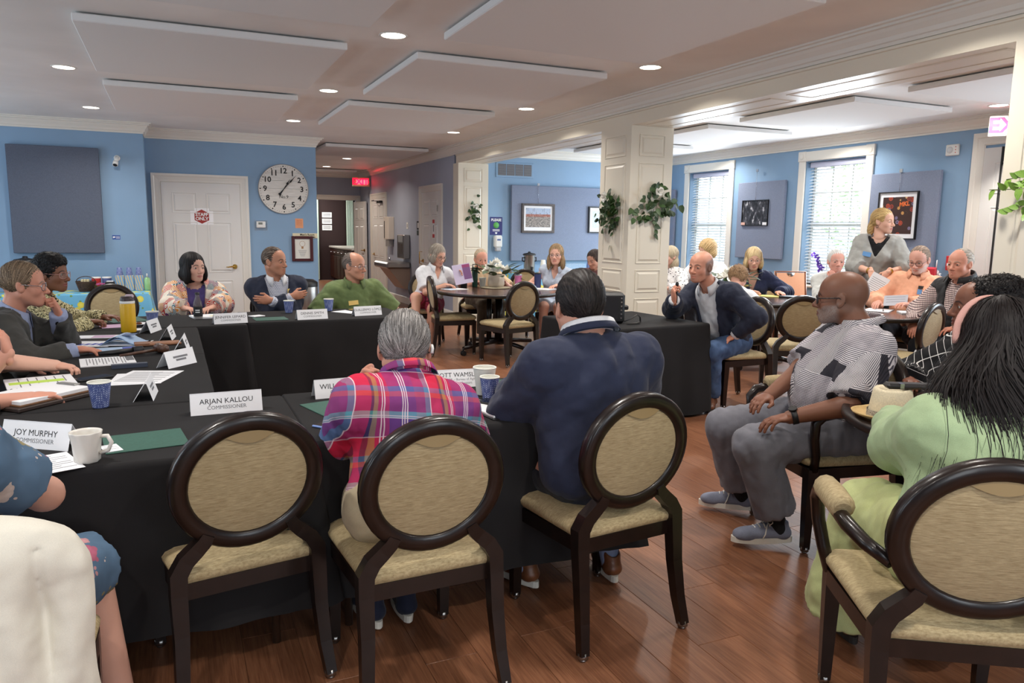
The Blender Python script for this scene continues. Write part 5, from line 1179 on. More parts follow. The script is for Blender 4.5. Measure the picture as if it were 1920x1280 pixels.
sheet('paper_pile', 'small pile of white papers before the woman in the paisley jacket', 'papers', 0.24, 6.24, 0.2, 0.26, 0.20, M_PAPER, th=0.012); sheet('yellow_pencil_pad', 'pale yellow slip on the white paper pile', 'paper', 0.29, 6.22, 0.5, 0.1, 0.04, mat('pale yellow paper', (240, 232, 170), 0.7), z=Z0+0.0125); sheet('white_napkin', 'folded white napkin before the man with crossed arms', 'napkin', 0.58, 6.18, 0.5, 0.10, 0.08, M_PAPER, th=0.006); sheet('loose_paper', 'white sheet before the man in the green shirt', 'paper', 1.33, 6.30, 0.6, 0.2, 0.22, M_PAPER)
sheet('leaflet', 'pink and white leaflet under the hand of the woman in tweed', 'leaflet', -0.40, 5.86, 0.2, 0.16, 0.2, M_PPINK); t = thing('paper_plate', 'white paper plate with food scraps beyond the yellow bottle', 'plate', (-0.25, 5.86, Z0)); MB().lathe([(0, 0.002), (0.05, 0.002), (0.075, 0.012), (0.076, 0.014), (0.05, 0.005), (0, 0.005)], n=28).build('plate', M_PAPER, t); MB().ball((0.01, 0.0, 0.014), (0.022, 0.016, 0.009)).ball((-0.03, 0.02, 0.012), (0.014, 0.012, 0.007)).build('food', mat('brown crumb', (130, 78, 50), 0.8), t)
sheet('paper_napkin', 'white napkin under the yellow bottle', 'napkin', -0.24, 5.62, 0.3, 0.14, 0.1, M_PAPER, th=0.002)
# ---- speaker box on the black table
t = thing('amplifier_box', 'black portable speaker box with strap on the black table', 'speaker', (3.05, 4.97, TZ+0.0015), -0.35); MB().box((-0.11, -0.085, 0), (0.11, 0.085, 0.235), 0.02).build('cabinet', M_BLACK, t); MB().box((-0.09, -0.088, 0.03), (0.055, -0.0851, 0.21), 0.002).build('grille', mat('dark grille cloth', (40, 40, 44), 0.9, bump=0.4, bscale=900), t)
for k in range(6): MB().cyl((0.08, -0.085, 0.045+0.03*k), (0.08, -0.091, 0.045+0.03*k), 0.006, n=10).build('knob', M_CHROME, t)
MB().box((0.111, -0.03, 0.10), (0.15, 0.03, 0.135), 0.008).build('carry_handle', M_BLACK, t)
mb = MB(); pts = [(0.10, -0.09, 0.02), (0.15, -0.12, 0.045), (0.20, -0.10, 0.075), (0.235, -0.06, 0.05), (0.24, -0.05, 0.01), (0.20, -0.09, 0.006), (0.12, -0.13, 0.006)]; vs = []
for q in pts: vs += [(q[0], q[1]-0.02, q[2]), (q[0], q[1]+0.02, q[2])]
mb.add(vs, [(2*i, 2*i+1, 2*i+3, 2*i+2) for i in range(len(pts)-1)], True); o = mb.build('shoulder_strap', M_BLACK, t); md = o.modifiers.new('t', 'SOLIDIFY'); md.thickness = 0.003

# ---- far round table items
def tumbler(x, y, r, h, m, lid, label):
    t = thing('tumbler', label, 'tumbler', (x, y, Z0)); MB().lathe([(0, 0), (r*0.82, 0), (r*0.85, 0.004), (r, h*0.9), (r, h*0.92)], n=22).build('body', m, t); MB().lathe([(r*1.02, h*0.91), (r*1.03, h*0.97), (r*0.9, h), (0, h)], n=22).build('lid', lid, t); return t
t = tumbler(3.20, 8.55, 0.044, 0.21, M_BLACK, M_BLACK, 'black travel mug left of the green bottle'); MB().lathe([(0.024, 0.0), (0.0, 0.0)], (0, -0.0435, 0.11), 16, rotx(PI/2)).build('logo', mat('pale logo', (206, 214, 224), 0.5), t)
t = tumbler(3.36, 8.60, 0.038, 0.24, mat('dark green bottle', (28, 74, 62), 0.35), M_BLACK, 'dark green bottle with loop lid on the round table'); MB().tube([(-0.03, 0, 0.235), (-0.03, 0, 0.275), (0.03, 0, 0.275), (0.03, 0, 0.235)], 0.006, 6).build('loop', M_BLACK, t)
tumbler(3.86, 8.42, 0.046, 0.16, mat('pink tumbler', (222, 130, 186), 0.35), M_CHROME, 'pink tumbler on the far round table'); tumbler(4.02, 8.20, 0.045, 0.19, mat('dark navy tumbler', (44, 52, 96), 0.4), M_BLACK, 'navy and black tumbler on the far round table')
cup(3.47, 8.62, Z0, 'white paper cup in the hand of the man with the moustache', 1.1, M_CUPW, 'white paper cups')
sheet('papers', 'white papers before the woman in the sleeveless shirt', 'papers', 4.0, 8.05, 0.6, 0.22, 0.28, M_PAPER, th=0.01, text=6); sheet('yellow_napkin', 'crumpled yellow napkin on the far round table', 'napkin', 3.66, 8.02, 0.4, 0.1, 0.09, mat('yellow napkin', (226, 206, 110), 0.8), th=0.012); sheet('booklet', 'white and blue booklet before the woman in the white polo', 'booklet', 3.0, 8.33, 0.3, 0.26, 0.2, M_PAPER, th=0.004, text=5, col_blocks=((-0.45, -0.45, -0.1, 0.45, M_PLB),)); o = MB().lathe([(0, 0.003), (0.16, 0.003), (0.18, 0.008), (0.178, 0.012), (0, 0.006)], n=30).build('placemat', mat('pale woven tray', (190, 178, 150), 0.7)); o.location = (3.55, 8.40, Z0-0.003); tag(o, 'pale round tray by the flower centrepiece', 'tray')
cup_column(5.235, 10.5, 0.762, 9, 'tall stack of white paper cups beside the far urn', True, M_CUPW, 1.2); cup_column(6.06, 10.5, 0.762, 10, 'tall stack of blue cups beside the middle column', True, None, 1.2); o = MB().box((-0.17, -0.12, 0), (0.17, 0.12, 0.15), 0.02).build('pastry_box', M_GLASS); o.location = (5.75, 10.5, 0.7625); tag(o, 'clear plastic food box behind the sleeveless woman', 'food box')
# ---- right tables
sheet('papers', 'white papers before the man in the peach shirt', 'papers', 5.98, 4.98, 0.5, 0.3, 0.22, M_PAPER, th=0.006, text=4); sheet('notebook', 'white notebook on the table of the man in peach', 'notebook', 6.06, 4.72, 0.9, 0.2, 0.16, M_PAPER, th=0.012); o = MB().tube([(0, 0, 0), (0.14, 0, 0)], 0.004, 6).build('pen', M_INK); o.location = (5.9, 4.86, Z0+0.011); o.rotation_euler = (0, 0, 0.7); tag(o, 'black pen on the papers before the man in peach', 'pen'); sheet('legal_pad', 'yellow legal pad under the hands of the blonde woman', 'notepad', 6.05, 6.52, 0.75, 0.22, 0.28, mat('yellow legal paper', (230, 224, 140), 0.75), th=0.008); sheet('black_binder', 'black binder beside the yellow legal pad', 'binder', 6.16, 6.30, 0.6, 0.2, 0.16, M_BLACK, th=0.02)
o = MB().ball((0, 0, 0.006), (0.012, 0.016, 0.006)).build('earplug_case', M_WHITEP); o.location = (5.55, 4.62, Z0); tag(o, 'tiny white case on the dark table near the bald man', 'case')
t = thing('gift_bag', 'red gift bag behind the man in the peach shirt', 'bag', (7.35, 5.55, 0.72), 0.6); M_GBAG = mat('red paper bag', (206, 40, 56), 0.5); MB().box((-0.2, -0.08, 0), (0.2, 0.08, 0.36), 0.005).build('bag', M_GBAG, t); MB().tube([(-0.06, -0.082, 0.36), (-0.05, -0.082, 0.44), (0.05, -0.082, 0.44), (0.06, -0.082, 0.36)], 0.004, 6).build('handle', M_SIGNW, t); rose(t, (-0.08, -0.09, 0.3), (0, -1, 0), 0.05, M_SIGNW)
o = MB().box((-0.5, -0.22, 0.69), (0.5, 0.22, 0.72), 0.005).build('console_top', M_TABLEW); t = thing('console_table', 'dark console table by the right wall', 'table', (7.5, 5.75, 0), 1.4); o.parent = t
for sx in (-0.45, 0.45):
    for sy in (-0.18, 0.18): MB().cyl((sx, sy, 0), (sx, sy, 0.69), 0.02, n=8).build('leg', M_ESP, t)
t = thing('alarm_pull_station', 'red fire pull station on the right wall', 'alarm', (7.85, 5.62, 1.12)); MB().box((-0.05, -0.06, -0.08), (0, 0.06, 0.08), 0.006).build('housing', mat('fire red', (196, 40, 44), 0.4), t); MB().box((-0.06, -0.035, -0.03), (-0.05, 0.035, 0.0)).build('pull', M_SIGNW, t)
M_PURPF = mat('purple petal', (120, 84, 190), 0.7)
t = thing('orchid', 'purple orchid on the window sill behind the white-haired person', 'flowers', (7.84, 7.42, 0.741)); MB().lathe([(0, 0), (0.045, 0), (0.055, 0.1), (0.05, 0.1), (0, 0.08)], n=16).build('pot', M_WHITEP, t); MB().tube([(0, 0, 0.08), (-0.02, 0.03, 0.28), (-0.06, 0.07, 0.40)], 0.004, 6).build('stem', M_STEM, t)
for k in range(9): rose(t, (-0.02-0.006*k+0.03*math.sin(k*2.1), 0.02+0.008*k+0.03*math.cos(k*1.7), 0.2+0.026*k), (-1, -0.5*math.sin(k), 0.3), 0.035, M_PURPF)
# ---- straw hat and phone on the near round table
t = thing('straw_hat', 'pale straw hat with woven band on the near round table', 'hat', (2.50, 1.99, Z0)); M_STRAW = mat('cream straw', (226, 214, 182), 0.7, noise=0.05, nscale=200, bump=0.4, bscale=400); M_STRAWB = mat('tan straw brim', (212, 180, 122), 0.7, noise=0.05, nscale=200, bump=0.4, bscale=400)
mb = MB(); N = 40; vs = []; prof = [(1.0, 0.0), (1.02, 0.006), (0.98, 0.07), (0.9, 0.108), (0.80, 0.118), (0.55, 0.112), (0.25, 0.098), (0.0, 0.094)]
for r, z in prof:
    for i in range(N): a = 2*PI*i/N; pin = 1-0.12*max(0, math.cos(a-2.6))**4*(z > 0.05); vs.append((0.088*r*math.cos(a)*pin, 0.075*r*math.sin(a)*pin, z))
mb.add(vs, [(j*N+i, j*N+(i+1) % N, (j+1)*N+(i+1) % N, (j+1)*N+i) for j in range(len(prof)-1) for i in range(N)], True); mb.build('crown', M_STRAW, t)
mb = MB(); vs = []
for r, z in ((1.0, 0.003), (1.3, 0.002), (1.62, 0.012), (1.66, 0.02), (1.62, 0.016), (1.3, 0.006), (1.0, 0.007)):
    for i in range(N): a = 2*PI*i/N; vs.append((0.088*r*math.cos(a), 0.08*r*math.sin(a), z+0.012*(r-1)*abs(math.cos(a))))
mb.add(vs, [(j*N+i, j*N+(i+1) % N, (j+1)*N+(i+1) % N, (j+1)*N+i) for j in range(6) for i in range(N)], True); mb.build('brim', M_STRAWB, t)
MB().add([(0.0905*math.cos(2*PI*i/N), 0.0775*math.sin(2*PI*i/N), z) for z in (0.008, 0.034) for i in range(N)], [(i, (i+1) % N, N+(i+1) % N, N+i) for i in range(N)], True).build('band', mat('grey woven band', (150, 146, 136), 0.8, noise=0.3, nscale=150), t)
t = thing('glasses_case', 'long black case resting on the straw hat', 'case', (2.56, 1.94, Z0+0.119), -0.5); MB().box((-0.11, -0.028, 0), (0.11, 0.028, 0.022), 0.009).build('case', M_BLACK, t); MB().box((-0.065, -0.029, 0.004), (-0.05, 0.0, 0.0225)).build('clasp', M_CHROME, t)
t = thing('handbag', 'black handbag with pink carabiner beyond the straw hat', 'bag', (2.92, 1.86, Z0), 0.3); MB().box((-0.09, -0.05, 0), (0.09, 0.05, 0.13), 0.025).build('bag', mat('brown print fabric', (110, 84, 70), 0.7, noise=0.5, nscale=60), t); MB().tube([(-0.07+0.018*math.cos(a), -0.055, 0.15+0.034*math.sin(a)) for a in np.linspace(0, 2*PI, 18, endpoint=False)], 0.005, 6, closed=True).build('carabiner', mat('pink metal', (220, 140, 140), 0.3, 0.6), t); MB().tube([(0.07*math.cos(a), 0, 0.13+0.06*math.sin(a)) for a in np.linspace(0, PI, 12)], 0.007, 6).build('handle', mat('cream strap', (220, 210, 196), 0.6), t)

# ================================================================ OUTSIDE THE WINDOWS
struct('ground_outside', MB().box((8.4, 2, -0.6), (30, 18, -0.5)), mat('lawn', (96, 120, 70), 0.9, noise=0.3, nscale=3))
def hedge(x, y, r, h, label, seed):
    rr = random.Random(seed); t = thing('garden_tree', label, 'tree', (x, y, -0.5)); MB().cyl((0, 0, 0), (0, 0, h*0.6), 0.12, 0.07, 10).build('trunk', mat('bark', (110, 92, 76), 0.9), t); mb = MB()
    for k in range(900):
        a, b = rr.uniform(0, 6.28), rr.uniform(-1, 1); q = r*rr.uniform(0.5, 1)**0.5; c = np.array((q*math.cos(a)*math.sqrt(1-b*b), q*math.sin(a)*math.sqrt(1-b*b), h*0.62+b*h*0.4)); d = unit((rr.uniform(-1, 1), rr.uniform(-1, 1), rr.uniform(-1, 1))); e = unit(np.cross(d, (0.3, 0.5, 1))); s = 0.11
        mb.add([c, c+d*s+e*s*0.5, c+d*2*s, c+d*s-e*s*0.5], [(0, 1, 2, 3)])
    o = mb.build('foliage', mat('tree foliage', (196, 208, 182), 0.8, noise=0.2, nscale=2), t, raw=True); o['kind'] = 'stuff'
hedge(15.0, 8.6, 1.6, 4.6, 'green tree outside the right window', 1); hedge(16.5, 14.0, 1.5, 4.0, 'green tree outside the far window', 2)
# ================================================================ PEOPLE: implicit surfaces meshed by surface nets
F32 = np.float32
class Cone:
    def __init__(s, a, b, ra, rb, flat=None, cuta=None, cutb=None):
        s.a = np.array(a, float); s.b = np.array(b, float); s.ra, s.rb = ra, rb; s.flat = flat; s.cuta, s.cutb = cuta, cutb
    def bounds(s):
        r = max(s.ra, s.rb)*(1 if s.flat is None else max(1, s.flat[1]))
        return np.minimum(s.a, s.b)-r, np.maximum(s.a, s.b)+r
    def dist(s, X, Y, Z):
        ab = s.b-s.a; L2 = max(1e-9, ab @ ab); x, y, z = X-s.a[0], Y-s.a[1], Z-s.a[2]
        tt = (x*ab[0]+y*ab[1]+z*ab[2])/L2; t = np.clip(tt, 0, 1)
        qx, qy, qz = x-t*ab[0], y-t*ab[1], z-t*ab[2]
        if s.flat is not None:
            ax, sc = s.flat; n = (qx*ax[0]+qy*ax[1]+qz*ax[2])*(1/sc-1); qx, qy, qz = qx+ax[0]*n, qy+ax[1]*n, qz+ax[2]*n
        d = np.sqrt(qx*qx+qy*qy+qz*qz)-(s.ra+(s.rb-s.ra)*t)
        L = math.sqrt(L2)
        if s.cutb is not None: d = np.maximum(d, (tt-1)*L-s.cutb)
        if s.cuta is not None: d = np.maximum(d, -tt*L-s.cuta)
        return d
    def grow(s, e):
        return Cone(s.a, s.b, s.ra+e, s.rb+e, s.flat, s.cuta, s.cutb)
class Ell:
    def __init__(s, c, r, R=None):
        s.c = np.array(c, float); s.r = np.array(r, float); s.R = np.eye(3) if R is None else R
    def bounds(s):
        e = np.sqrt(((s.R*s.r)**2).sum(1)); return s.c-e, s.c+e
    def dist(s, X, Y, Z):
        x, y, z = X-s.c[0], Y-s.c[1], Z-s.c[2]; R, r = s.R, s.r; k0 = 0; k1 = 0
        for i in range(3):
            q = (x*R[0, i]+y*R[1, i]+z*R[2, i])/r[i]; k0 = k0+q*q; k1 = k1+(q/r[i])**2
        k0 = np.sqrt(k0); k1 = np.sqrt(k1)+1e-6
        return k0*(k0-1)/k1
    def grow(s, e): return Ell(s.c, s.r+e, s.R)
def smin(a, b, k):
    if k <= 0: return np.minimum(a, b)
    h = np.clip(0.5+0.5*(b-a)/k, 0, 1); return b*(1-h)+a*h-k*h*(1-h)
class Field:
    def __init__(s, lo, hi, h):
        s.h = h; s.lo = np.array(lo, float)-2*h; n = np.ceil((np.array(hi)+2*h-s.lo)/h).astype(int)+1
        s.n = n; s.d = np.full(tuple(n), 1.0, F32)
    def sub(s, lo, hi):
        i0 = np.clip(np.floor((lo-s.lo)/s.h).astype(int), 0, s.n); i1 = np.clip(np.ceil((hi-s.lo)/s.h).astype(int)+1, 0, s.n)
        if (i1 <= i0).any(): return None
        ax = [(s.lo[k]+s.h*np.arange(i0[k], i1[k])).astype(F32) for k in range(3)]
        return tuple(slice(i0[k], i1[k]) for k in range(3)), ax[0][:, None, None], ax[1][None, :, None], ax[2][None, None, :]
    def add(s, p, k=0.0):
        lo, hi = p.bounds(); g = s.sub(lo-k-2.5*s.h, hi+k+2.5*s.h)
        if g is None: return
        sl, X, Y, Z = g; s.d[sl] = smin(s.d[sl], p.dist(X, Y, Z).astype(F32), k)
    def cut(s, p, k=0.0):
        lo, hi = p.bounds(); g = s.sub(lo-k-2.5*s.h, hi+k+2.5*s.h)
        if g is None: return
        sl, X, Y, Z = g; s.d[sl] = -smin(-s.d[sl], p.dist(X, Y, Z).astype(F32), k)
    def grid(s):
        ax = [(s.lo[k]+s.h*np.arange(s.n[k])).astype(F32) for k in range(3)]
        return ax[0][:, None, None], ax[1][None, :, None], ax[2][None, None, :]
    def plane(s, n, c, keep=0.0):
        """keep the half space n.p < c"""
        X, Y, Z = s.grid(); s.d = np.maximum(s.d, X*n[0]+Y*n[1]+Z*n[2]-c-keep).astype(F32)
    def sample(s, P):
        q = (P-s.lo)/s.h; i = np.clip(np.floor(q).astype(int), 0, s.n-2); f = np.clip(q-i, 0, 1); out = 0
        for a in (0, 1):
            for b in (0, 1):
                for c in (0, 1):
                    w = (f[:, 0] if a else 1-f[:, 0])*(f[:, 1] if b else 1-f[:, 1])*(f[:, 2] if c else 1-f[:, 2])
                    out = out+w*s.d[i[:, 0]+a, i[:, 1]+b, i[:, 2]+c]
        return out
    def grad(s, P):
        e = s.h*0.75; g = np.stack([s.sample(P+np.eye(3)[k]*e)-s.sample(P-np.eye(3)[k]*e) for k in range(3)], 1)
        return g/(np.linalg.norm(g, axis=1, keepdims=True)+1e-9)
    def mesh(s):
        d = s.d; sg = d < 0; n = d.shape
        cnt = np.zeros((n[0]-1, n[1]-1, n[2]-1), np.int8)
        for a in (0, 1):
            for b in (0, 1):
                for c in (0, 1): cnt += sg[a:n[0]-1+a, b:n[1]-1+b, c:n[2]-1+c]
        act = (cnt > 0) & (cnt < 8); I, J, K = np.nonzero(act); m = len(I)
        if m == 0: return np.zeros((0, 3)), np.zeros((0, 4), int)
        idx = np.full(act.shape, -1, np.int32); idx[I, J, K] = np.arange(m)
        pos = np.zeros((m, 3)); num = np.zeros(m)
        C = [(a, b, c) for a in (0, 1) for b in (0, 1) for c in (0, 1)]
        for p in C:
            for ax in range(3):
                if p[ax]: continue
                q = list(p); q[ax] = 1
                d0 = d[I+p[0], J+p[1], K+p[2]].astype(float); d1 = d[I+q[0], J+q[1], K+q[2]].astype(float)
                x = (d0 < 0) != (d1 < 0); t = np.where(x, d0/np.where(x, d0-d1, 1), 0)
                base = np.array(p, float)[None, :].repeat(m, 0); base[:, ax] = t
                pos += base*x[:, None]; num += x
        pos = (pos/num[:, None]+np.stack([I, J, K], 1))*s.h+s.lo
        fs = []
        for ax in range(3):
            o = [k for k in range(3) if k != ax]
            sl0 = [slice(None)]*3; sl1 = [slice(None)]*3
            sl0[ax] = slice(0, n[ax]-1); sl1[ax] = slice(1, n[ax])
            for k in o: sl0[k] = slice(1, n[k]-1); sl1[k] = slice(1, n[k]-1)
            s0 = sg[tuple(sl0)]; s1 = sg[tuple(sl1)]; x = np.stack(np.nonzero(s0 != s1), 1)
            if len(x) == 0: continue
            fl = s0[tuple(x.T)]; c = x.copy(); c[:, o[0]] += 1; c[:, o[1]] += 1
            def at(u, v):
                e = c.copy(); e[:, o[0]] -= u; e[:, o[1]] -= v; return idx[e[:, 0], e[:, 1], e[:, 2]]
            quad = np.stack([at(1, 1), at(0, 1), at(0, 0), at(1, 0)], 1)
            if ax == 1: fl = ~fl
            quad[~fl] = quad[~fl][:, ::-1]; fs.append(quad)
        return pos, np.concatenate(fs)
def merge(parts):
    V = []; Q = []; n = 0
    for v, q in parts:
        V.append(v); Q.append(q+n); n += len(v)
    return np.concatenate(V), np.concatenate(Q)
def np_mesh(name, V, Q, attrs=None):
    me = bpy.data.meshes.new(name); me.vertices.add(len(V)); me.vertices.foreach_set('co', np.asarray(V, F32).ravel())
    k = Q.shape[1]; me.loops.add(Q.size); me.loops.foreach_set('vertex_index', Q.astype(np.int32).ravel())
    me.polygons.add(len(Q)); me.polygons.foreach_set('loop_start', (np.arange(len(Q))*k).astype(np.int32))
    me.polygons.foreach_set('use_smooth', np.ones(len(Q), bool)); me.update(calc_edges=True)
    for an, arr in (attrs or {}).items():
        if an == 'Col':
            a = me.attributes.new('Col', 'FLOAT_COLOR', 'POINT'); c = np.ones((len(V), 4), F32); c[:, :3] = arr; a.data.foreach_set('color', c.ravel())
        else:
            a = me.attributes.new(an, 'FLOAT_VECTOR', 'POINT'); a.data.foreach_set('vector', np.asarray(arr, F32).ravel())
    return me
def linc(c): return np.array(lin(c)[:3])
def col_mat(name, rough=0.5, sheen=0.0, spec=0.4, bump=0.0, bscale=300, coat=0.0):
    n = NT(name); a = n.n('ShaderNodeAttribute', attribute_name='Col'); n.l(a.outputs['Color'], n.b.inputs['Base Color'])
    n.b.inputs['Roughness'].default_value = rough; n.b.inputs['Specular IOR Level'].default_value = spec
    if bump: n.bump(n.noise(n.coords(), bscale, 2), bump, 0.002)
    MATS[name] = n.m; return n.m
M_SKIN = col_mat('skin', 0.48, bump=0.12, bscale=420)
M_HAIR = col_mat('hair', 0.55, spec=0.3)
M_EYE = col_mat('eye', 0.15, spec=0.6)
M_LENS = MATS['clear glass']

def folds(X, Y, Z, seed, f=1.0):
    r = np.random.default_rng(seed); out = 0
    for i in range(4):
        k = r.normal(size=3); k = k/np.linalg.norm(k)*r.uniform(45, 120)*f*np.array((1, 1, 0.45)); w = r.normal(size=3)*9; ph = r.uniform(0, 6.28, 2)
        out = out+(0.75-2*np.abs(np.sin(X*k[0]*0.5+Y*k[1]*0.5+Z*k[2]*0.5+ph[0]+1.8*np.sin(X*w[0]+Y*w[1]+Z*w[2]+ph[1])))**0.65)*(1.0 if i < 2 else 0.6)
    return out/3.2

class Person:
    def __init__(s, label, pelvis, face, neck, head, look, sex='m', g=1.0, hs=1.0, twist=None, belly=0.0, skin=(205, 150, 125), shw=None, group=None, seed=0, hv=0.0034, roll=0.0, neckr=None, wide=1.0):
        s.lab = label; s.pel = np.array(pelvis, float); s.nek = np.array(neck, float); s.hc = np.array(head, float)
        s.fa = math.radians(face); s.tw = math.radians(face if twist is None else twist); s.sex = sex; s.g = g; s.hs = hs; s.belly = belly
        s.skin = linc(skin)*np.array((1.0, 1.05, 1.08)); s.seed = seed; s.hv = hv; s.wide = wide
        s.u = unit(s.nek-s.pel)
        def fr(a):
            f = np.array((math.cos(a), math.sin(a), 0)); r = np.cross(f, s.u); r = unit(r); f = np.cross(s.u, r); return r, f
        s.r0, s.f0 = fr(s.fa); s.r1, s.f1 = fr(s.tw)
        yaw, pit = math.radians(look[0]), math.radians(look[1])
        hf = np.array((math.cos(yaw)*math.cos(pit), math.sin(yaw)*math.cos(pit), math.sin(pit)))
        hr = unit(np.cross(hf, (0, 0, 1))); hu = np.cross(hr, hf)
        if roll: c, n_ = math.cos(math.radians(roll)), math.sin(math.radians(roll)); hr, hu = c*hr+n_*hu, -n_*hr+c*hu
        s.HR = np.stack([hr, hf, hu], 1)       # columns: right, forward, up
        s.root = thing('person', label, 'person', (s.pel[0], s.pel[1], 0), 0, group)
        s.off = np.array((s.pel[0], s.pel[1], 0))
        s.shw = shw or (0.176 if sex == 'm' else 0.156); s.shw *= wide
        s.sh = {}
        for k, sg in (('R', 1), ('L', -1)): s.sh[k] = s.nek+s.r1*sg*s.shw-s.u*0.066+s.f1*0.0
        s.hip = {k: s.pel+s.r0*sg*0.088*g for k, sg in (('R', 1), ('L', -1))}
        s.arm = {}; s.leg = {}; s.hand = {}; s.foot = {}; s.neckr = neckr or (0.054 if sex == 'm' else 0.045)
        s.skins = []
    def H(s, p): return s.hc+s.HR @ (np.array(p, float)*s.hs)
    # ------------------------------------------------ limbs
    def ik(s, A, B, l1, l2, hint):
        A = np.array(A, float); B = np.array(B, float); d = B-A; L = np.linalg.norm(d)
        if L > (l1+l2)*0.998: B = A+d/L*(l1+l2)*0.998; d = B-A; L = np.linalg.norm(d)
        x = (l1*l1-l2*l2+L*L)/(2*L); h = math.sqrt(max(0, l1*l1-x*x)); e = d/L; hn = np.array(hint, float); hn = unit(hn-e*(hn @ e))
        return A+e*x+hn*h, B
    def set_arm(s, k, wrist, hint, hd=None, pn=None, pose='relax', l1=0.275, l2=0.245):
        E, W = s.ik(s.sh[k], wrist, l1, l2, hint); s.arm[k] = (s.sh[k], E, W)
        if hd is None: hd = unit(W-E)
        s.hand[k] = (W, unit(hd), pn if pn is not None else (0, 0, -1), pose)
    def set_leg(s, k, ankle, hint, toe=None, l1=0.405, l2=0.40):
        E, W = s.ik(s.hip[k], ankle, l1, l2, hint); s.leg[k] = (s.hip[k], E, W)
        s.foot[k] = (W, unit(np.array(toe if toe is not None else (s.f0[0], s.f0[1], 0), float)))
    # ------------------------------------------------ primitive lists
    def torso(s, e=0.0):
        g = s.g; R0 = np.stack([s.r0, s.f0, s.u], 1); rm = unit(s.r0+s.r1); fm = unit(s.f0+s.f1); Rm = np.stack([rm, np.cross(s.u, rm), s.u], 1); R1 = np.stack([s.r1, s.f1, s.u], 1)
        L = np.linalg.norm(s.nek-s.pel); at = lambda t: s.pel+s.u*L*t
        f = s.sex == 'f'; w = s.wide
        out = [(Ell(at(0.06), (0.165*g+(0.008 if f else 0)+e, 0.118*g+e, 0.125+e), R0), 0.05),
               (Ell(at(0.36)+s.f0*(0.02+s.belly*0.6), (0.138*g*w+e, 0.102*g+s.belly+e, 0.17+e), Rm), 0.07),
               (Ell(at(0.68), (0.150*g*w*(0.92 if f else 1)+e, 0.108*g+e, 0.165+e), R1), 0.07),
               (Cone(s.sh['L']-s.u*0.005, s.sh['R']-s.u*0.005, 0.054*g**0.5+e, 0.054*g**0.5+e), 0.06)]
        nk = s.nek+s.u*0.03
        for k in 'LR': out.append((Cone(nk-s.u*0.046, s.sh[k]+s.u*0.008, 0.042+e*0.6, 0.038+e), 0.05))
        if f:
            for sg in (-1, 1): out.append((Ell(at(0.66)+s.r1*sg*0.068*g+s.f1*(0.085*g), (0.062*g+e, 0.058*g+e, 0.062*g+e), R1), 0.04))
        return out
    def armp(s, k, e=0.0, t0=0, t1=2, cut=False):
        S, E, W = s.arm[k]; g = s.g**0.6*(0.88 if s.sex == 'f' else 1.0); a = 0.054*g; b = 0.043*g; c = 0.0285*g**0.5
        out = []
        if t1 <= 1:
            B = S+(E-S)*t1; out.append((Cone(S, B, a+e, a+(b-a)*t1+e, cutb=0.0 if cut else None), 0.03))
        else:
            out.append((Cone(S, E, a+e, b+e), 0.03)); f = t1-1; B = E+(W-E)*f
            out.append((Cone(E, B, b+e, b+(c-b)*f+e*0.8, cutb=0.0 if cut else None), 0.025))
        return out
    def legp(s, k, e=0.0, t1=2, cut=False, flare=0.0):
        A, B, C = s.leg[k]; g = s.g**0.7; a, b, c = 0.088*g, 0.058*g, 0.037
        out = []
        if t1 <= 1:
            q = A+(B-A)*t1; out.append((Cone(A, q, a+e, a+(b-a)*t1+e, cutb=0.0 if cut else None), 0.04))
        else:
            out.append((Cone(A, B, a+e, b+e), 0.04)); f = t1-1; q = B+(C-B)*f
            out.append((Cone(B, q, b+e, b+(c-b)*f+e+flare, cutb=0.0 if cut else None), 0.03))
        return out
    # ------------------------------------------------ meshing a list of primitives
    def solid(s, prims, h, cuts=(), fold=0.0, seed=0, planes=(), post=None):
        lo = np.min([p.bounds()[0] for p, k in prims], 0)-0.02; hi = np.max([p.bounds()[1] for p, k in prims], 0)+0.02
        F = Field(lo, hi, h)
        for p, k in prims: F.add(p, k)
        if fold:
            X, Y, Z = F.grid(); near = np.abs(F.d) < 0.06
            I, J, K = np.nonzero(near); F.d[near] += (fold*folds(X[I, 0, 0], Y[0, J, 0], Z[0, 0, K], seed)).astype(F32)
        if post: post(F)
        for c in cuts: F.cut(c[0], c[1])
        for n_, c in planes: F.plane(n_, c)
        return F
    def rest(s, V, legs=False):
        q = V-s.pel; R = np.stack([s.r1, s.f1, s.u], 0); out = q @ R.T
        best = np.full(len(V), 1e9)
        for k, sg in (('R', 1), ('L', -1)):
            if k not in s.arm: continue
            S, E, W = s.arm[k]; acc = 0
            for A, B, r in ((S, E, 0.05), (E, W, 0.04)):
                ab = B-A; L = np.linalg.norm(ab); e = ab/L; t = np.clip((V-A) @ e/L, 0, 1); qv = V-A-np.outer(t*L, e); d = np.linalg.norm(qv, axis=1)-r
                if A is S: ok = (d < 0.03) & ((V-A) @ e > 0.03)
                else: ok = d < 0.03
                up = s.u if abs(e @ s.u) < 0.9 else s.f1
                x = unit(np.cross(e, up)); y = np.cross(e, x)
                m = ok & (d < best); best[m] = d[m]
                out[m] = np.stack([sg*0.3+qv @ x, qv @ y, 0.45-(acc+t*L)], 1)[m]
                acc += L
        return out
    def part(s, name, F, m, col=None, rest=True, parent=None, extra=None):
        V, Q = F.mesh() if isinstance(F, Field) else F
        if len(V) == 0: return None
        at = {}
        if rest: at['rest'] = s.rest(V)
        if col is not None: at['Col'] = col
        if extra: at.update(extra(V))
        me = np_mesh(name, V-s.off, Q, at); me.materials.append(m)
        o = bpy.data.objects.new(name, me); COL.objects.link(o); o.parent = parent or s.root
        return o
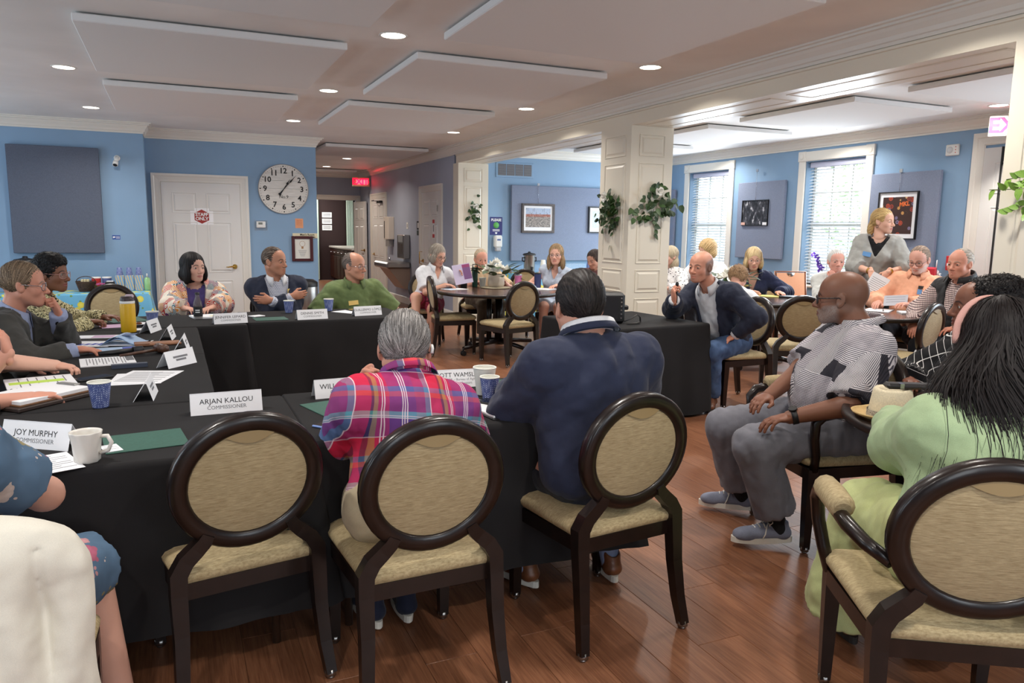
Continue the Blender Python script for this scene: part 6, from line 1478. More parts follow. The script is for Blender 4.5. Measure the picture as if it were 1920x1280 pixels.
    def put(s, name, mb, m, parent=None):
        mb.v = [tuple(np.array(v)-s.off) for v in mb.v]
        return mb.build(name, m, parent or s.root)
    # ------------------------------------------------ head
    def head_field(s, h):
        f = s.sex == 'f'; fx = 0.95 if f else 1.0; P = []; H, R, hs = s.H, s.HR, s.hs
        def E(c, r, k, RR=None): P.append((Ell(H(c), np.array(r)*hs, R if RR is None else R @ RR), k*hs))
        def C(a, b, ra, rb, k): P.append((Cone(H(a), H(b), ra*hs, rb*hs), k*hs))
        E((0, -0.018, 0.03), (0.074, 0.094, 0.088), 0); E((0, 0.03, 0.035), (0.061, 0.055, 0.06), 0.03)
        E((0, 0.026, -0.03), (0.058*fx, 0.062, 0.075), 0.03)
        for q in (-1, 1):
            E((q*0.036*fx, 0.05, -0.026), (0.026, 0.03, 0.028), 0.02)
            C((q*0.052*fx, -0.005, -0.045), (q*0.022*fx, 0.062, -0.088), 0.02*fx, 0.017*fx, 0.025)
            C((q*0.042, 0.064, 0.02), (q*0.012, 0.081, 0.019), 0.009, 0.010, 0.012)
        E((0, 0.069, -0.092), (0.022*fx, 0.017, 0.016), 0.02); E((0, 0.063, -0.06), (0.034*fx, 0.028, 0.032), 0.02)
        F = s.solid(P+[(Cone(H((0, -0.03, -0.05)), s.nek+s.u*0.0, s.neckr*hs, s.neckr+0.008), 0.025)], h)
        for q in (-1, 1): F.cut(Ell(H((q*0.033, 0.094, 0.002)), np.array((0.021, 0.016, 0.013))*hs, R), 0.014*hs)
        for q in (-1, 1):
            F.add(Ell(H((q*0.0325, 0.0715, 0.003)), np.array((0.0155, 0.0145, 0.0135))*hs, R), 0.005*hs)
            F.cut(Ell(H((q*0.0325, 0.086, 0.0025)), np.array((0.0125, 0.010, 0.0040))*hs, R), 0.001)
        F.add(Cone(H((0, 0.080, 0.014)), H((0, 0.104, -0.026)), 0.0075*hs, 0.0105*hs), 0.012*hs)
        F.add(Ell(H((0, 0.1045, -0.030)), np.array((0.012, 0.0125, 0.0105))*hs, R), 0.008*hs)
        for q in (-1, 1):
            F.add(Ell(H((q*0.0125, 0.095, -0.034)), np.array((0.008, 0.010, 0.007))*hs, R), 0.006*hs)
            F.add(Cone(H((q*0.025, 0.076, -0.0610)), H((q*0.003, 0.0905, -0.0575)), 0.004*hs, 0.006*hs), 0.006*hs)
            F.add(Cone(H((q*0.023, 0.076, -0.0640)), H((q*0.002, 0.0895, -0.0705)), 0.004*hs, 0.007*hs), 0.006*hs)
            e = rotx(0.25) @ rotz(q*0.35)
            F.add(Ell(H((q*0.077, -0.008, -0.004)), np.array((0.0085, 0.019, 0.031))*hs, R @ e), 0.006*hs)
            F.cut(Ell(H((q*0.087, -0.003, -0.004)), np.array((0.007, 0.010, 0.018))*hs, R @ e), 0.004*hs)
            F.cut(Cone(H((q*0.024, 0.0885, -0.0635)), H((0, 0.0965, -0.0635)), 0.0018*hs, 0.0022*hs), 0.002)
        return F
    def head_color(s, V, lip=None, brow=(70, 55, 45), beard=None, beardmask='full', fringe=None, browr=0.006, cheek=0.12):
        q = (V-s.hc) @ s.HR/s.hs; x, y, z = np.abs(q[:, 0]), q[:, 1], q[:, 2]; c = np.tile(s.skin, (len(V), 1))
        def blend(mask, col, a=1.0):
            m = np.clip(mask, 0, 1)[:, None]*a; c[:] = c*(1-m)+np.array(col)*m
        sm = lambda d, w: np.clip(0.5-d/w, 0, 1)
        red = s.skin*np.array((1.05, 0.78, 0.74))
        blend(sm(np.sqrt(((x-0.04)/0.02)**2+((z+0.025)/0.016)**2)-1, 0.8)*(y > 0.03), red, cheek*2.2)
        blend(sm(np.sqrt((x/0.014)**2+((z+0.028)/0.012)**2)-1, 0.6)*(y > 0.085), red, cheek*2.5)
        if fringe is not None:
            top = 0.055-0.35*np.clip(y+0.02, -0.1, 0.1)
            blend(sm(z-top, 0.02)*sm(-(z+0.055+0.1*(y+0.05)), 0.015)*sm(y-0.035-0.1*(z), 0.015)*sm(-(x-0.02+np.clip(-y-0.05, 0, 1)*5), 0.02), linc(fringe[0]), fringe[1])
        if beard is not None:
            if beardmask == 'full': mk = sm(z+0.045+0.10*np.clip(0.045-y, 0, 1)*4*0-0.9*np.clip(x-0.045, 0, 1), 0.012)*sm(-(y-0.005), 0.02)*sm(-(z+0.112), 0.02)*(1-sm(np.sqrt((x/0.019)**2+((z+0.064)/0.0085)**2)-1, 0.4)*(y > 0.07))
            elif beardmask == 'goatee': mk = sm(np.sqrt((x/0.032)**2+((z+0.072)/0.038)**2)-1, 0.25)*(y > 0.05)*(1-sm(np.sqrt((x/0.019)**2+((z+0.064)/0.0085)**2)-1, 0.4))
            else: mk = sm(np.sqrt((x/0.026)**2+((z+0.049)/0.007)**2)-1, 0.4)*(y > 0.07)
            blend(mk*np.random.default_rng(3).uniform(0.35, 1.0, len(mk)), linc(beard[0]), beard[1])
        lipc = linc(lip) if lip else s.skin*np.array((0.86, 0.55, 0.55))
        blend(sm(np.sqrt((x/0.025)**2+((z+0.0635)/0.0095)**2)-1, 0.35)*(y > 0.074), lipc, 0.75 if lip else 0.5)
        bz = 0.0235-0.010*np.clip((x-0.026)/0.02, 0, 2)**2+0.004*np.clip((x-0.012)/0.02, 0, 1)
        blend(sm(np.abs(z-bz)-browr*0.62, 0.004)*sm(np.abs(x-0.031)-0.018, 0.008)*(y > 0.045), linc(brow), 0.9)
        return c
    def hand_field(s, k, h=0.0036):
        W, d, n, pose = s.hand[k]; d = unit(d); n = np.array(n, float); n = unit(n-d*(n @ d)); t = np.cross(n, d)
        # thumb side: for the right hand palm down (n=-z), d forward -> thumb to the left
        th = np.cross(n, d)*(1 if k == 'R' else -1)*(-1)
        z = 0.94 if s.sex == 'm' else 0.84; P = []
        R = np.stack([th, n, d], 1); at = lambda a, b, c: W+th*a*z+n*b*z+d*c*z
        P.append((Ell(at(0, 0.0, 0.045), (0.040*z, 0.0155*z, 0.052*z), R), 0.0)); P.append((Cone(W-d*0.03, at(0, 0, 0.02), 0.0265*z, 0.026*z, (n, 0.75)), 0.02))
        P.append((Ell(at(0.02, 0.008, 0.03), (0.018*z, 0.015*z, 0.03*z), R), 0.01))
        curl = {'relax': (0.35, 0.45, 0.3), 'flat': (0.05, 0.12, 0.1), 'fist': (1.25, 1.6, 1.1), 'grip': (0.75, 1.05, 0.7), 'pen': (0.75, 0.9, 0.5), 'curl': (0.6, 0.8, 0.5)}[pose]
        for i, (o, base, L) in enumerate(((0.028, 0.083, 0.072), (0.0095, 0.090, 0.080), (-0.0095, 0.087, 0.074), (-0.0275, 0.077, 0.058))):
            p = at(o, 0, base-0.012); a = 0.0; r = 0.0092*z if i < 3 else 0.0082*z; spread = o*1.6
            for j, f in enumerate((0.45, 0.30, 0.25)):
                a += curl[j]*(1.0+0.08*(i-1)); dv = unit(d*math.cos(a)+n*math.sin(a)+th*spread*math.cos(a)); q = p+dv*L*f*z*1.08
                P.append((Cone(p, q, r, r*0.93), 0.004)); p = q; r *= 0.93
        tp = at(0.030, 0.006, 0.022); ta = {'flat': 0.25, 'relax': 0.4}.get(pose, 0.75)
        t1 = unit(d*0.75+th*(0.75-0.4*ta)+n*ta*0.7); q = tp+t1*0.042*z; P.append((Cone(tp, q, 0.0125*z, 0.0105*z), 0.008))
        t2 = unit(d*0.9+th*(0.25-0.5*ta)+n*ta*0.55); q2 = q+t2*0.030*z; P.append((Cone(q, q2, 0.0102*z, 0.0085*z), 0.004))
        return s.solid(P, h)
    # ------------------------------------------------ the body as one mesh
    def body(s, hv=None, bare_arms=(), bare_legs=False, hands='LR', core=0.016, hand_h=0.0038, eyes=True, gaze=None, iris=(80, 60, 45), **colkw):
        parts = []; cols = []
        HF = s.head_field(hv or s.hv); V, Q = HF.mesh(); parts.append((V, Q)); cols.append(s.head_color(V, **colkw)); s.HFv = HF
        pr = [(p.grow(-0.012), k) for p, k in s.torso(0.0)]
        for k in s.arm: pr += s.armp(k, 0.0 if k in bare_arms else -0.006)
        for k in s.leg:
            pr += s.legp(k, 0.0 if bare_legs else -0.008)
            if bare_legs: pr += s.footp(k)
        F = s.solid(pr, core if not (bare_arms or bare_legs) else min(core, 0.0105)); V, Q = F.mesh(); parts.append((V, Q)); cols.append(np.tile(s.skin, (len(V), 1)))
        for k in hands:
            if k in s.hand:
                V, Q = s.hand_field(k, hand_h).mesh(); parts.append((V, Q)); cols.append(np.tile(s.skin*np.array((1.0, 0.93, 0.9)), (len(V), 1)))
        V, Q = merge(parts)
        s.bodyo = s.part('body', (V, Q), M_SKIN, np.concatenate(cols), rest=False)
        if eyes:
            for q in (-1, 1):
                mb = MB(); c = s.H((q*0.0325, 0.0722, 0.003)); mb.ball(c, 0.0132*s.hs, 16, 12)
                vs = np.array(mb.v); n_ = (vs-c)/(0.0132*s.hs); gz = s.HR @ unit(gaze if gaze is not None else (0, 1, -0.03)); a = np.arccos(np.clip(n_ @ gz, -1, 1))
                cc = np.tile(linc((196, 188, 180)), (len(vs), 1)); cc[a < 0.55] = linc(iris); cc[a < 0.26] = linc((8, 8, 8))
                me = np_mesh('eye', vs-s.off, np.array([f for f in mb.f]), {'Col': cc}); me.materials.append(M_EYE)
                o = bpy.data.objects.new('eye', me); COL.objects.link(o); o.parent = s.bodyo
        return s.bodyo
    def footp(s, k):
        W, t = s.foot[k]; z = np.array((0, 0, 1.0)); h = W[2]
        return [(Cone(W, W-z*(h-0.04)-t*0.02, 0.036, 0.034), 0.02), (Cone(W-z*(h-0.032)-t*0.03, W-z*(h-0.024)+t*0.13, 0.032, 0.024, (z, 0.8)), 0.03)]
    # ------------------------------------------------ hair
    def hair(s, col, adds, cuts, planes=(), h=0.0042, streak=0.0016, comb='back', strands=500, slen=0.06, var=0.25, width=0.0022, curl=0.0, freq=260, lift=0.0025, name='hair', extra=(), seed=0, drop=0.0, col2=None):
        rng = np.random.default_rng(s.seed+seed+11); H, R, hs = s.H, s.HR, s.hs
        def mk(p):
            if len(p) == 2 or (len(p) == 3 and p[2] is None): return Ell(H(p[0]), np.array(p[1])*hs, R)
            if len(p) == 3: return Ell(H(p[0]), np.array(p[1])*hs, R @ p[2])
            return Cone(H(p[0]), H(p[1]), p[2]*hs, p[3]*hs)
        prims = [(mk(p[0]), p[1]) for p in adds]
        def post(F):
            X, Y, Z = F.grid(); near = np.abs(F.d) < 0.02; I, J, K = np.nonzero(near)
            P = np.stack([X[I, 0, 0], Y[0, J, 0], Z[0, 0, K]], 1); q = (P-s.hc) @ R
            if comb == 'curly': v = np.sin(q[:, 0]*freq*0.8+np.sin(q[:, 2]*180))*np.sin(q[:, 1]*freq*0.8+1)*np.sin(q[:, 2]*freq*0.8+2*np.sin(q[:, 1]*150))
            else:
                a = np.arctan2(q[:, 0], -(q[:, 1]+0.02) if comb == 'down' else q[:, 2]+0.3*q[:, 1]); v = np.sin(a*34+3*np.sin(q[:, 2]*30))+0.5*np.sin(a*83+2*np.sin(q[:, 1]*40))
            F.d[near] += (streak*v).astype(F32)
        F = s.solid(prims, h, [(mk(c[0]), c[1]) for c in cuts], post=post)
        for (n_, c) in planes:
            nw = R @ np.array(n_, float); F.plane(nw, nw @ s.hc+c*hs)
        V, Q = F.mesh(); parts = [(V, Q)]; base = linc(col); base2 = linc(col2) if col2 else base
        cv = base*(1+var*0.5*rng.normal(size=(len(V), 1))*0.5); cols = [np.clip(cv, 0, 1)]
        if strands and len(V):
            P = V[rng.integers(0, len(V), strands)].copy(); q0 = (P-s.hc) @ R
            pts = [P]; ns = []; steps = 9; st = slen/steps; ph = rng.uniform(0, 6.28, strands)
            for i in range(steps):
                n_ = F.grad(P); q = (P-s.hc) @ R
                if comb == 'back': dv = np.stack([q[:, 0]*2.5, np.full(strands, -0.55), -0.25-6*np.clip(-q[:, 1]-0.02, 0, 1)], 1)
                elif comb == 'fwd': dv = np.stack([q[:, 0]*5, np.clip(q[:, 1]+0.06, -0.1, 0.2)*8, -0.4-4*np.clip(np.abs(q[:, 0])-0.04, 0, 1)], 1)
                elif comb == 'side': dv = np.stack([0.7+0*q[:, 0], -0.2+0*q[:, 1], -0.35-5*np.clip(np.abs(q[:, 0])-0.03, 0, 1)], 1); 
                elif comb == 'down': dv = np.stack([q[:, 0]*1.2, q[:, 1]*1.2, -1.0+0*q[:, 0]], 1)
                else: dv = rng.normal(size=(strands, 3))
                dv = dv @ R.T; dv = dv-n_*(dv*n_).sum(1, keepdims=True); dv /= np.linalg.norm(dv, axis=1, keepdims=True)+1e-9
                if curl:
                    sd = np.cross(n_, dv); dv = dv+sd*(curl*np.sin(ph+i*1.5))[:, None]; dv /= np.linalg.norm(dv, axis=1, keepdims=True)
                P = P+dv*st; d = F.sample(P); P = P-n_*np.clip(d, -0.01, 0.01)[:, None]; pts.append(P); ns.append(n_)
            ns.append(ns[-1]); A = np.stack(pts, 1); N = np.stack(ns, 1); T = np.gradient(A, axis=1); T /= np.linalg.norm(T, axis=2, keepdims=True)+1e-9
            B = np.cross(T, N); tt = np.linspace(0, 1, steps+1)
            wd = width*hs*(1-tt**2*0.85)[None, :, None]; lf = (lift*rng.uniform(0.1, 1, (strands, 1, 1)))*np.sin(PI*np.clip(tt*0.9+0.05, 0, 1))[None, :, None]
            LQ = (A-s.hc) @ R/hs; okm = ~((LQ[..., 1] > 0.055) & (np.abs(LQ[..., 0]) < 0.056) & (LQ[..., 2] < 0.055)).any(1)
            A, N, B, lf = A[okm], N[okm], B[okm], lf[okm]; strands = len(A)
            A = A+N*lf; VV = np.concatenate([A-B*wd, A+B*wd], 1).reshape(-1, 3); m = steps+1
            qd = []
            for i in range(steps): qd.append((i, i+1, m+i+1, m+i))
            qd = np.array(qd); QQ = (qd[None]+(np.arange(strands)*2*m)[:, None, None]).reshape(-1, 4)
            parts.append((VV, QQ)); w = rng.uniform(0, 1, (strands, 1)); cs = (base*(1-w)+base2*w)*(1+var*rng.normal(size=(strands, 1))); cols.append(np.repeat(np.clip(cs, 0.0, 1), 2*m, 0))
        for (VV, QQ) in extra:
            parts.append((VV, QQ)); cols.append(np.tile(base, (len(VV), 1))*(1+0.15*rng.normal(size=(len(VV), 1))))
        V, Q = merge(parts)
        return s.part(name, (V, Q), M_HAIR, np.clip(np.concatenate(cols), 0, 1), rest=False)
    # ------------------------------------------------ clothes
    def top(s, m, name='shirt', e=0.012, sleeve=1.9, fold=0.007, h=0.0105, hem=-0.06, neck=0.062, vee=None, lapel=0.0, collar=0.0, open_neck=None, cuff=True, seed=1, sides='LR', bulk=0.0, extra=(), necklow=0.0, planes=()):
        s.te = e; pr = s.torso(e)
        if sleeve > 0:
            for k in sides:
                if k in s.arm: pr += s.armp(k, e+bulk+0.004, t1=sleeve, cut=True)
        pr = pr+list(extra)
        L = np.linalg.norm(s.nek-s.pel)
        def post(F):
            X, Y, Z = F.grid()
            if vee or lapel:
                near = np.abs(F.d) < 0.06; I, J, K = np.nonzero(near); P = np.stack([X[I, 0, 0], Y[0, J, 0], Z[0, 0, K]], 1)-s.pel
                x = P @ s.r1; y = P @ s.f1; z = P @ s.u; dd = F.d[near]
                zb, zt, w0, wt = vee      # bottom, top heights along the torso and half widths
                w = w0+(wt-w0)*np.clip((z-zb)/(zt-zb), 0, 1.3); inside = np.maximum(np.abs(x)-w, np.maximum(np.maximum(zb-z, -y), y-0.172*s.g-s.belly))
                if lapel:
                    edge = (inside > 0) & (inside < 0.055) & (z > zb+0.0) & (y > 0)
                    dd = dd-np.where(edge, lapel, 0)
                dd = np.maximum(dd, -inside*1.0); F.d[near] = dd
        cuts = []
        nc = s.H((0, -0.02, -0.06))
        cuts.append((Cone(s.nek-s.u*(0.02+necklow)+s.f1*0.012, nc+s.u*0.05, neck, neck+0.004), 0.004))
        if hem is not None: planes = list(planes)+[(-s.u, -(s.u @ s.pel)-hem)]
        F = s.solid(pr, h, cuts, fold, s.seed+seed, planes, post)
        o = s.part(name, F, m)
        return o
    def collar(s, m, r=0.064, hgt=0.035, spread=0.03, drop=0.05, name='collar', open_=0.35, stand=True):
        """shirt collar: a standing band with two fallen leaves"""
        te = getattr(s, 'te', 0.008); r += max(0, te-0.008)*0.9; c = s.nek+s.u*(0.030+max(0, te-0.008)*1.3)+s.f1*0.004; mb = MB(); n = 22; vs = []; rows = 5
        ax = unit(s.u*0.85+unit(s.hc-s.nek)*0.5)
        r1, f1 = s.r1, np.cross(ax, s.r1)
        for i in range(n+1):
            t = open_+(2*PI-2*open_)*i/n; d = r1*math.sin(t)+f1*math.cos(t); fr = 0.5+0.5*math.cos(t)
            a = c+d*(r*(1.0+0.10*fr))-ax*0.022*fr
            top = a+ax*hgt+d*0.003
            leaf = top+d*(0.018+0.012*fr)-ax*(hgt*0.9+drop*fr**3)+f1*0.014*fr
            vs += [a, a+ax*hgt*0.6, top, top+d*0.006-ax*0.004, leaf]
        fs = [(i*rows+k, i*rows+k+1, (i+1)*rows+k+1, (i+1)*rows+k) for i in range(n) for k in range(rows-1)]
        mb.add(vs, fs, True)
        o = s.put(name, mb, m); a = o.data.attributes.new('rest', 'FLOAT_VECTOR', 'POINT'); a.data.foreach_set('vector', np.array([v.co[:] for v in o.data.vertices], F32).ravel()); md = o.modifiers.new('thick', 'SOLIDIFY'); md.thickness = 0.002; md.offset = 0
        return o
    def pants(s, m, name='trousers', e=0.012, t1=1.93, fold=0.007, h=0.0115, flare=0.012, waist=0.13, seed=5, legs='LR'):
        pr = s.torso(e)[:1]
        for k in legs:
            if k in s.leg: pr += s.legp(k, e, t1, True, flare)
        F = s.solid(pr, h, fold=fold, seed=s.seed+seed, planes=[((0, 0, 1), s.pel[2]+waist)])
        return s.part(name, F, m)
    def shoes(s, m, sole, kinds='LR', lace=None, h=0.006, sock=None, L=0.25):
        z = np.array((0, 0, 1.0))
        for k in kinds:
            if k not in s.foot: continue
            W, t = s.foot[k]; sd = np.cross(t, z); b = W-t*0.055; b = np.array((b[0], b[1], b[2]-0.085)); R = np.stack([sd, t, np.cross(sd, t)], 1); upv = R[:, 2]
            at = lambda a, c, d: b+sd*a+t*c+upv*d
            pr = [(Cone(at(0, 0.035, 0.045), at(0, L-0.075, 0.035), 0.036, 0.039, (upv, 0.75)), 0.0), (Cone(at(0, 0.04, 0.045), at(0, 0.05, 0.095), 0.034, 0.036), 0.02), (Cone(at(0, 0.09, 0.075), at(0, 0.17, 0.045), 0.028, 0.025), 0.025), (Ell(at(0, L-0.055, 0.033), (0.043, 0.05, 0.03), R), 0.02)]
            F = s.solid(pr, h, [(Ell(at(0, 0.045, 0.125), (0.028, 0.035, 0.04), R), 0.006)], planes=[(-upv, -(upv @ at(0, 0, 0.016)))])
            o = s.part('shoe', F, m, rest=False)
            mb = MB(); out = []
            for i in range(28):
                a = 2*PI*i/28; yy = 0.5*L-0.004+0.5*(L+0.012)*math.sin(a)*1.0; w = 0.036+0.008*math.sin(a) if math.sin(a) > -0.9 else 0.034
                out.append((math.cos(a)**1*w*(1.05 if abs(math.cos(a)) > 0.3 else 1.0)*(1), yy))
            mb.add([at(x, y, 0.0+zz) for zz in (0.0, 0.026) for x, y in out], [(i, (i+1) % 28, 28+(i+1) % 28, 28+i) for i in range(28)]+[tuple(range(28))[::-1], tuple(range(28, 56))])
            s.put('sole', mb, sole, o)
            if lace is not None:
                mb = MB()
                for i in range(4):
                    c0 = 0.105+i*0.02; hh = 0.092-i*0.008
                    mb.tube([at(-0.026, c0, hh-0.012), at(-0.012, c0+0.004, hh+0.004), at(0.012, c0+0.006, hh+0.004), at(0.026, c0+0.01, hh-0.014)], 0.0028, 6)
                for q in (-1, 1):
                    mb.tube([at(0, 0.1, 0.1), at(q*0.02, 0.095, 0.118), at(q*0.042, 0.1, 0.102), at(q*0.03, 0.108, 0.088), at(0, 0.1, 0.098)], 0.0026, 6)
                    mb.tube([at(0, 0.1, 0.1), at(q*0.03, 0.12, 0.085), at(q*0.044, 0.13, 0.05), at(q*0.045, 0.14, 0.03)], 0.0026, 6)
                s.put('shoelace', mb, lace, o)
    def sock(s, m, k, t0=0.55):
        A, B, C = s.leg[k]; P = B+(C-B)*t0; F = s.solid([(Cone(P, C-np.array((0, 0, 0.03)), 0.047, 0.040), 0)], 0.007); return s.part('sock', F, m, rest=False)
    # ------------------------------------------------ accessories
    def glasses(s, m, w=0.030, hgt=0.019, y=0.097, z=-0.002, rim=0.0018, half=False, lens=True, square=2.6, name='glasses'):
        mb = MB(); N = 22; rims = []
        for q in (-1, 1):
            pts = []
            for i in range(N):
                a = 2*PI*i/N; c, sn = math.cos(a), math.sin(a); k = (abs(c)**square+abs(sn)**square)**(-1/square)
                pts.append(s.H((q*0.0345+w*c*k*0.85, y-abs(q*0.0345+w*c*k*0.85)**2*3.2, z+hgt*sn*k)))
            mb.tube(pts, rim, 6, closed=True); rims.append(pts)
        mb.tube([s.H((-0.009, y, z+0.006)), s.H((0, y+0.004, z+0.009)), s.H((0.009, y, z+0.006))], rim, 6)
        for q in (-1, 1): mb.tube([s.H((q*0.061, y-0.012, z+0.006)), s.H((q*0.072, y-0.03, z+0.007)), s.H((q*0.079, 0.0, z+0.010)), s.H((q*0.080, -0.012, z+0.004)), s.H((q*0.078, -0.026, z-0.012))], rim*1.1, 6)
        o = s.put(name, mb, m)
        if lens:
            for pts in rims:
                q = MB(); c = np.mean(pts, 0); q.add([c]+pts, [(0, i+1, (i+1) % N+1) for i in range(N)], True); s.put('lens', q, M_LENS, o)
        return o
    def earring(s, m, q, r=0.012):
        mb = MB(); c = s.H((q*0.083, -0.008, -0.048)); pts = [c+s.HR @ np.array((0, r*math.cos(a), r*1.3*math.sin(a))) for a in np.linspace(0, 2*PI, 14, endpoint=False)]
        mb.tube(pts, 0.0028, 6, closed=True); return s.put('earring', mb, m)
    def badge(s, m, x, z, w=0.075, hgt=0.032, out=0.135, tilt=0.0, txt=None, ink=None, name='name_badge', d=0.003, flat=True):
        c = s.pel+s.r1*x+s.u*z; 
        # rest it on the chest surface
        F = s.solid(s.torso(getattr(s, 'te', 0.01)+0.004), 0.012); P = c+s.f1*0.3
        for i in range(60):
            dv = F.sample(P[None])[0]
            if dv < 0.002: break
            P = P-s.f1*max(0.002, min(dv, 0.02))
        n = F.grad(P[None])[0]; r = unit(s.r1-n*(s.r1 @ n)); r = math.cos(tilt)*r+math.sin(tilt)*np.cross(n, r); u = np.cross(n, r)
        if u @ s.u < 0: u = -u
        fr = lambda a, b, w_: P+n*(0.006+w_)+r*a+u*b
        mb = MB(); mb.prism([(-w/2, -hgt/2), (w/2, -hgt/2), (w/2, hgt/2), (-w/2, hgt/2)], d, fr); o = s.put(name, mb, m)
        return o, fr
    def band(s, m, k, t=0.93, w=0.022, r=0.034, face=None, name='watch', fm=None):
        S, E, W = s.arm[k]; e = unit(W-E); c = E+(W-E)*t; x = unit(np.cross(e, (0, 0, 1))); y = np.cross(x, e); mb = MB()
        n = 20; vs = [c+(x*math.cos(a)+y*math.sin(a))*rr+e*zz for zz, rr in ((-w/2, r-0.002), (-w/2, r), (w/2, r), (w/2, r-0.002)) for a in np.linspace(0, 2*PI, n, endpoint=False)]
        mb.add(vs, [(j*n+i, j*n+(i+1) % n, ((j+1) % 4)*n+(i+1) % n, ((j+1) % 4)*n+i) for j in range(4) for i in range(n)], True); o = s.put(name, mb, m)
        if face is not None:
            d = unit(np.array(face, float)-e*(np.array(face, float) @ e)); q = MB().cyl(c+d*(r-0.002), c+d*(r+0.007), 0.018, n=16); s.put('watch_face', q, fm or M_BLACK, o)
        return o
CAP = [((((0, -0.018, 0.034), (0.0795, 0.0995, 0.0925))), 0.0)]
def adds(*x): return [(p, 0.02 if i else 0.0) for i, p in enumerate(x)]
# ================================================================ CLOTHING MATERIALS (patterns follow the garment)
def cloth(name, col, rough=0.85, weave=0.10, sc=900, sheen=0.1):
    if name in MATS: return MATS[name]
    n = NT(name); co = n.coords('Object'); f = n.noise(co, sc, 2); f2 = n.noise(co, 14, 3)
    d = tuple(c*(1-weave) for c in col); u = tuple(min(255, c*(1+weave)) for c in col)
    n.l(n.mix(0.3, n.ramp(f, [(0.3, d), (0.7, u)]), n.ramp(f2, [(0.3, d), (0.7, u)])), n.b.inputs['Base Color'])
    n.b.inputs['Roughness'].default_value = rough; n.b.inputs['Sheen Weight'].default_value = sheen; n.b.inputs['Specular IOR Level'].default_value = 0.25
    n.bump(n.noise(co, 11, 1.5, 0.5), 0.6, 0.035); MATS[name] = n.m; return n.m
def xyz(n, attr='rest', warp=0.0):
    co = n.coords(attr=attr)
    if warp:
        nz = n.n('ShaderNodeTexNoise', i_Scale=9.0, i_Detail=1.0); n.l(co, nz.inputs['Vector'])
        v = n.n('ShaderNodeVectorMath', operation='MULTIPLY_ADD'); n.l(nz.outputs['Color'], v.inputs[0]); v.inputs[1].default_value = (warp,)*3; n.l(co, v.inputs[2]); co = v.outputs[0]
    sp = n.n('ShaderNodeSeparateXYZ'); n.l(co, sp.inputs[0]); return co, n.math('ADD', sp.outputs[0], sp.outputs[1]), sp.outputs[1], sp.outputs[2]
def finish(n, name, rough=0.85):
    n.b.inputs['Roughness'].default_value = rough; n.b.inputs['Specular IOR Level'].default_value = 0.25
    n.bump(n.noise(n.coords('Object'), 11, 1.5, 0.5), 0.6, 0.035); MATS[name] = n.m; return n.m
def line(n, v, period, w, off=0.0):
    f = n.math('FRACT', n.math('ADD', n.math('DIVIDE', v, period), 10.0+off)); return n.math('LESS_THAN', f, w/period)
def madras():
    n = NT('madras plaid cotton'); co, x, y, z = xyz(n, warp=0.012); x = n.math('SUBTRACT', x, y)
    fx = n.math('FRACT', n.math('ADD', n.math('DIVIDE', x, 0.235), 10.33)); fz = n.math('FRACT', n.math('ADD', n.math('DIVIDE', z, 0.215), 10.1))
    A = [(0, (92, 66, 140)), (0.2, (140, 62, 122)), (0.34, (92, 140, 170)), (0.42, (220, 40, 70)), (0.62, (60, 50, 60)), (0.66, (176, 150, 80)), (0.72, (196, 44, 92)), (0.86, (120, 60, 130))]
    B = [(0, (206, 40, 80)), (0.16, (84, 66, 140)), (0.42, (104, 190, 200)), (0.52, (150, 66, 124)), (0.74, (214, 96, 96)), (0.82, (90, 120, 170)), (0.9, (200, 50, 90))]
    c = n.mix(0.48, n.ramp(fx, A, 'CONSTANT'), n.ramp(fz, B, 'CONSTANT'))
    for k in (0.02, 0.05, 0.08, 0.42, 0.77, 0.8):
        c = n.mix(n.math('MULTIPLY', line(n, x, 0.235, 0.0032, 0.33-k), 0.8), c, (236, 220, 226))
    for k in (0.15, 0.42, 0.45): c = n.mix(n.math('MULTIPLY', line(n, z, 0.215, 0.003, 0.1-k), 0.6), c, (232, 214, 226))
    n.l(c, n.b.inputs['Base Color']); return finish(n, 'madras plaid cotton')
def patchwork():
    n = NT('patchwork seersucker'); co, x, y, z = xyz(n)
    sn = n.n('ShaderNodeVectorMath', operation='SNAP'); n.l(co, sn.inputs[0]); sn.inputs[1].default_value = (0.075, 3.0, 0.08)
    wn = n.n('ShaderNodeTexWhiteNoise', noise_dimensions='3D'); n.l(sn.outputs[0], wn.inputs['Vector']); r = wn.outputs['Value']
    sx = line(n, x, 0.0075, 0.0034); sz = line(n, z, 0.0075, 0.0034); W = (216, 212, 214); D = (78, 76, 86)
    a = n.mix(sx, W, D); b = n.mix(sz, W, D); g = n.mix(n.math('MULTIPLY', n.math('ADD', sx, sz), 0.5), (206, 200, 204), (92, 88, 98))
    c = n.mix(n.math('GREATER_THAN', r, 0.36), a, b); c = n.mix(n.math('GREATER_THAN', r, 0.6), c, g); c = n.mix(n.math('GREATER_THAN', r, 0.84), c, n.mix(sx, (58, 56, 64), (40, 40, 46)))
    n.l(c, n.b.inputs['Base Color']); return finish(n, 'patchwork seersucker')
def grid_cloth(name, base, ln, px, w, cross=None, warp=0.004):
    n = NT(name); co, x, y, z = xyz(n, warp=warp); c = n.mix(line(n, x, px, w), base, ln); c = n.mix(line(n, z, px, w), c, cross or ln)
    n.l(c, n.b.inputs['Base Color']); return finish(n, name)
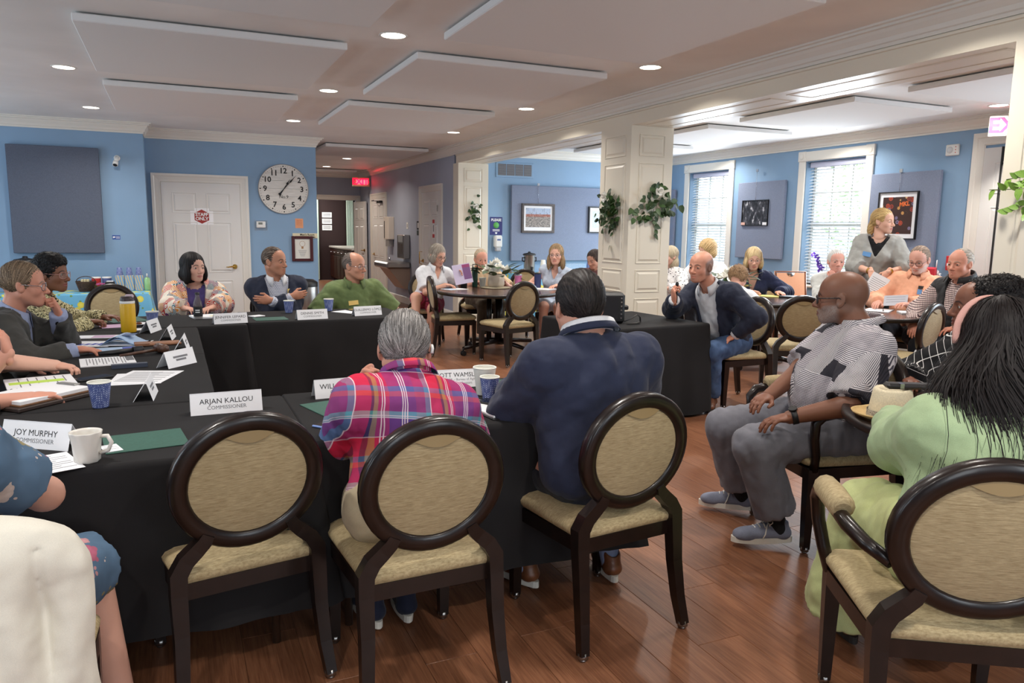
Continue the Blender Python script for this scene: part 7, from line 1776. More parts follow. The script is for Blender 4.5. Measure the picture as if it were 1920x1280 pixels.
def spots(name, base, cols, scale, thr, attr='rest', warp=0.0, ring=None):
    """voronoi blobs of several colours on a ground"""
    n = NT(name); co, x, y, z = xyz(n, attr, warp)
    c = None; fac = None
    v = n.n('ShaderNodeTexVoronoi', i_Scale=scale); n.l(co, v.inputs['Vector'])
    sp = n.n('ShaderNodeSeparateColor'); n.l(v.outputs['Color'], sp.inputs[0])
    pal = n.ramp(sp.outputs[0], [(i/len(cols), q) for i, q in enumerate(cols)], 'CONSTANT')
    d = v.outputs['Distance']; m = n.math('LESS_THAN', d, thr)
    c = n.mix(m, base, pal)
    if ring: c = n.mix(n.math('MULTIPLY', n.math('LESS_THAN', d, thr*0.72), n.math('GREATER_THAN', d, thr*0.45)), c, ring)
    n.l(c, n.b.inputs['Base Color']); return finish(n, name)
def tweed():
    n = NT('boucle tweed'); co, x, y, z = xyz(n, warp=0.03)
    mp = n.n('ShaderNodeMapping'); mp.inputs['Scale'].default_value = (60, 60, 190); n.l(co, mp.inputs[0]); f = n.noise(mp.outputs[0], 1.0, 2)
    n.l(n.ramp(f, [(0.42, (40, 38, 34)), (0.5, (196, 184, 132)), (0.62, (226, 218, 178))]), n.b.inputs['Base Color']); return finish(n, 'boucle tweed')
def denim():
    n = NT('blue denim'); co = n.coords('Object'); f = n.noise(co, 700, 2); f2 = n.noise(co, 9, 3)
    n.l(n.mix(0.55, n.ramp(f, [(0.3, (40, 58, 92)), (0.7, (84, 108, 146))]), n.ramp(f2, [(0.35, (44, 60, 94)), (0.7, (96, 122, 160))])), n.b.inputs['Base Color']); return finish(n, 'blue denim')
def paisley():
    n = NT('paisley print'); co, x, y, z = xyz(n, warp=0.05)
    v = n.n('ShaderNodeTexVoronoi', i_Scale=17.0); n.l(co, v.inputs['Vector']); d = v.outputs['Distance']
    sp = n.n('ShaderNodeSeparateColor'); n.l(v.outputs['Color'], sp.inputs[0])
    pal = n.ramp(sp.outputs[0], [(0, (190, 60, 50)), (0.2, (50, 110, 130)), (0.4, (214, 140, 60)), (0.55, (110, 60, 110)), (0.7, (226, 214, 196)), (0.85, (40, 50, 80))], 'CONSTANT')
    w = n.math('LESS_THAN', n.math('FRACT', n.math('MULTIPLY', d, 7.0)), 0.62)
    n.l(n.mix(w, (232, 224, 210), pal), n.b.inputs['Base Color']); return finish(n, 'paisley print')
def floral():
    n = NT('floral print jersey'); co, x, y, z = xyz(n)
    v = n.n('ShaderNodeTexVoronoi', i_Scale=11.5); n.l(co, v.inputs['Vector']); d = v.outputs['Distance']
    v2 = n.n('ShaderNodeTexVoronoi', i_Scale=46.0); n.l(co, v2.inputs['Vector'])
    sp = n.n('ShaderNodeSeparateColor'); n.l(v.outputs['Color'], sp.inputs[0])
    pal = n.ramp(sp.outputs[0], [(0, (214, 160, 164)), (0.3, (230, 214, 206)), (0.6, (196, 110, 136)), (0.8, (170, 160, 120))], 'CONSTANT')
    dd = n.math('ADD', d, n.math('MULTIPLY', v2.outputs['Distance'], 0.38))
    pet = n.ramp(dd, [(0.0, (150, 70, 90)), (0.22, (255, 255, 255)), (0.5, (225, 225, 225))])
    c = n.mix(n.math('LESS_THAN', dd, 0.56), (88, 114, 140), n.mix(1.0, pal, pet, 'MULTIPLY'))
    n.l(c, n.b.inputs['Base Color']); return finish(n, 'floral print jersey')
M_MADRAS, M_PATCH, M_TWEED, M_DENIM, M_PAIS, M_FLOR = madras(), patchwork(), tweed(), denim(), paisley(), floral()
M_WINDOWP = grid_cloth('black windowpane check', (20, 20, 23), (214, 212, 210), 0.046, 0.0032)
M_GING = grid_cloth('brown tattersall check', (226, 206, 200), (64, 40, 50), 0.015, 0.0045)
M_LACE = spots('white dotted blouse', (228, 226, 226), [(60, 60, 66), (40, 40, 44), (228, 226, 226)], 42, 0.32)
M_NAVYS = cloth('navy suit wool', (44, 50, 72)); M_NAVYB = cloth('dark navy blazer wool', (40, 45, 62)); M_NAVYC = cloth('navy cotton shirt', (36, 42, 72)); M_CHAR = cloth('charcoal olive tweed', (60, 59, 56), weave=0.2)
M_WHITES = cloth('white cotton shirt', (226, 228, 232)); M_LBLUE = cloth('light blue shirt', (150, 160, 190)); M_GREEN = cloth('olive green linen shirt', (104, 120, 76), weave=0.15)
M_KHAKI = cloth('khaki trousers', (196, 182, 152)); M_GREYT = cloth('grey twill trousers', (116, 116, 124)); M_DARKT = cloth('dark trousers', (34, 35, 42)); M_PEACH = cloth('peach cotton shirt', (236, 172, 140)); M_GAUZE = cloth('grey gauze blouse', (158, 158, 154), weave=0.14)
M_SAGE = cloth('sage green twill jacket', (168, 190, 148)); M_LIME = cloth('pale green skirt linen', (190, 198, 140)); M_VEST = cloth('black quilted vest', (34, 34, 36), 0.6); M_BLACKT = cloth('black jersey', (24, 24, 27)); M_TANS = cloth('tan shirt', (206, 180, 146)); M_PALEB = cloth('pale blue sleeveless shirt', (186, 198, 216)); M_PINKS = cloth('dark pink shorts', (150, 50, 80)); M_PURP = cloth('purple top', (84, 72, 128)); M_CREAM = cloth('cream white jacket', (228, 224, 210), weave=0.04)
M_OATS = cloth('brown shorts', (110, 98, 84))
M_BROWNL = mat('tan brown leather', (112, 68, 42), 0.4, noise=0.15, nscale=20); M_SOLEW = mat('white rubber sole', (226, 222, 210), 0.6); M_SOLEB = mat('dark rubber sole', (40, 36, 34), 0.6); M_CANVAS = cloth('grey canvas', (116, 120, 136), weave=0.25); M_LACEW = mat('white lace cord', (232, 228, 216), 0.8)
M_NAVYSH = cloth('navy knit trainer', (34, 38, 56)); M_BLACKL = mat('black leather', (26, 24, 24), 0.4)
M_GOLD = mat('gold plate', (212, 170, 84), 0.25, 1.0); M_GOLDB = mat('brass name badge', (222, 190, 110), 0.35, 0.3); M_BLUEB = mat('blue name badge', (96, 150, 206), 0.5); M_SOCKB = cloth('light blue dotted sock', (136, 146, 176)); M_SOCKK = cloth('black sock', (22, 22, 25))
M_GLF = mat('dark glasses frame', (40, 36, 36), 0.3); M_GLS = mat('silver glasses frame', (150, 150, 155), 0.25, 1.0); M_GLT = mat('clear pink glasses frame', (190, 140, 130), 0.3)
SHORT_CUT = [(((0, 0.090, -0.035), (0.071, 0.075, 0.112)), 0.01)]
NAPE = [((0, -0.3, -1), 0.045)]

# ---------------------------------------------------------------- left table
p = Person('man in charcoal jacket and glasses with his chin on his fist', (-0.98, 4.85, 0.52), 0, (-0.82, 4.85, 0.92), (-0.745, 4.83, 1.085), (0, -4), g=1.08, hs=1.04, belly=0.03, skin=(198, 136, 112), seed=2)
p.set_arm('L', (-0.60, 4.86, 0.93), (0.5, 0.6, -1), hd=(-0.25, -0.15, 1), pn=(-1, -0.2, -0.2), pose='fist'); p.set_arm('R', (-0.49, 4.58, 0.755), (-0.3, -0.8, -0.6), hd=(1, -0.02, -0.05), pose='relax')
for k, yy in (('L', 4.97), ('R', 4.74)): p.set_leg(k, (-0.55, yy, 0.09), (0.5, 0, 1))
p.body(brow=(120, 104, 90), hv=0.003)
p.hair((100, 82, 64), [((((0, -0.018, 0.034), (0.081, 0.101, 0.095))), 0.0)], [(((0, 0.093, -0.035), (0.071, 0.078, 0.105)), 0.01)], NAPE, comb='side', strands=900, slen=0.07, var=0.35, col2=(138, 118, 96))
p.top(M_LBLUE, e=0.008, sleeve=1.97); p.collar(M_LBLUE); p.top(M_CHAR, 'jacket', e=0.022, vee=(0.12, 0.46, 0.02, 0.10), lapel=0.007, neck=0.074, hem=-0.12, fold=0.010, sleeve=1.80); p.pants(M_DARKT); p.shoes(M_BLACKL, M_SOLEB)
p.glasses(M_GLS, lens=True); p.band(M_CHAR, 'L', 0.80, 0.024, 0.037, name='watch', face=(0, -1, 0))

p = Person('woman in cream tweed jacket with short black curls and glasses, writing', (-1.0, 5.92, 0.52), 0, (-0.82, 5.90, 0.93), (-0.745, 5.86, 1.085), (-22, -2), sex='f', g=1.1, hs=1.04, skin=(132, 86, 64), seed=3)
p.set_arm('R', (-0.53, 5.80, 0.765), (-0.3, -0.9, -0.5), hd=(1, 0.15, 0), pose='pen'); p.set_arm('L', (-0.45, 6.05, 0.765), (-0.3, 0.9, -0.5), pose='relax')
for k, yy in (('L', 6.02), ('R', 5.8)): p.set_leg(k, (-0.55, yy, 0.09), (0.5, 0, 1))
p.body(brow=(30, 24, 22), lip=(130, 60, 62), hv=0.0034)
p.hair((22, 19, 19), adds(((0, -0.018, 0.036), (0.085, 0.105, 0.098)), ((0, 0.03, 0.085), (0.068, 0.06, 0.042)), ((0, -0.01, 0.105), (0.06, 0.07, 0.035))), [(((0, 0.098, -0.04), (0.075, 0.078, 0.105)), 0.01)], NAPE, comb='curly', streak=0.004, strands=900, slen=0.05, curl=1.2, lift=0.008, width=0.002)
p.top(M_TWEED, 'jacket', e=0.02, vee=(0.2, 0.46, 0.01, 0.06), lapel=0.006, neck=0.064, hem=-0.1, fold=0.010, sleeve=1.85); p.top(M_BLACKT, e=0.008, sleeve=0.5); p.pants(M_DARKT)
p.glasses(M_GLT, w=0.033, hgt=0.022); p.earring(M_GOLD, 1); p.earring(M_GOLD, -1); p.band(mat('pearl bangle', (230, 214, 190), 0.3), 'R', 0.86, 0.026, 0.036, name='bangle')

p = Person('person at the left edge whose bare forearm reaches across the papers', (-1.1, 4.13, 0.52), 0, (-1.0, 4.14, 0.96), (-0.97, 4.14, 1.11), (0, -8), sex='f', g=1.15, skin=(222, 170, 148), seed=4, hv=0.005)
p.set_arm('R', (-0.52, 4.02, 0.765), (-0.3, -0.9, -0.3), hd=(1, -0.12, -0.12), pose='curl'); p.set_arm('L', (-0.62, 4.12, 0.75), (-0.2, 0.9, -0.4), hd=(1, -0.35, -0.1), pose='relax')
for k, yy in (('L', 4.22), ('R', 4.02)): p.set_leg(k, (-0.65, yy, 0.09), (0.5, 0, 1))
p.body(bare_arms='LR', hand_h=0.0034); p.top(M_BLACKT, sleeve=0.9); p.pants(M_DARKT); p.hair((120, 90, 60), CAP, SHORT_CUT, NAPE, strands=100)
p = Person('person in dark navy jacket at the left edge with one hand raised', (-1.02, 3.48, 0.52), 0, (-0.93, 3.5, 0.97), (-0.90, 3.5, 1.12), (0, 0), g=1.05, skin=(208, 148, 126), seed=5, hv=0.005)
p.set_arm('L', (-0.675, 3.84, 0.86), (0.3, 0.5, -1), hd=(-0.1, 0.1, 1), pn=(-1, 0.2, 0), pose='curl'); p.set_arm('R', (-0.52, 3.35, 0.755), (-0.3, -0.9, -0.5))
for k, yy in (('L', 3.58), ('R', 3.38)): p.set_leg(k, (-0.6, yy, 0.09), (0.5, 0, 1))
p.body(bare_arms='L', hand_h=0.0034); p.top(M_WHITES, e=0.006, sleeve=1.3); p.top(M_NAVYB, 'jacket', e=0.02, vee=(0.15, 0.48, 0.02, 0.1), neck=0.074, sleeve=1.45); p.pants(M_DARKT); p.hair((70, 60, 50), CAP, SHORT_CUT, NAPE, strands=100)

# woman in the floral dress, cut by the left edge
p = Person('woman in blue floral dress at the lower left edge', (-0.55, 1.92, 0.53), 90, (-0.615, 1.98, 0.945), (-0.64, 2.05, 1.09), (95, -10), sex='f', g=1.1, skin=(214, 160, 138), seed=6, hv=0.005)
p.set_arm('R', (-0.53, 2.28, 0.79), (1, -0.1, -0.5), hd=(-0.5, 0.8, 0), l1=0.27, l2=0.25); p.set_arm('L', (-0.7, 2.38, 0.77), (-1, -0.2, -0.6))
p.set_leg('R', (-0.19, 2.22, 0.09), (0.25, 1, 1)); p.set_leg('L', (-0.48, 2.28, 0.09), (0, 1, 1))
p.body(bare_arms='LR', bare_legs=True); p.top(M_FLOR, 'dress', e=0.02, sleeve=0.66, fold=0.009, hem=-0.16, bulk=0.008); p.pants(M_FLOR, 'skirt', e=0.03, t1=1.0, fold=0.010, flare=0); p.hair((150, 110, 70), CAP, SHORT_CUT, NAPE, strands=100)

# ---------------------------------------------------------------- far side of the square
p = Person('woman with black bob in a colourful paisley jacket', (0.15, 7.12, 0.52), -88, (0.165, 7.04, 0.91), (0.155, 6.98, 1.065), (-58, -2), sex='f', g=1.15, hs=1.05, skin=(222, 170, 148), seed=7)
p.set_arm('R', (0.09, 6.58, 0.755), (-1, 0.3, -0.4), hd=(0.5, -0.8, 0)); p.set_arm('L', (0.26, 6.58, 0.755), (1, 0.3, -0.4), hd=(-0.5, -0.8, 0))
for k, xx in (('R', 0.05), ('L', 0.26)): p.set_leg(k, (xx, 6.7, 0.09), (0, -1, 1))
p.body(brow=(50, 38, 34), lip=(170, 84, 84))
p.hair((20, 16, 17), adds(((0, -0.018, 0.03), (0.088, 0.107, 0.099)), ((0, -0.035, -0.055), (0.1, 0.075, 0.075)), ((0.075, 0.02, -0.05), (0.024, 0.05, 0.075)), ((-0.075, 0.02, -0.05), (0.024, 0.05, 0.075))), [(((0, 0.105, -0.04), (0.058, 0.1, 0.105)), 0.012)], comb='down', strands=900, slen=0.11, streak=0.001)
p.top(M_PURP, e=0.006, sleeve=0.4, neck=0.075, necklow=0.04); p.top(M_PAIS, 'jacket', e=0.024, vee=(0.06, 0.42, 0.045, 0.075), neck=0.072, hem=-0.1, fold=0.010, sleeve=1.72, bulk=0.012); p.collar(M_PAIS, 0.074, 0.03, drop=0.06, open_=0.7); p.pants(M_DARKT)

p = Person('man in dark navy blazer with his arms crossed', (0.83, 7.0, 0.53), -88, (0.82, 6.90, 0.955), (0.812, 6.87, 1.115), (-42, -2), g=1.06, hs=1.05, belly=0.03, skin=(190, 132, 104), seed=8)
p.set_arm('R', (0.93, 6.68, 0.83), (-0.7, 0.1, -0.9), hd=(1, 0.1, 0.1), pn=(0, 1, 0), pose='relax'); p.set_arm('L', (0.74, 6.66, 0.80), (0.7, 0.1, -0.9), hd=(-1, 0.05, 0.05), pn=(0, 1, 0), pose='relax')
for k, xx in (('R', 0.73), ('L', 0.93)): p.set_leg(k, (xx, 6.6, 0.09), (0, -1, 1))
p.body(brow=(70, 56, 48))
p.hair((74, 58, 48), [((((0, -0.02, 0.034), (0.079, 0.099, 0.092))), 0)], [(((0, 0.095, -0.02), (0.068, 0.075, 0.115)), 0.01)], NAPE, comb='back', strands=500, var=0.4, col2=(130, 116, 104))
p.top(grid_cloth('white dotted shirt', (214, 216, 224), (150, 156, 176), 0.012, 0.003), e=0.008, sleeve=1.95); p.collar(M_WHITES, open_=0.45); p.top(M_NAVYB, 'blazer', e=0.022, vee=(0.1, 0.46, 0.03, 0.10), lapel=0.007, neck=0.074, hem=-0.12, fold=0.010, sleeve=1.80); p.badge(M_GOLDB, -0.10, 0.36, 0.06, 0.055); p.pants(M_DARKT); p.band(M_BLACK, 'L', 0.88, 0.022, 0.036, face=(0, -1, 0.3))

p = Person('balding man in olive green shirt and glasses behind a name card', (1.5, 6.95, 0.52), -88, (1.49, 6.83, 0.91), (1.492, 6.80, 1.075), (-48, -3), g=1.15, hs=1.05, belly=0.05, skin=(204, 144, 116), seed=9)
p.set_arm('R', (1.33, 6.66, 0.62), (-1, 0.3, -0.3)); p.set_arm('L', (1.66, 6.66, 0.62), (1, 0.3, -0.3))
for k, xx in (('R', 1.4), ('L', 1.6)): p.set_leg(k, (xx, 6.6, 0.09), (0, -1, 1))
p.body(brow=(90, 76, 66), beard=((140, 126, 116), 0.7), beardmask='tache', bare_arms='LR')
p.hair((110, 98, 90), [((((0, -0.02, 0.03), (0.079, 0.098, 0.089))), 0)], [(((0, 0.06, 0.06), (0.07, 0.125, 0.075)), 0.01), (((0, 0.1, -0.03), (0.074, 0.09, 0.12)), 0.01)], NAPE, comb='back', strands=350, var=0.4)
p.top(M_GREEN, e=0.018, sleeve=0.95, fold=0.011, bulk=0.012, neck=0.066); p.collar(M_GREEN, open_=0.5, drop=0.04); p.glasses(M_GLS, w=0.03, hgt=0.016); p.badge(M_GOLDB, 0.045, 0.30, 0.085, 0.04); p.pants(M_DARKT)

# ---------------------------------------------------------------- two men seen from behind
p = Person('grey-haired man in a colourful plaid shirt, seen from behind', (0.655, 2.27, 0.52), 90, (0.70, 2.40, 0.895), (0.715, 2.49, 1.005), (72, -18), twist=98, g=1.06, hs=1.06, belly=0.04, skin=(206, 148, 124), seed=10, wide=0.97)
p.set_arm('L', (0.60, 2.66, 0.86), (-0.35, 0.1, -1), hd=(0.3, -0.35, 0.8), pn=(0.6, -0.7, 0), pose='fist'); p.set_arm('R', (0.96, 2.66, 0.765), (0.35, -0.1, -1), hd=(-0.3, 1, 0))
for k, xx in (('L', 0.60), ('R', 0.72)): p.set_leg(k, (xx, 2.52, 0.10), (0, 1, 1), toe=(0.1*(1 if k == 'R' else -1), 1, 0))
p.body(hv=0.0032, bare_arms='L', brow=(150, 140, 130))
p.hair((96, 92, 90), [((((0, -0.02, 0.034), (0.083, 0.105, 0.098))), 0)], [(((0, 0.095, -0.02), (0.074, 0.078, 0.11)), 0.01), (((0.08, 0.0, -0.04), (0.02, 0.03, 0.04)), 0.005), (((-0.08, 0.0, -0.04), (0.02, 0.03, 0.04)), 0.005)], [((0, -0.15, -1), 0.066)], comb='back', strands=3200, slen=0.06, var=0.3, col2=(178, 174, 170), width=0.0015, h=0.0036, streak=0.001)
p.top(M_MADRAS, e=0.018, sleeve=0.92, fold=0.009, bulk=0.010, neck=0.066, h=0.009, hem=-0.04); p.collar(M_MADRAS, r=0.068, hgt=0.034, open_=0.5); p.pants(M_KHAKI, fold=0.009); p.glasses(M_GLF)
p.shoes(M_NAVYSH, M_SOLEW)
q = MB(); q.tube([p.H((0.088, -0.022, 0.012)), p.H((0.09, -0.03, 0.0)), p.H((0.088, -0.032, -0.016))], 0.0055, 8); p.put('hearing_aid', q, M_WHITEP)

p = Person('black-haired man in a navy suit, seen from behind', (1.40, 2.32, 0.54), 92, (1.395, 2.39, 1.0), (1.375, 2.455, 1.135), (84, -6), twist=88, g=1.2, hs=1.07, belly=0.05, skin=(208, 150, 126), seed=11, wide=1.06, neckr=0.062)
p.set_arm('L', (1.26, 2.78, 0.77), (-0.6, -0.1, -1), hd=(0.2, 1, 0)); p.set_arm('R', (1.62, 2.74, 0.77), (0.6, -0.1, -1), hd=(-0.3, 1, 0))
p.set_leg('L', (1.24, 2.58, 0.10), (-0.1, 1, 1), toe=(-0.35, 1, 0)); p.set_leg('R', (1.585, 2.50, 0.10), (0.1, 1, 1), toe=(0.25, 1, 0))
p.body(hv=0.0032)
p.hair((30, 26, 26), [((((0, -0.02, 0.036), (0.082, 0.104, 0.1))), 0)], [(((0, 0.095, -0.02), (0.074, 0.078, 0.11)), 0.01), (((0.08, 0.0, -0.04), (0.02, 0.03, 0.04)), 0.005), (((-0.08, 0.0, -0.04), (0.02, 0.03, 0.04)), 0.005)], [((0, -0.12, -1), 0.072)], comb='back', strands=3000, slen=0.06, var=0.35, col2=(52, 46, 44), width=0.0016, h=0.0036, streak=0.001)
p.top(M_NAVYS, 'suit_jacket', e=0.026, sleeve=1.9, fold=0.010, bulk=0.006, neck=0.072, h=0.009, hem=-0.13, seed=4); p.collar(M_NAVYS, r=0.074, hgt=0.03, open_=0.6, name='jacket_collar', drop=0.02); p.collar(M_WHITES, r=0.068, hgt=0.046, open_=0.5, name='shirt_collar'); p.pants(M_DARKT, fold=0.004, t1=1.86, e=0.002, waist=0.0); p.shoes(M_BROWNL, M_SOLEW)
for k in 'LR': p.sock(M_SOCKB, k, 0.72)

# ---------------------------------------------------------------- the speaker
p = Person('bald speaker in dark blazer and jeans holding a small microphone', (4.23, 4.95, 0.53), 182, (3.95, 4.90, 0.985), (3.845, 4.89, 1.145), (196, -4), twist=195, g=1.08, hs=1.07, belly=0.02, skin=(214, 150, 124), seed=12)
p.set_arm('R', (3.57, 4.85, 0.90), (-0.3, 0.8, -1), hd=(-0.25, -0.1, 1), pn=(1, -0.3, 0), pose='grip'); p.set_arm('L', (4.07, 4.72, 0.60), (0.5, -0.9, -0.1), hd=(-0.9, 0.15, -0.45), pn=(-0.2, 0, -1), pose='relax')
p.set_leg('L', (3.945, 4.79, 0.10), (-1, -0.45, 1), toe=(-0.75, -0.65, 0)); p.set_leg('R', (3.93, 5.08, 0.10), (-1, 0, 1))
p.body(hv=0.003, brow=(110, 84, 70), fringe=((92, 78, 70), 0.75), beard=((150, 110, 92), 0.35))
p.top(M_WHITES, e=0.008, sleeve=1.97, hem=-0.1); p.collar(M_WHITES, open_=0.5); p.top(M_NAVYB, 'blazer', e=0.024, vee=(-0.05, 0.47, 0.05, 0.10), lapel=0.007, neck=0.074, hem=-0.14, fold=0.010, sleeve=1.86); p.pants(M_DENIM, fold=0.010, t1=1.95); p.shoes(M_BROWNL, M_SOLEB)
W, d_, n_, _ = p.hand['R']; c = W+unit(d_)*0.075+unit(n_)*0.03
p.put('microphone', MB().cyl(c-np.array((0, 0, 0.10)), c+np.array((0, 0, 0.03)), 0.008, n=10).ball(c+np.array((0, 0, 0.045)), (0.014, 0.014, 0.02)), M_BLACK)
p.put('microphone_cord', MB().tube([c-np.array((0, 0, 0.10)), c+np.array((-0.05, -0.02, -0.14)), c+np.array((-0.09, -0.03, -0.10)), c+np.array((-0.10, 0, -0.20))], 0.0025, 6), M_BLACK)

# ---------------------------------------------------------------- bald man in the armchair
p = Person('bald man with glasses and grey beard in a patchwork shirt, seated in profile', (2.79, 2.52, 0.54), 165, (2.855, 2.47, 0.985), (2.815, 2.55, 1.125), (126, -2), twist=150, g=1.2, hs=1.07, belly=0.05, skin=(124, 80, 60), seed=13, neckr=0.06, wide=1.05)
p.set_arm('L', (2.40, 2.40, 0.635), (0.3, -0.9, -0.5), hd=(-1, 0.25, -0.1), pose='relax'); p.set_arm('R', (2.42, 2.62, 0.64), (0.2, 0.9, -0.4), hd=(-1, -0.25, -0.1), pose='relax')
p.set_leg('L', (2.47, 2.49, 0.11), (-1, 0.25, 1), toe=(-0.92, 0.40, 0), l1=0.45); p.set_leg('R', (2.60, 2.88, 0.11), (-1, 0.25, 1), toe=(-0.75, 0.66, 0), l1=0.45)
p.body(hv=0.0032, bare_arms='LR', core=0.0095, brow=(60, 48, 42), beard=((150, 144, 140), 0.75), fringe=((120, 92, 78), 0.35), lip=(110, 64, 56))
p.top(M_PATCH, e=0.020, sleeve=0.92, fold=0.010, bulk=0.020, neck=0.070, h=0.009, hem=-0.16); p.collar(M_PATCH, r=0.073, hgt=0.032, open_=0.4); p.pants(M_GREYT, fold=0.010, t1=1.82, flare=0.03, e=0.018, h=0.0095); p.shoes(M_CANVAS, M_SOLEW, lace=M_LACEW, L=0.27)
for k in 'LR': p.sock(M_SOCKK, k, 0.6)
p.glasses(M_GLF, w=0.031, hgt=0.019, rim=0.0028); p.band(M_BLACK, 'L', 0.92, 0.024, 0.035, face=(0, -0.3, 1))

# ---------------------------------------------------------------- woman with long hair, near right
p = Person('woman with long dark hair and a sage green jacket, seen from behind', (2.05, 1.28, 0.53), 62, (2.14, 1.345, 0.905), (2.18, 1.405, 1.095), (72, -6), g=1.36, sex='f', hs=1.06, skin=(150, 100, 76), seed=14, shw=0.172)
p.set_arm('L', (2.28, 1.80, 0.77), (-0.7, -0.1, -1), hd=(0.8, 0.5, 0)); p.set_arm('R', (2.5, 1.62, 0.77), (0.9, -0.3, -0.5), hd=(0.3, 0.9, 0))
p.set_leg('L', (2.12, 1.78, 0.10), (0.4, 1, 1)); p.set_leg('R', (2.32, 1.62, 0.10), (0.4, 0.9, 1))
p.body(hv=0.004)
def long_hair(p, n=5200, L=0.50, col=None):
    rng = np.random.default_rng(5); parts = []; m = 12
    th = rng.uniform(0, 2*PI, n); ph = rng.uniform(0.05, 1.55, n)
    ok = ~((np.cos(th-PI/2) > 0.35) & (ph > 0.75)); th, ph = th[ok], ph[ok]; n = len(th)
    V = []; Q = []
    for i in range(n):
        pts = []; r = np.array((0.086, 0.108, 0.100))*p.hs; c = p.H((0, -0.018, 0.034)); t0, f0 = th[i], ph[i]
        LL = L*rng.uniform(0.62, 1.12); ds = LL/m; f = f0; q = None; vel = None; wob = rng.normal(0, 0.5); k0 = rng.uniform(0, 6.28); sp = rng.uniform(0.97, 1.16)
        for j in range(m+1):
            if f < 1.75 and q is None:
                loc = np.array((math.sin(f)*math.cos(t0), math.sin(f)*math.sin(t0), math.cos(f)))*r*sp
                pts.append(c+p.HR @ loc); f += ds/0.1
            else:
                if q is None: q = pts[-1].copy(); d = q-c; d[2] = 0; vel = unit(d)*0.22+np.array((0, 0, -1.0))+p.f1*(-0.20)+rng.normal(0, 0.06, 3)
                vel = vel+np.array((math.sin(t0*4+k0*0.12+j*0.75)*0.34, math.cos(t0*3+k0*0.12+j*0.7)*0.34, -0.14))-p.f1*0.03*(1 if j < 8 else 0.3); q = q+unit(vel)*ds; pts.append(q.copy())
        pts = np.array(pts); T = np.gradient(pts, axis=0); T /= np.linalg.norm(T, axis=1, keepdims=True)
        O = pts-(c-np.array((0, 0, 0.05))); O[:, 2] *= 0.2; B = np.cross(T, O); B /= np.linalg.norm(B, axis=1, keepdims=True)+1e-9
        w = 0.0017*(1-np.linspace(0, 1, m+1)**2*0.9)[:, None]; b = len(V)*0
        V.append(np.concatenate([pts-B*w, pts+B*w])); 
    qd = np.array([(i, i+1, m+1+i+1, m+1+i) for i in range(m)])
    return np.concatenate(V), (qd[None]+(np.arange(n)*2*(m+1))[:, None, None]).reshape(-1, 4)
p.hair((26, 20, 20), adds(((0, -0.02, 0.034), (0.087, 0.108, 0.1)), ((0, -0.07, -0.06), (0.09, 0.06, 0.11)), ((0, -0.10, -0.18), (0.09, 0.045, 0.12))), [(((0, 0.105, -0.04), (0.066, 0.095, 0.11)), 0.01)], comb='down', strands=1500, slen=0.16, var=0.4, col2=(62, 46, 40), width=0.0018, streak=0.001, extra=[long_hair(p)])
hb = MB(); hb.tube([p.H((0.093*math.sin(a), 0.028+0.03*math.cos(a)*0, 0.034+0.108*math.cos(a))) for a in np.linspace(-1.75, 1.75, 26)], 0.013, 8, squash=(p.HR[:, 0]*0+p.HR[:, 2], 0.6)); p.put('headband', hb, cloth('pink knit headband', (222, 170, 158)))
p.top(M_SAGE, 'jacket', e=0.024, sleeve=1.85, fold=0.010, bulk=0.012, neck=0.074, h=0.0095, hem=0.02); p.collar(M_SAGE, r=0.078, hgt=0.035, open_=0.5)
p.pants(M_LIME, 'wide_trousers', e=0.035, fold=0.012, flare=0.075, t1=1.93, h=0.011); p.shoes(M_BROWNL, M_SOLEB)

p = Person('woman in black windowpane check top with dark natural hair, in profile', (3.50, 2.10, 0.53), 165, (3.33, 2.20, 0.955), (3.34, 2.255, 1.10), (142, -2), sex='f', g=1.25, hs=1.05, skin=(128, 80, 60), seed=15)
p.set_arm('L', (2.98, 2.05, 0.77), (0.2, -0.9, -0.5)); p.set_arm('R', (3.0, 2.3, 0.77), (0.2, 0.9, -0.5))
for k, yy in (('L', 2.0), ('R', 2.2)): p.set_leg(k, (3.13, yy, 0.09), (-1, 0, 1))
p.body(lip=(120, 62, 58), brow=(26, 20, 18))
p.hair((20, 17, 18), adds(((0, -0.045, 0.034), (0.095, 0.105, 0.10)), ((0, -0.14, 0.02), (0.10, 0.10, 0.09)), ((0, -0.10, 0.08), (0.08, 0.08, 0.06))), [(((0, 0.13, -0.03), (0.11, 0.125, 0.125)), 0.01)], NAPE, comb='curly', streak=0.006, strands=1200, slen=0.05, curl=1.5, lift=0.012, freq=300)
p.top(M_WINDOWP, 'blouse', e=0.024, sleeve=1.85, fold=0.011, bulk=0.016, neck=0.066, h=0.009); p.pants(M_DARKT)

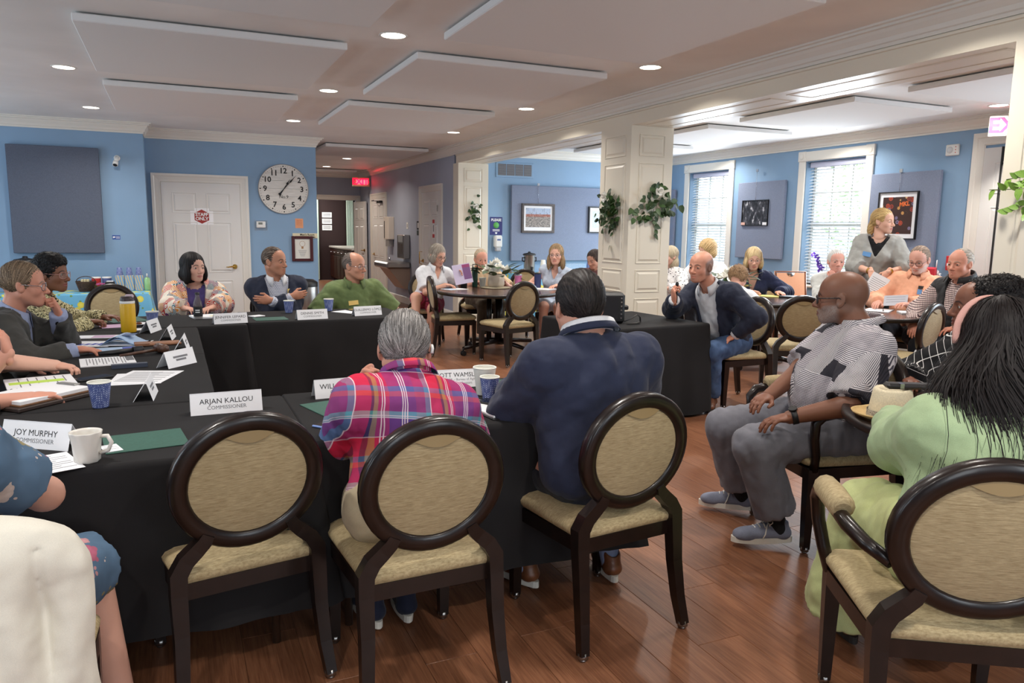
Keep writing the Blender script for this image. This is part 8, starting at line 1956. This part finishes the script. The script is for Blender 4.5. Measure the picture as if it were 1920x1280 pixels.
# ---------------------------------------------------------------- right room
p = Person('standing blonde woman in grey gauze blouse holding a flyer', (6.56, 5.55, 0.86), 214, (6.53, 5.50, 1.385), (6.555, 5.49, 1.55), (282, -3), sex='f', g=1.02, hs=1.06, shw=0.14, skin=(224, 172, 148), seed=16)
p.set_arm('R', (6.27, 5.34, 1.06), (-0.3, 0.9, -0.6), hd=(-0.2, -0.5, -0.8), pn=(0.4, 0.5, 0), l1=0.27); p.set_arm('L', (6.38, 5.24, 1.06), (0.6, -0.6, -0.6), hd=(-0.5, 0.2, -0.8), pn=(0.4, 0.5, 0), l1=0.27)
for k, o in (('R', (-0.04, 0.09)), ('L', (0.06, -0.09))): p.set_leg(k, (6.55+o[0], 5.55+o[1], 0.09), (-0.8, -0.5, 0))
p.body(lip=(190, 96, 92), brow=(150, 116, 84), bare_arms='LR')
p.hair((206, 176, 120), adds(((0, -0.02, 0.034), (0.084, 0.104, 0.097)), ((0.03, -0.095, -0.07), (0.035, 0.03, 0.075))), [(((0, 0.1, -0.03), (0.066, 0.085, 0.11)), 0.01), (((0.08, 0.005, -0.04), (0.02, 0.035, 0.05)), 0.01), (((-0.08, 0.005, -0.04), (0.02, 0.035, 0.05)), 0.01)], comb='back', strands=700, var=0.25, col2=(170, 134, 84), slen=0.08)
p.top(M_BLACKT, e=0.006, sleeve=0.3, neck=0.074, necklow=0.03); p.top(M_GAUZE, 'blouse', e=0.024, sleeve=1.35, fold=0.012, bulk=0.016, vee=(0.36, 0.5, 0.008, 0.08), neck=0.074, hem=-0.12, extra=[(Ell(p.pel+np.array((0, 0, 0.02)), (0.20, 0.16, 0.16)), 0.08)]); p.pants(M_BLACKT, t1=1.92); p.shoes(M_BLACKL, M_SOLEB)
p.badge(M_BLUEB, 0.075, 0.38, 0.08, 0.045, tilt=-0.15); p.earring(M_BLACK, 1, 0.01); p.band(M_GOLD, 'L', 0.9, 0.02, 0.034, name='bracelet'); p.band(M_GOLD, 'R', 0.9, 0.018, 0.034, name='bracelet')
W = (np.array(p.hand['R'][0])+np.array(p.hand['L'][0]))/2+np.array((-0.05, -0.05, -0.09))
P16HAND = W

p = Person('man in peach shirt with grey beard and glasses, reading', (6.52, 5.08, 0.53), 205, (6.55, 5.04, 1.02), (6.51, 5.01, 1.185), (196, -20), g=1.12, hs=1.08, belly=0.05, skin=(216, 158, 138), seed=17, wide=0.98)
p.set_arm('R', (6.12, 5.10, 0.78), (-0.1, 0.9, -0.6), hd=(-0.9, -0.4, 0), pose='relax'); p.set_arm('L', (6.17, 4.82, 0.79), (0.4, -0.9, -0.6), hd=(-1, 0.1, 0.1), pose='relax')
p.set_leg('R', (6.12, 5.02, 0.09), (-1, -0.3, 1)); p.set_leg('L', (6.22, 4.72, 0.09), (-1, -0.5, 1))
p.body(brow=(140, 120, 108), beard=((206, 200, 196), 0.9), bare_legs=True)
p.hair((142, 122, 106), [((((0, -0.02, 0.033), (0.079, 0.099, 0.091))), 0)], [(((0, 0.085, 0.02), (0.062, 0.085, 0.09)), 0.01), (((0, 0.095, -0.03), (0.074, 0.082, 0.11)), 0.01)], NAPE, comb='back', strands=450, var=0.35)
p.top(M_PEACH, e=0.02, sleeve=1.9, fold=0.010, bulk=0.012, neck=0.066); p.collar(M_PEACH, open_=0.45); p.pants(cloth('dark grey shorts', (58, 56, 60)), 'shorts', t1=1.02, e=0.025, flare=0.0); p.shoes(M_BLACKL, M_SOLEB); p.glasses(M_GLF, w=0.03, hgt=0.017)
p.badge(M_BLUEB, -0.09, 0.36, 0.085, 0.05, tilt=0.1); p.badge(M_BLACK, -0.085, 0.405, 0.075, 0.03, tilt=0.1, name='phone_in_pocket')

p = Person('man in black vest over a checked shirt looking left', (6.17, 4.27, 0.53), 168, (6.07, 4.25, 1.02), (6.02, 4.25, 1.185), (182, -4), twist=175, g=1.18, hs=1.08, belly=0.04, skin=(212, 146, 122), seed=18)
p.set_arm('R', (5.78, 4.45, 0.66), (0, 0.9, -0.5)); p.set_arm('L', (5.80, 4.12, 0.66), (0.3, -0.9, -0.5), hd=(-1, 0.1, 0))
for k, yy in (('L', 4.17), ('R', 4.38)): p.set_leg(k, (5.75, yy, 0.09), (-1, 0, 1))
p.body(brow=(160, 140, 124))
p.hair((176, 164, 150), [((((0, -0.02, 0.032), (0.079, 0.099, 0.09))), 0)], [(((0, 0.075, 0.04), (0.066, 0.1, 0.09)), 0.01), (((0, 0.095, -0.03), (0.074, 0.08, 0.11)), 0.01)], NAPE, comb='back', strands=450, var=0.3)
p.top(M_GING, e=0.014, sleeve=1.9, fold=0.009, bulk=0.012); p.top(M_VEST, 'vest', e=0.028, sleeve=0.16, vee=(0.2, 0.47, 0.01, 0.06), neck=0.07, fold=0.010); p.collar(M_VEST, r=0.075, hgt=0.045, open_=0.5, drop=0.0, name='vest_collar'); p.pants(M_DARKT)

p = Person('white-haired person with hand at mouth before the right window', (6.72, 6.2, 0.53), 220, (6.63, 6.12, 0.965), (6.595, 6.08, 1.125), (238, -3), sex='f', hs=1.05, skin=(222, 160, 142), seed=19, hv=0.004)
p.set_arm('R', (6.49, 6.03, 0.95), (-0.2, 0.9, -1), hd=(0.1, 0.0, 1), pn=(0.5, 0.6, 0), pose='fist'); p.set_arm('L', (6.42, 5.85, 0.76), (0.6, -0.6, -0.5))
for k, o in (('R', 0.1), ('L', -0.1)): p.set_leg(k, (6.45-o*0.6, 5.9+o*0.6, 0.09), (-0.7, -0.7, 1))
p.body(brow=(190, 180, 170)); p.hair((222, 220, 216), [((((0, -0.02, 0.034), (0.082, 0.102, 0.095))), 0)], SHORT_CUT, NAPE, comb='side', strands=350, var=0.1); p.top(cloth('pale cardigan', (206, 208, 204)), e=0.02, sleeve=1.7, fold=0.010, vee=(0.2, 0.46, 0.02, 0.07)); p.top(M_WHITES, e=0.01, sleeve=0.4); p.pants(M_DARKT)

p = Person('blonde woman in navy shirt and glasses writing on a yellow pad', (6.18, 6.95, 0.53), 234, (6.085, 6.80, 0.965), (6.055, 6.765, 1.125), (236, -12), sex='f', g=1.1, hs=1.06, skin=(226, 174, 152), seed=20)
p.set_arm('R', (5.96, 6.64, 0.765), (-0.8, 0.5, -0.6), hd=(0.3, -0.9, 0), pose='pen'); p.set_arm('L', (6.17, 6.46, 0.765), (0.9, -0.3, -0.5), hd=(-0.1, -0.9, 0), pose='relax')
for k, o in (('R', 0.1), ('L', -0.1)): p.set_leg(k, (5.9-o*0.7, 6.6+o*0.7, 0.09), (-0.6, -0.8, 1))
p.body(lip=(180, 96, 92), brow=(150, 120, 92))
p.hair((214, 190, 146), adds(((0, -0.018, 0.034), (0.09, 0.108, 0.1)), ((0, -0.03, -0.045), (0.1, 0.075, 0.07)), ((0.078, 0.02, -0.04), (0.026, 0.05, 0.065)), ((-0.078, 0.02, -0.04), (0.026, 0.05, 0.065))), [(((0, 0.105, -0.045), (0.06, 0.1, 0.102)), 0.012)], comb='down', strands=800, slen=0.09, var=0.25, col2=(150, 116, 74))
p.top(M_NAVYC, e=0.02, sleeve=1.85, fold=0.010, bulk=0.012, vee=(0.30, 0.46, 0.008, 0.06), neck=0.066); p.collar(M_NAVYC, r=0.068, open_=0.7, drop=0.05); p.glasses(M_GLT, w=0.032, hgt=0.02); p.badge(M_GOLDB, 0.085, 0.37, 0.085, 0.03, tilt=0.05); p.pants(M_DARKT)

p = Person('person with curly light brown hair bent low behind the speaker', (5.08, 6.02, 0.5), 30, (5.24, 6.10, 0.83), (5.335, 6.165, 0.955), (20, -20), sex='f', g=0.95, skin=(222, 166, 144), seed=21, hv=0.0045)
p.set_arm('L', (5.4, 6.35, 0.75), (-0.3, 0.9, -0.3)); p.set_arm('R', (5.5, 6.1, 0.75), (0, -0.9, -0.4))
for k, o in (('L', 0.1), ('R', -0.1)): p.set_leg(k, (5.42, 6.25+o, 0.09), (1, 0.4, 1))
p.body(); p.hair((164, 132, 100), adds(((0, -0.02, 0.034), (0.092, 0.11, 0.102))), SHORT_CUT, NAPE, comb='curly', streak=0.006, strands=700, curl=1.4, lift=0.012, var=0.3); p.top(M_WHITES, e=0.02, sleeve=1.7); p.pants(M_DARKT)
p = Person('blonde woman in white blouse with her face hidden behind the speaker', (6.14, 7.68, 0.55), 205, (6.07, 7.58, 1.045), (6.03, 7.56, 1.20), (175, -22), sex='f', g=1.1, hs=1.05, skin=(226, 176, 152), seed=22, hv=0.0045)
p.set_arm('L', (5.72, 7.35, 0.77), (0.3, -0.9, -0.4)); p.set_arm('R', (5.72, 7.6, 0.77), (0, 0.9, -0.4))
for k, o in (('R', 0.1), ('L', -0.1)): p.set_leg(k, (5.75, 7.55+o, 0.09), (-1, 0, 1))
p.body(); p.hair((206, 176, 128), adds(((0, -0.02, 0.034), (0.094, 0.112, 0.104)), ((0, -0.02, -0.04), (0.098, 0.08, 0.07))), SHORT_CUT, comb='side', strands=600, var=0.3, col2=(150, 116, 72), streak=0.004, slen=0.09); p.top(M_WHITES, e=0.02, sleeve=1.7, fold=0.010); p.pants(M_DARKT)
p = Person('person in white dotted blouse half hidden by the middle column', (5.72, 7.85, 0.53), 200, (5.64, 7.76, 0.965), (5.60, 7.74, 1.12), (185, -8), sex='f', g=1.05, skin=(222, 170, 150), seed=23, hv=0.005)
p.set_arm('L', (5.35, 7.5, 0.75), (0.3, -0.9, -0.4)); p.set_arm('R', (5.32, 7.75, 0.75), (0, 0.9, -0.4))
for k, o in (('R', 0.1), ('L', -0.1)): p.set_leg(k, (5.35, 7.75+o, 0.09), (-1, 0, 1))
p.body(); p.hair((190, 176, 150), adds(((0, -0.02, 0.034), (0.088, 0.108, 0.1)), ((0, -0.04, -0.08), (0.09, 0.07, 0.1))), SHORT_CUT, comb='down', strands=300); p.top(M_LACE, e=0.022, sleeve=1.7, fold=0.010); p.pants(M_DARKT)

# ---------------------------------------------------------------- far round table
p = Person('grey-haired woman in white polo shirt reading a purple booklet', (2.82, 8.80, 0.53), 242, (2.875, 8.66, 0.945), (2.888, 8.62, 1.105), (-68, -20), twist=-78, sex='f', hs=1.06, skin=(220, 164, 140), seed=24, hv=0.004)
p.set_arm('R', (2.92, 8.42, 0.765), (-0.9, 0.1, -0.5), hd=(0.9, -0.3, 0)); p.set_arm('L', (3.13, 8.52, 0.83), (0.7, 0.3, -0.8), hd=(0.2, -0.5, 0.8), pn=(-0.9, -0.3, 0), pose='relax')
p.set_leg('R', (2.52, 8.30, 0.27), (-0.4, -0.7, 1), toe=(-0.5, -0.6, -0.3)); p.set_leg('L', (2.72, 8.42, 0.09), (-0.3, -1, 1))
p.body(bare_arms='LR', bare_legs=True, brow=(110, 100, 92), lip=(180, 104, 98))
p.hair((140, 130, 118), adds(((0, -0.018, 0.034), (0.086, 0.105, 0.097)), ((0, -0.03, -0.04), (0.092, 0.075, 0.06)), ((0.074, 0.025, -0.03), (0.02, 0.04, 0.05)), ((-0.074, 0.025, -0.03), (0.02, 0.04, 0.05))), [(((0, 0.105, -0.045), (0.06, 0.1, 0.105)), 0.012)], comb='down', strands=500, slen=0.08, var=0.3, col2=(184, 176, 164))
p.top(M_WHITES, e=0.016, sleeve=0.8, fold=0.009, bulk=0.012, vee=(0.34, 0.45, 0.006, 0.05)); p.collar(M_WHITES, open_=0.6); p.pants(M_PINKS, 'shorts', t1=0.7, e=0.02, flare=0); p.glasses(M_GLF, w=0.029, hgt=0.016); p.shoes(M_BROWNL, M_SOLEW)
P24L = np.array(p.hand['L'][0])
p = Person('grey-haired man with moustache in tan shirt at the dark round table', (3.66, 9.16, 0.5), -100, (3.63, 9.08, 0.885), (3.62, 9.05, 1.04), (-96, -12), hs=1.06, g=1.05, skin=(214, 150, 126), seed=25, hv=0.004)
p.set_arm('R', (3.45, 8.72, 0.765), (-0.8, 0.3, -0.6), hd=(0.2, -1, 0.1), pose='grip'); p.set_arm('L', (3.8, 8.72, 0.765), (0.8, 0.3, -0.6))
for k, xx in (('R', 3.52), ('L', 3.74)): p.set_leg(k, (xx, 8.76, 0.09), (0, -1, 1))
p.body(brow=(170, 156, 140), beard=((214, 206, 196), 0.95), beardmask='tache', bare_arms='LR'); p.hair((178, 160, 136), [((((0, -0.02, 0.033), (0.08, 0.1, 0.092))), 0)], [(((0, 0.09, 0.0), (0.068, 0.08, 0.1)), 0.01)], NAPE, comb='back', strands=350, var=0.25); p.top(M_TANS, e=0.018, sleeve=0.92, fold=0.010, bulk=0.014); p.collar(M_TANS, open_=0.6); p.pants(cloth('brown trousers', (86, 74, 60))); p.shoes(M_BLACKL, M_SOLEB)
p = Person('long-haired woman in sleeveless pale blue shirt beyond the round table', (4.46, 8.52, 0.53), 222, (4.36, 8.36, 0.955), (4.325, 8.32, 1.12), (232, -3), sex='f', g=1.05, hs=1.06, skin=(228, 172, 150), seed=26, hv=0.004)
p.set_arm('R', (4.06, 8.30, 0.76), (-0.6, 0.7, -0.6), hd=(-0.6, -0.7, 0)); p.set_arm('L', (4.2, 8.05, 0.76), (0.9, -0.5, -0.6), hd=(-0.8, -0.3, 0))
for k, o in (('R', 0.1), ('L', -0.1)): p.set_leg(k, (4.2-o*0.7, 8.2+o*0.7, 0.09), (-0.6, -0.8, 1))
p.body(bare_arms='LR', bare_legs=True, brow=(150, 120, 96), lip=(196, 110, 104))
p.hair((150, 124, 92), adds(((0, -0.018, 0.034), (0.086, 0.105, 0.098)), ((0, -0.05, -0.08), (0.095, 0.06, 0.11)), ((0.078, 0.0, -0.09), (0.03, 0.05, 0.09)), ((-0.078, 0.0, -0.09), (0.03, 0.05, 0.09))), [(((0, 0.105, -0.04), (0.06, 0.098, 0.11)), 0.012)], comb='down', strands=600, slen=0.12, var=0.3, streak=0.003, col2=(190, 166, 130))
p.top(M_PALEB, e=0.014, sleeve=0.12, fold=0.010, vee=(0.36, 0.45, 0.006, 0.05)); p.collar(M_PALEB, open_=0.6); p.pants(M_PALEB, 'skirt', t1=0.95, e=0.03, flare=0); p.glasses(M_GLS, w=0.028, hgt=0.015)
p = Person('dark-haired woman looking down beside the middle column, far back', (5.08, 8.66, 0.5), 205, (5.03, 8.58, 0.89), (5.0, 8.55, 1.05), (200, -22), sex='f', skin=(200, 146, 122), seed=27, hv=0.0045)
p.set_arm('R', (4.72, 8.55, 0.75), (-0.4, 0.9, -0.5)); p.set_arm('L', (4.75, 8.35, 0.75), (0.4, -0.9, -0.5))
for k, o in (('R', 0.1), ('L', -0.1)): p.set_leg(k, (4.75, 8.55+o, 0.09), (-1, 0, 1))
p.body(brow=(50, 40, 34)); p.hair((58, 46, 42), adds(((0, -0.02, 0.034), (0.086, 0.106, 0.098)), ((0, -0.05, -0.08), (0.09, 0.07, 0.1))), SHORT_CUT, comb='down', strands=400, streak=0.003, curl=0.5, col2=(110, 96, 86)); p.top(cloth('floral dark blouse', (96, 60, 60)), e=0.018, sleeve=1.5); p.pants(M_DARKT)
# ================================================================ THINGS HELD OR WORN OVER A CHAIR
def tilted_sheet(name, label, cat, c, r, u, w, h, m, blocks=(), th=0.0016, text=0):
    c = np.array(c, float); r = unit(r); u = np.array(u, float); u = unit(u-r*(u @ r)); n = np.cross(r, u); t = thing(name, label, cat, tuple(c)); fr = lambda a, b, d: r*a+u*b+n*d
    flat(MB(), fr, -w/2, -h/2, w/2, h/2, th).build('leaf', m, t)
    f2 = lambda a, b, d: r*a+u*b+n*(th+d)
    for (a, b, c_, d_, mm) in blocks: flat(MB(), f2, a*w, b*h, c_*w, d_*h, 0.0003).build('printed_block', mm, t)
    for k in range(text): flat(MB(), f2, -w*0.4, h*0.3-k*h*0.7/text, w*0.4, h*0.3-k*h*0.7/text+0.004, 0.0003).build('text_line', M_GREYINK, t)
cr = np.array((0.61, -0.79, 0))        # sideways, as seen by someone facing the flyer
tilted_sheet('flyer', 'white printed flyer held by the standing woman', 'flyer', P16HAND+np.array((-0.03, 0.02, -0.05)), (0.62, -0.6, -0.45), (0.35, -0.25, 0.85), 0.17, 0.24, M_PAPER, ((0.1, -0.38, 0.42, -0.14, M_PBLUE),), text=9)
tilted_sheet('booklet', 'pale purple booklet held up by the woman in the white polo', 'booklet', P24L+np.array((0.02, -0.05, 0.06)), (0.9, -0.1, 0.15), (-0.05, 0.3, 0.95), 0.22, 0.24, mat('pale lilac paper', (196, 186, 212), 0.6), ((0.05, -0.3, 0.48, 0.3, mat('mauve print', (120, 80, 130), 0.6)), (0.05, 0.3, 0.48, 0.46, mat('purple red print', (150, 60, 110), 0.6))), th=0.004)
tilted_sheet('paper', 'grey sheet lifted by the man in the peach shirt', 'paper', (6.10, 4.90, 0.82), (0.5, -0.85, 0.1), (0.5, 0.4, 0.7), 0.2, 0.12, mat('grey white paper', (176, 176, 184), 0.7), text=3)
# white jacket over the back of the near left chair
def jacket_on_chair():
    P = Person.__new__(Person); cx, cy = -0.44, 1.87
    pr = [(Cone((cx, cy-0.275, 0.865), (cx+0.20, cy-0.27, 0.80), 0.055, 0.052), 0.0), (Cone((cx, cy-0.275, 0.865), (cx-0.2, cy-0.27, 0.80), 0.055, 0.052), 0.03), (Cone((cx-0.09, cy-0.30, 0.8), (cx-0.09, cy-0.325, 0.27), 0.06, 0.06, None, None, 0.0), 0.04), (Cone((cx+0.08, cy-0.30, 0.8), (cx+0.08, cy-0.325, 0.27), 0.06, 0.06, None, None, 0.0), 0.04), (Cone((cx-0.17, cy-0.285, 0.80), (cx-0.17, cy-0.31, 0.28), 0.05, 0.062, None, None, 0.0), 0.06), (Cone((cx+0.15, cy-0.285, 0.80), (cx+0.16, cy-0.31, 0.28), 0.05, 0.064, None, None, 0.0), 0.06), (Cone((cx, cy-0.30, 0.80), (cx, cy-0.325, 0.26), 0.06, 0.06, None, None, 0.0), 0.08),
          (Cone((cx+0.215, cy-0.27, 0.77), (cx+0.245, cy-0.25, 0.30), 0.05, 0.042, None, None, 0.0), 0.012), (Cone((cx-0.215, cy-0.27, 0.77), (cx-0.25, cy-0.25, 0.30), 0.05, 0.042, None, None, 0.0), 0.012)]
    def post(F):
        X, Y, Z = F.grid(); F.d += ((0.007*np.sin(X*52+2.5*np.sin(Z*5)+Y*10)+0.005*np.sin(X*95+Z*9+1.0))*np.clip((0.86-Z)*4, 0, 1)).astype(F32)
        for x0, k, dp in ((cx+0.185, 0.10, 0.009), (cx+0.06, -0.06, 0.004), (cx-0.185, -0.1, 0.009)): F.d += (dp*np.exp(-((X-x0-k*(0.8-Z)**2)/0.008)**2)*(Z < 0.83)).astype(F32)
    F = Person.solid(P, pr, 0.008, post=post, cuts=[(Ell((cx, cy-0.215, 0.66), (0.235, 0.05, 0.235)), 0.01), (Ell((cx, cy-0.2, 0.945), (0.07, 0.08, 0.045)), 0.01)])
    V, Q = F.mesh(); t = thing('jacket', 'cream white jacket draped over the near left chair', 'jacket', (cx, cy, 0)); V = V-np.array((cx, cy, 0))
    me = np_mesh('jacket_body', V, Q, {'rest': V}); me.materials.append(M_CREAM); o = bpy.data.objects.new('jacket_body', me); COL.objects.link(o); o.parent = t
jacket_on_chair()
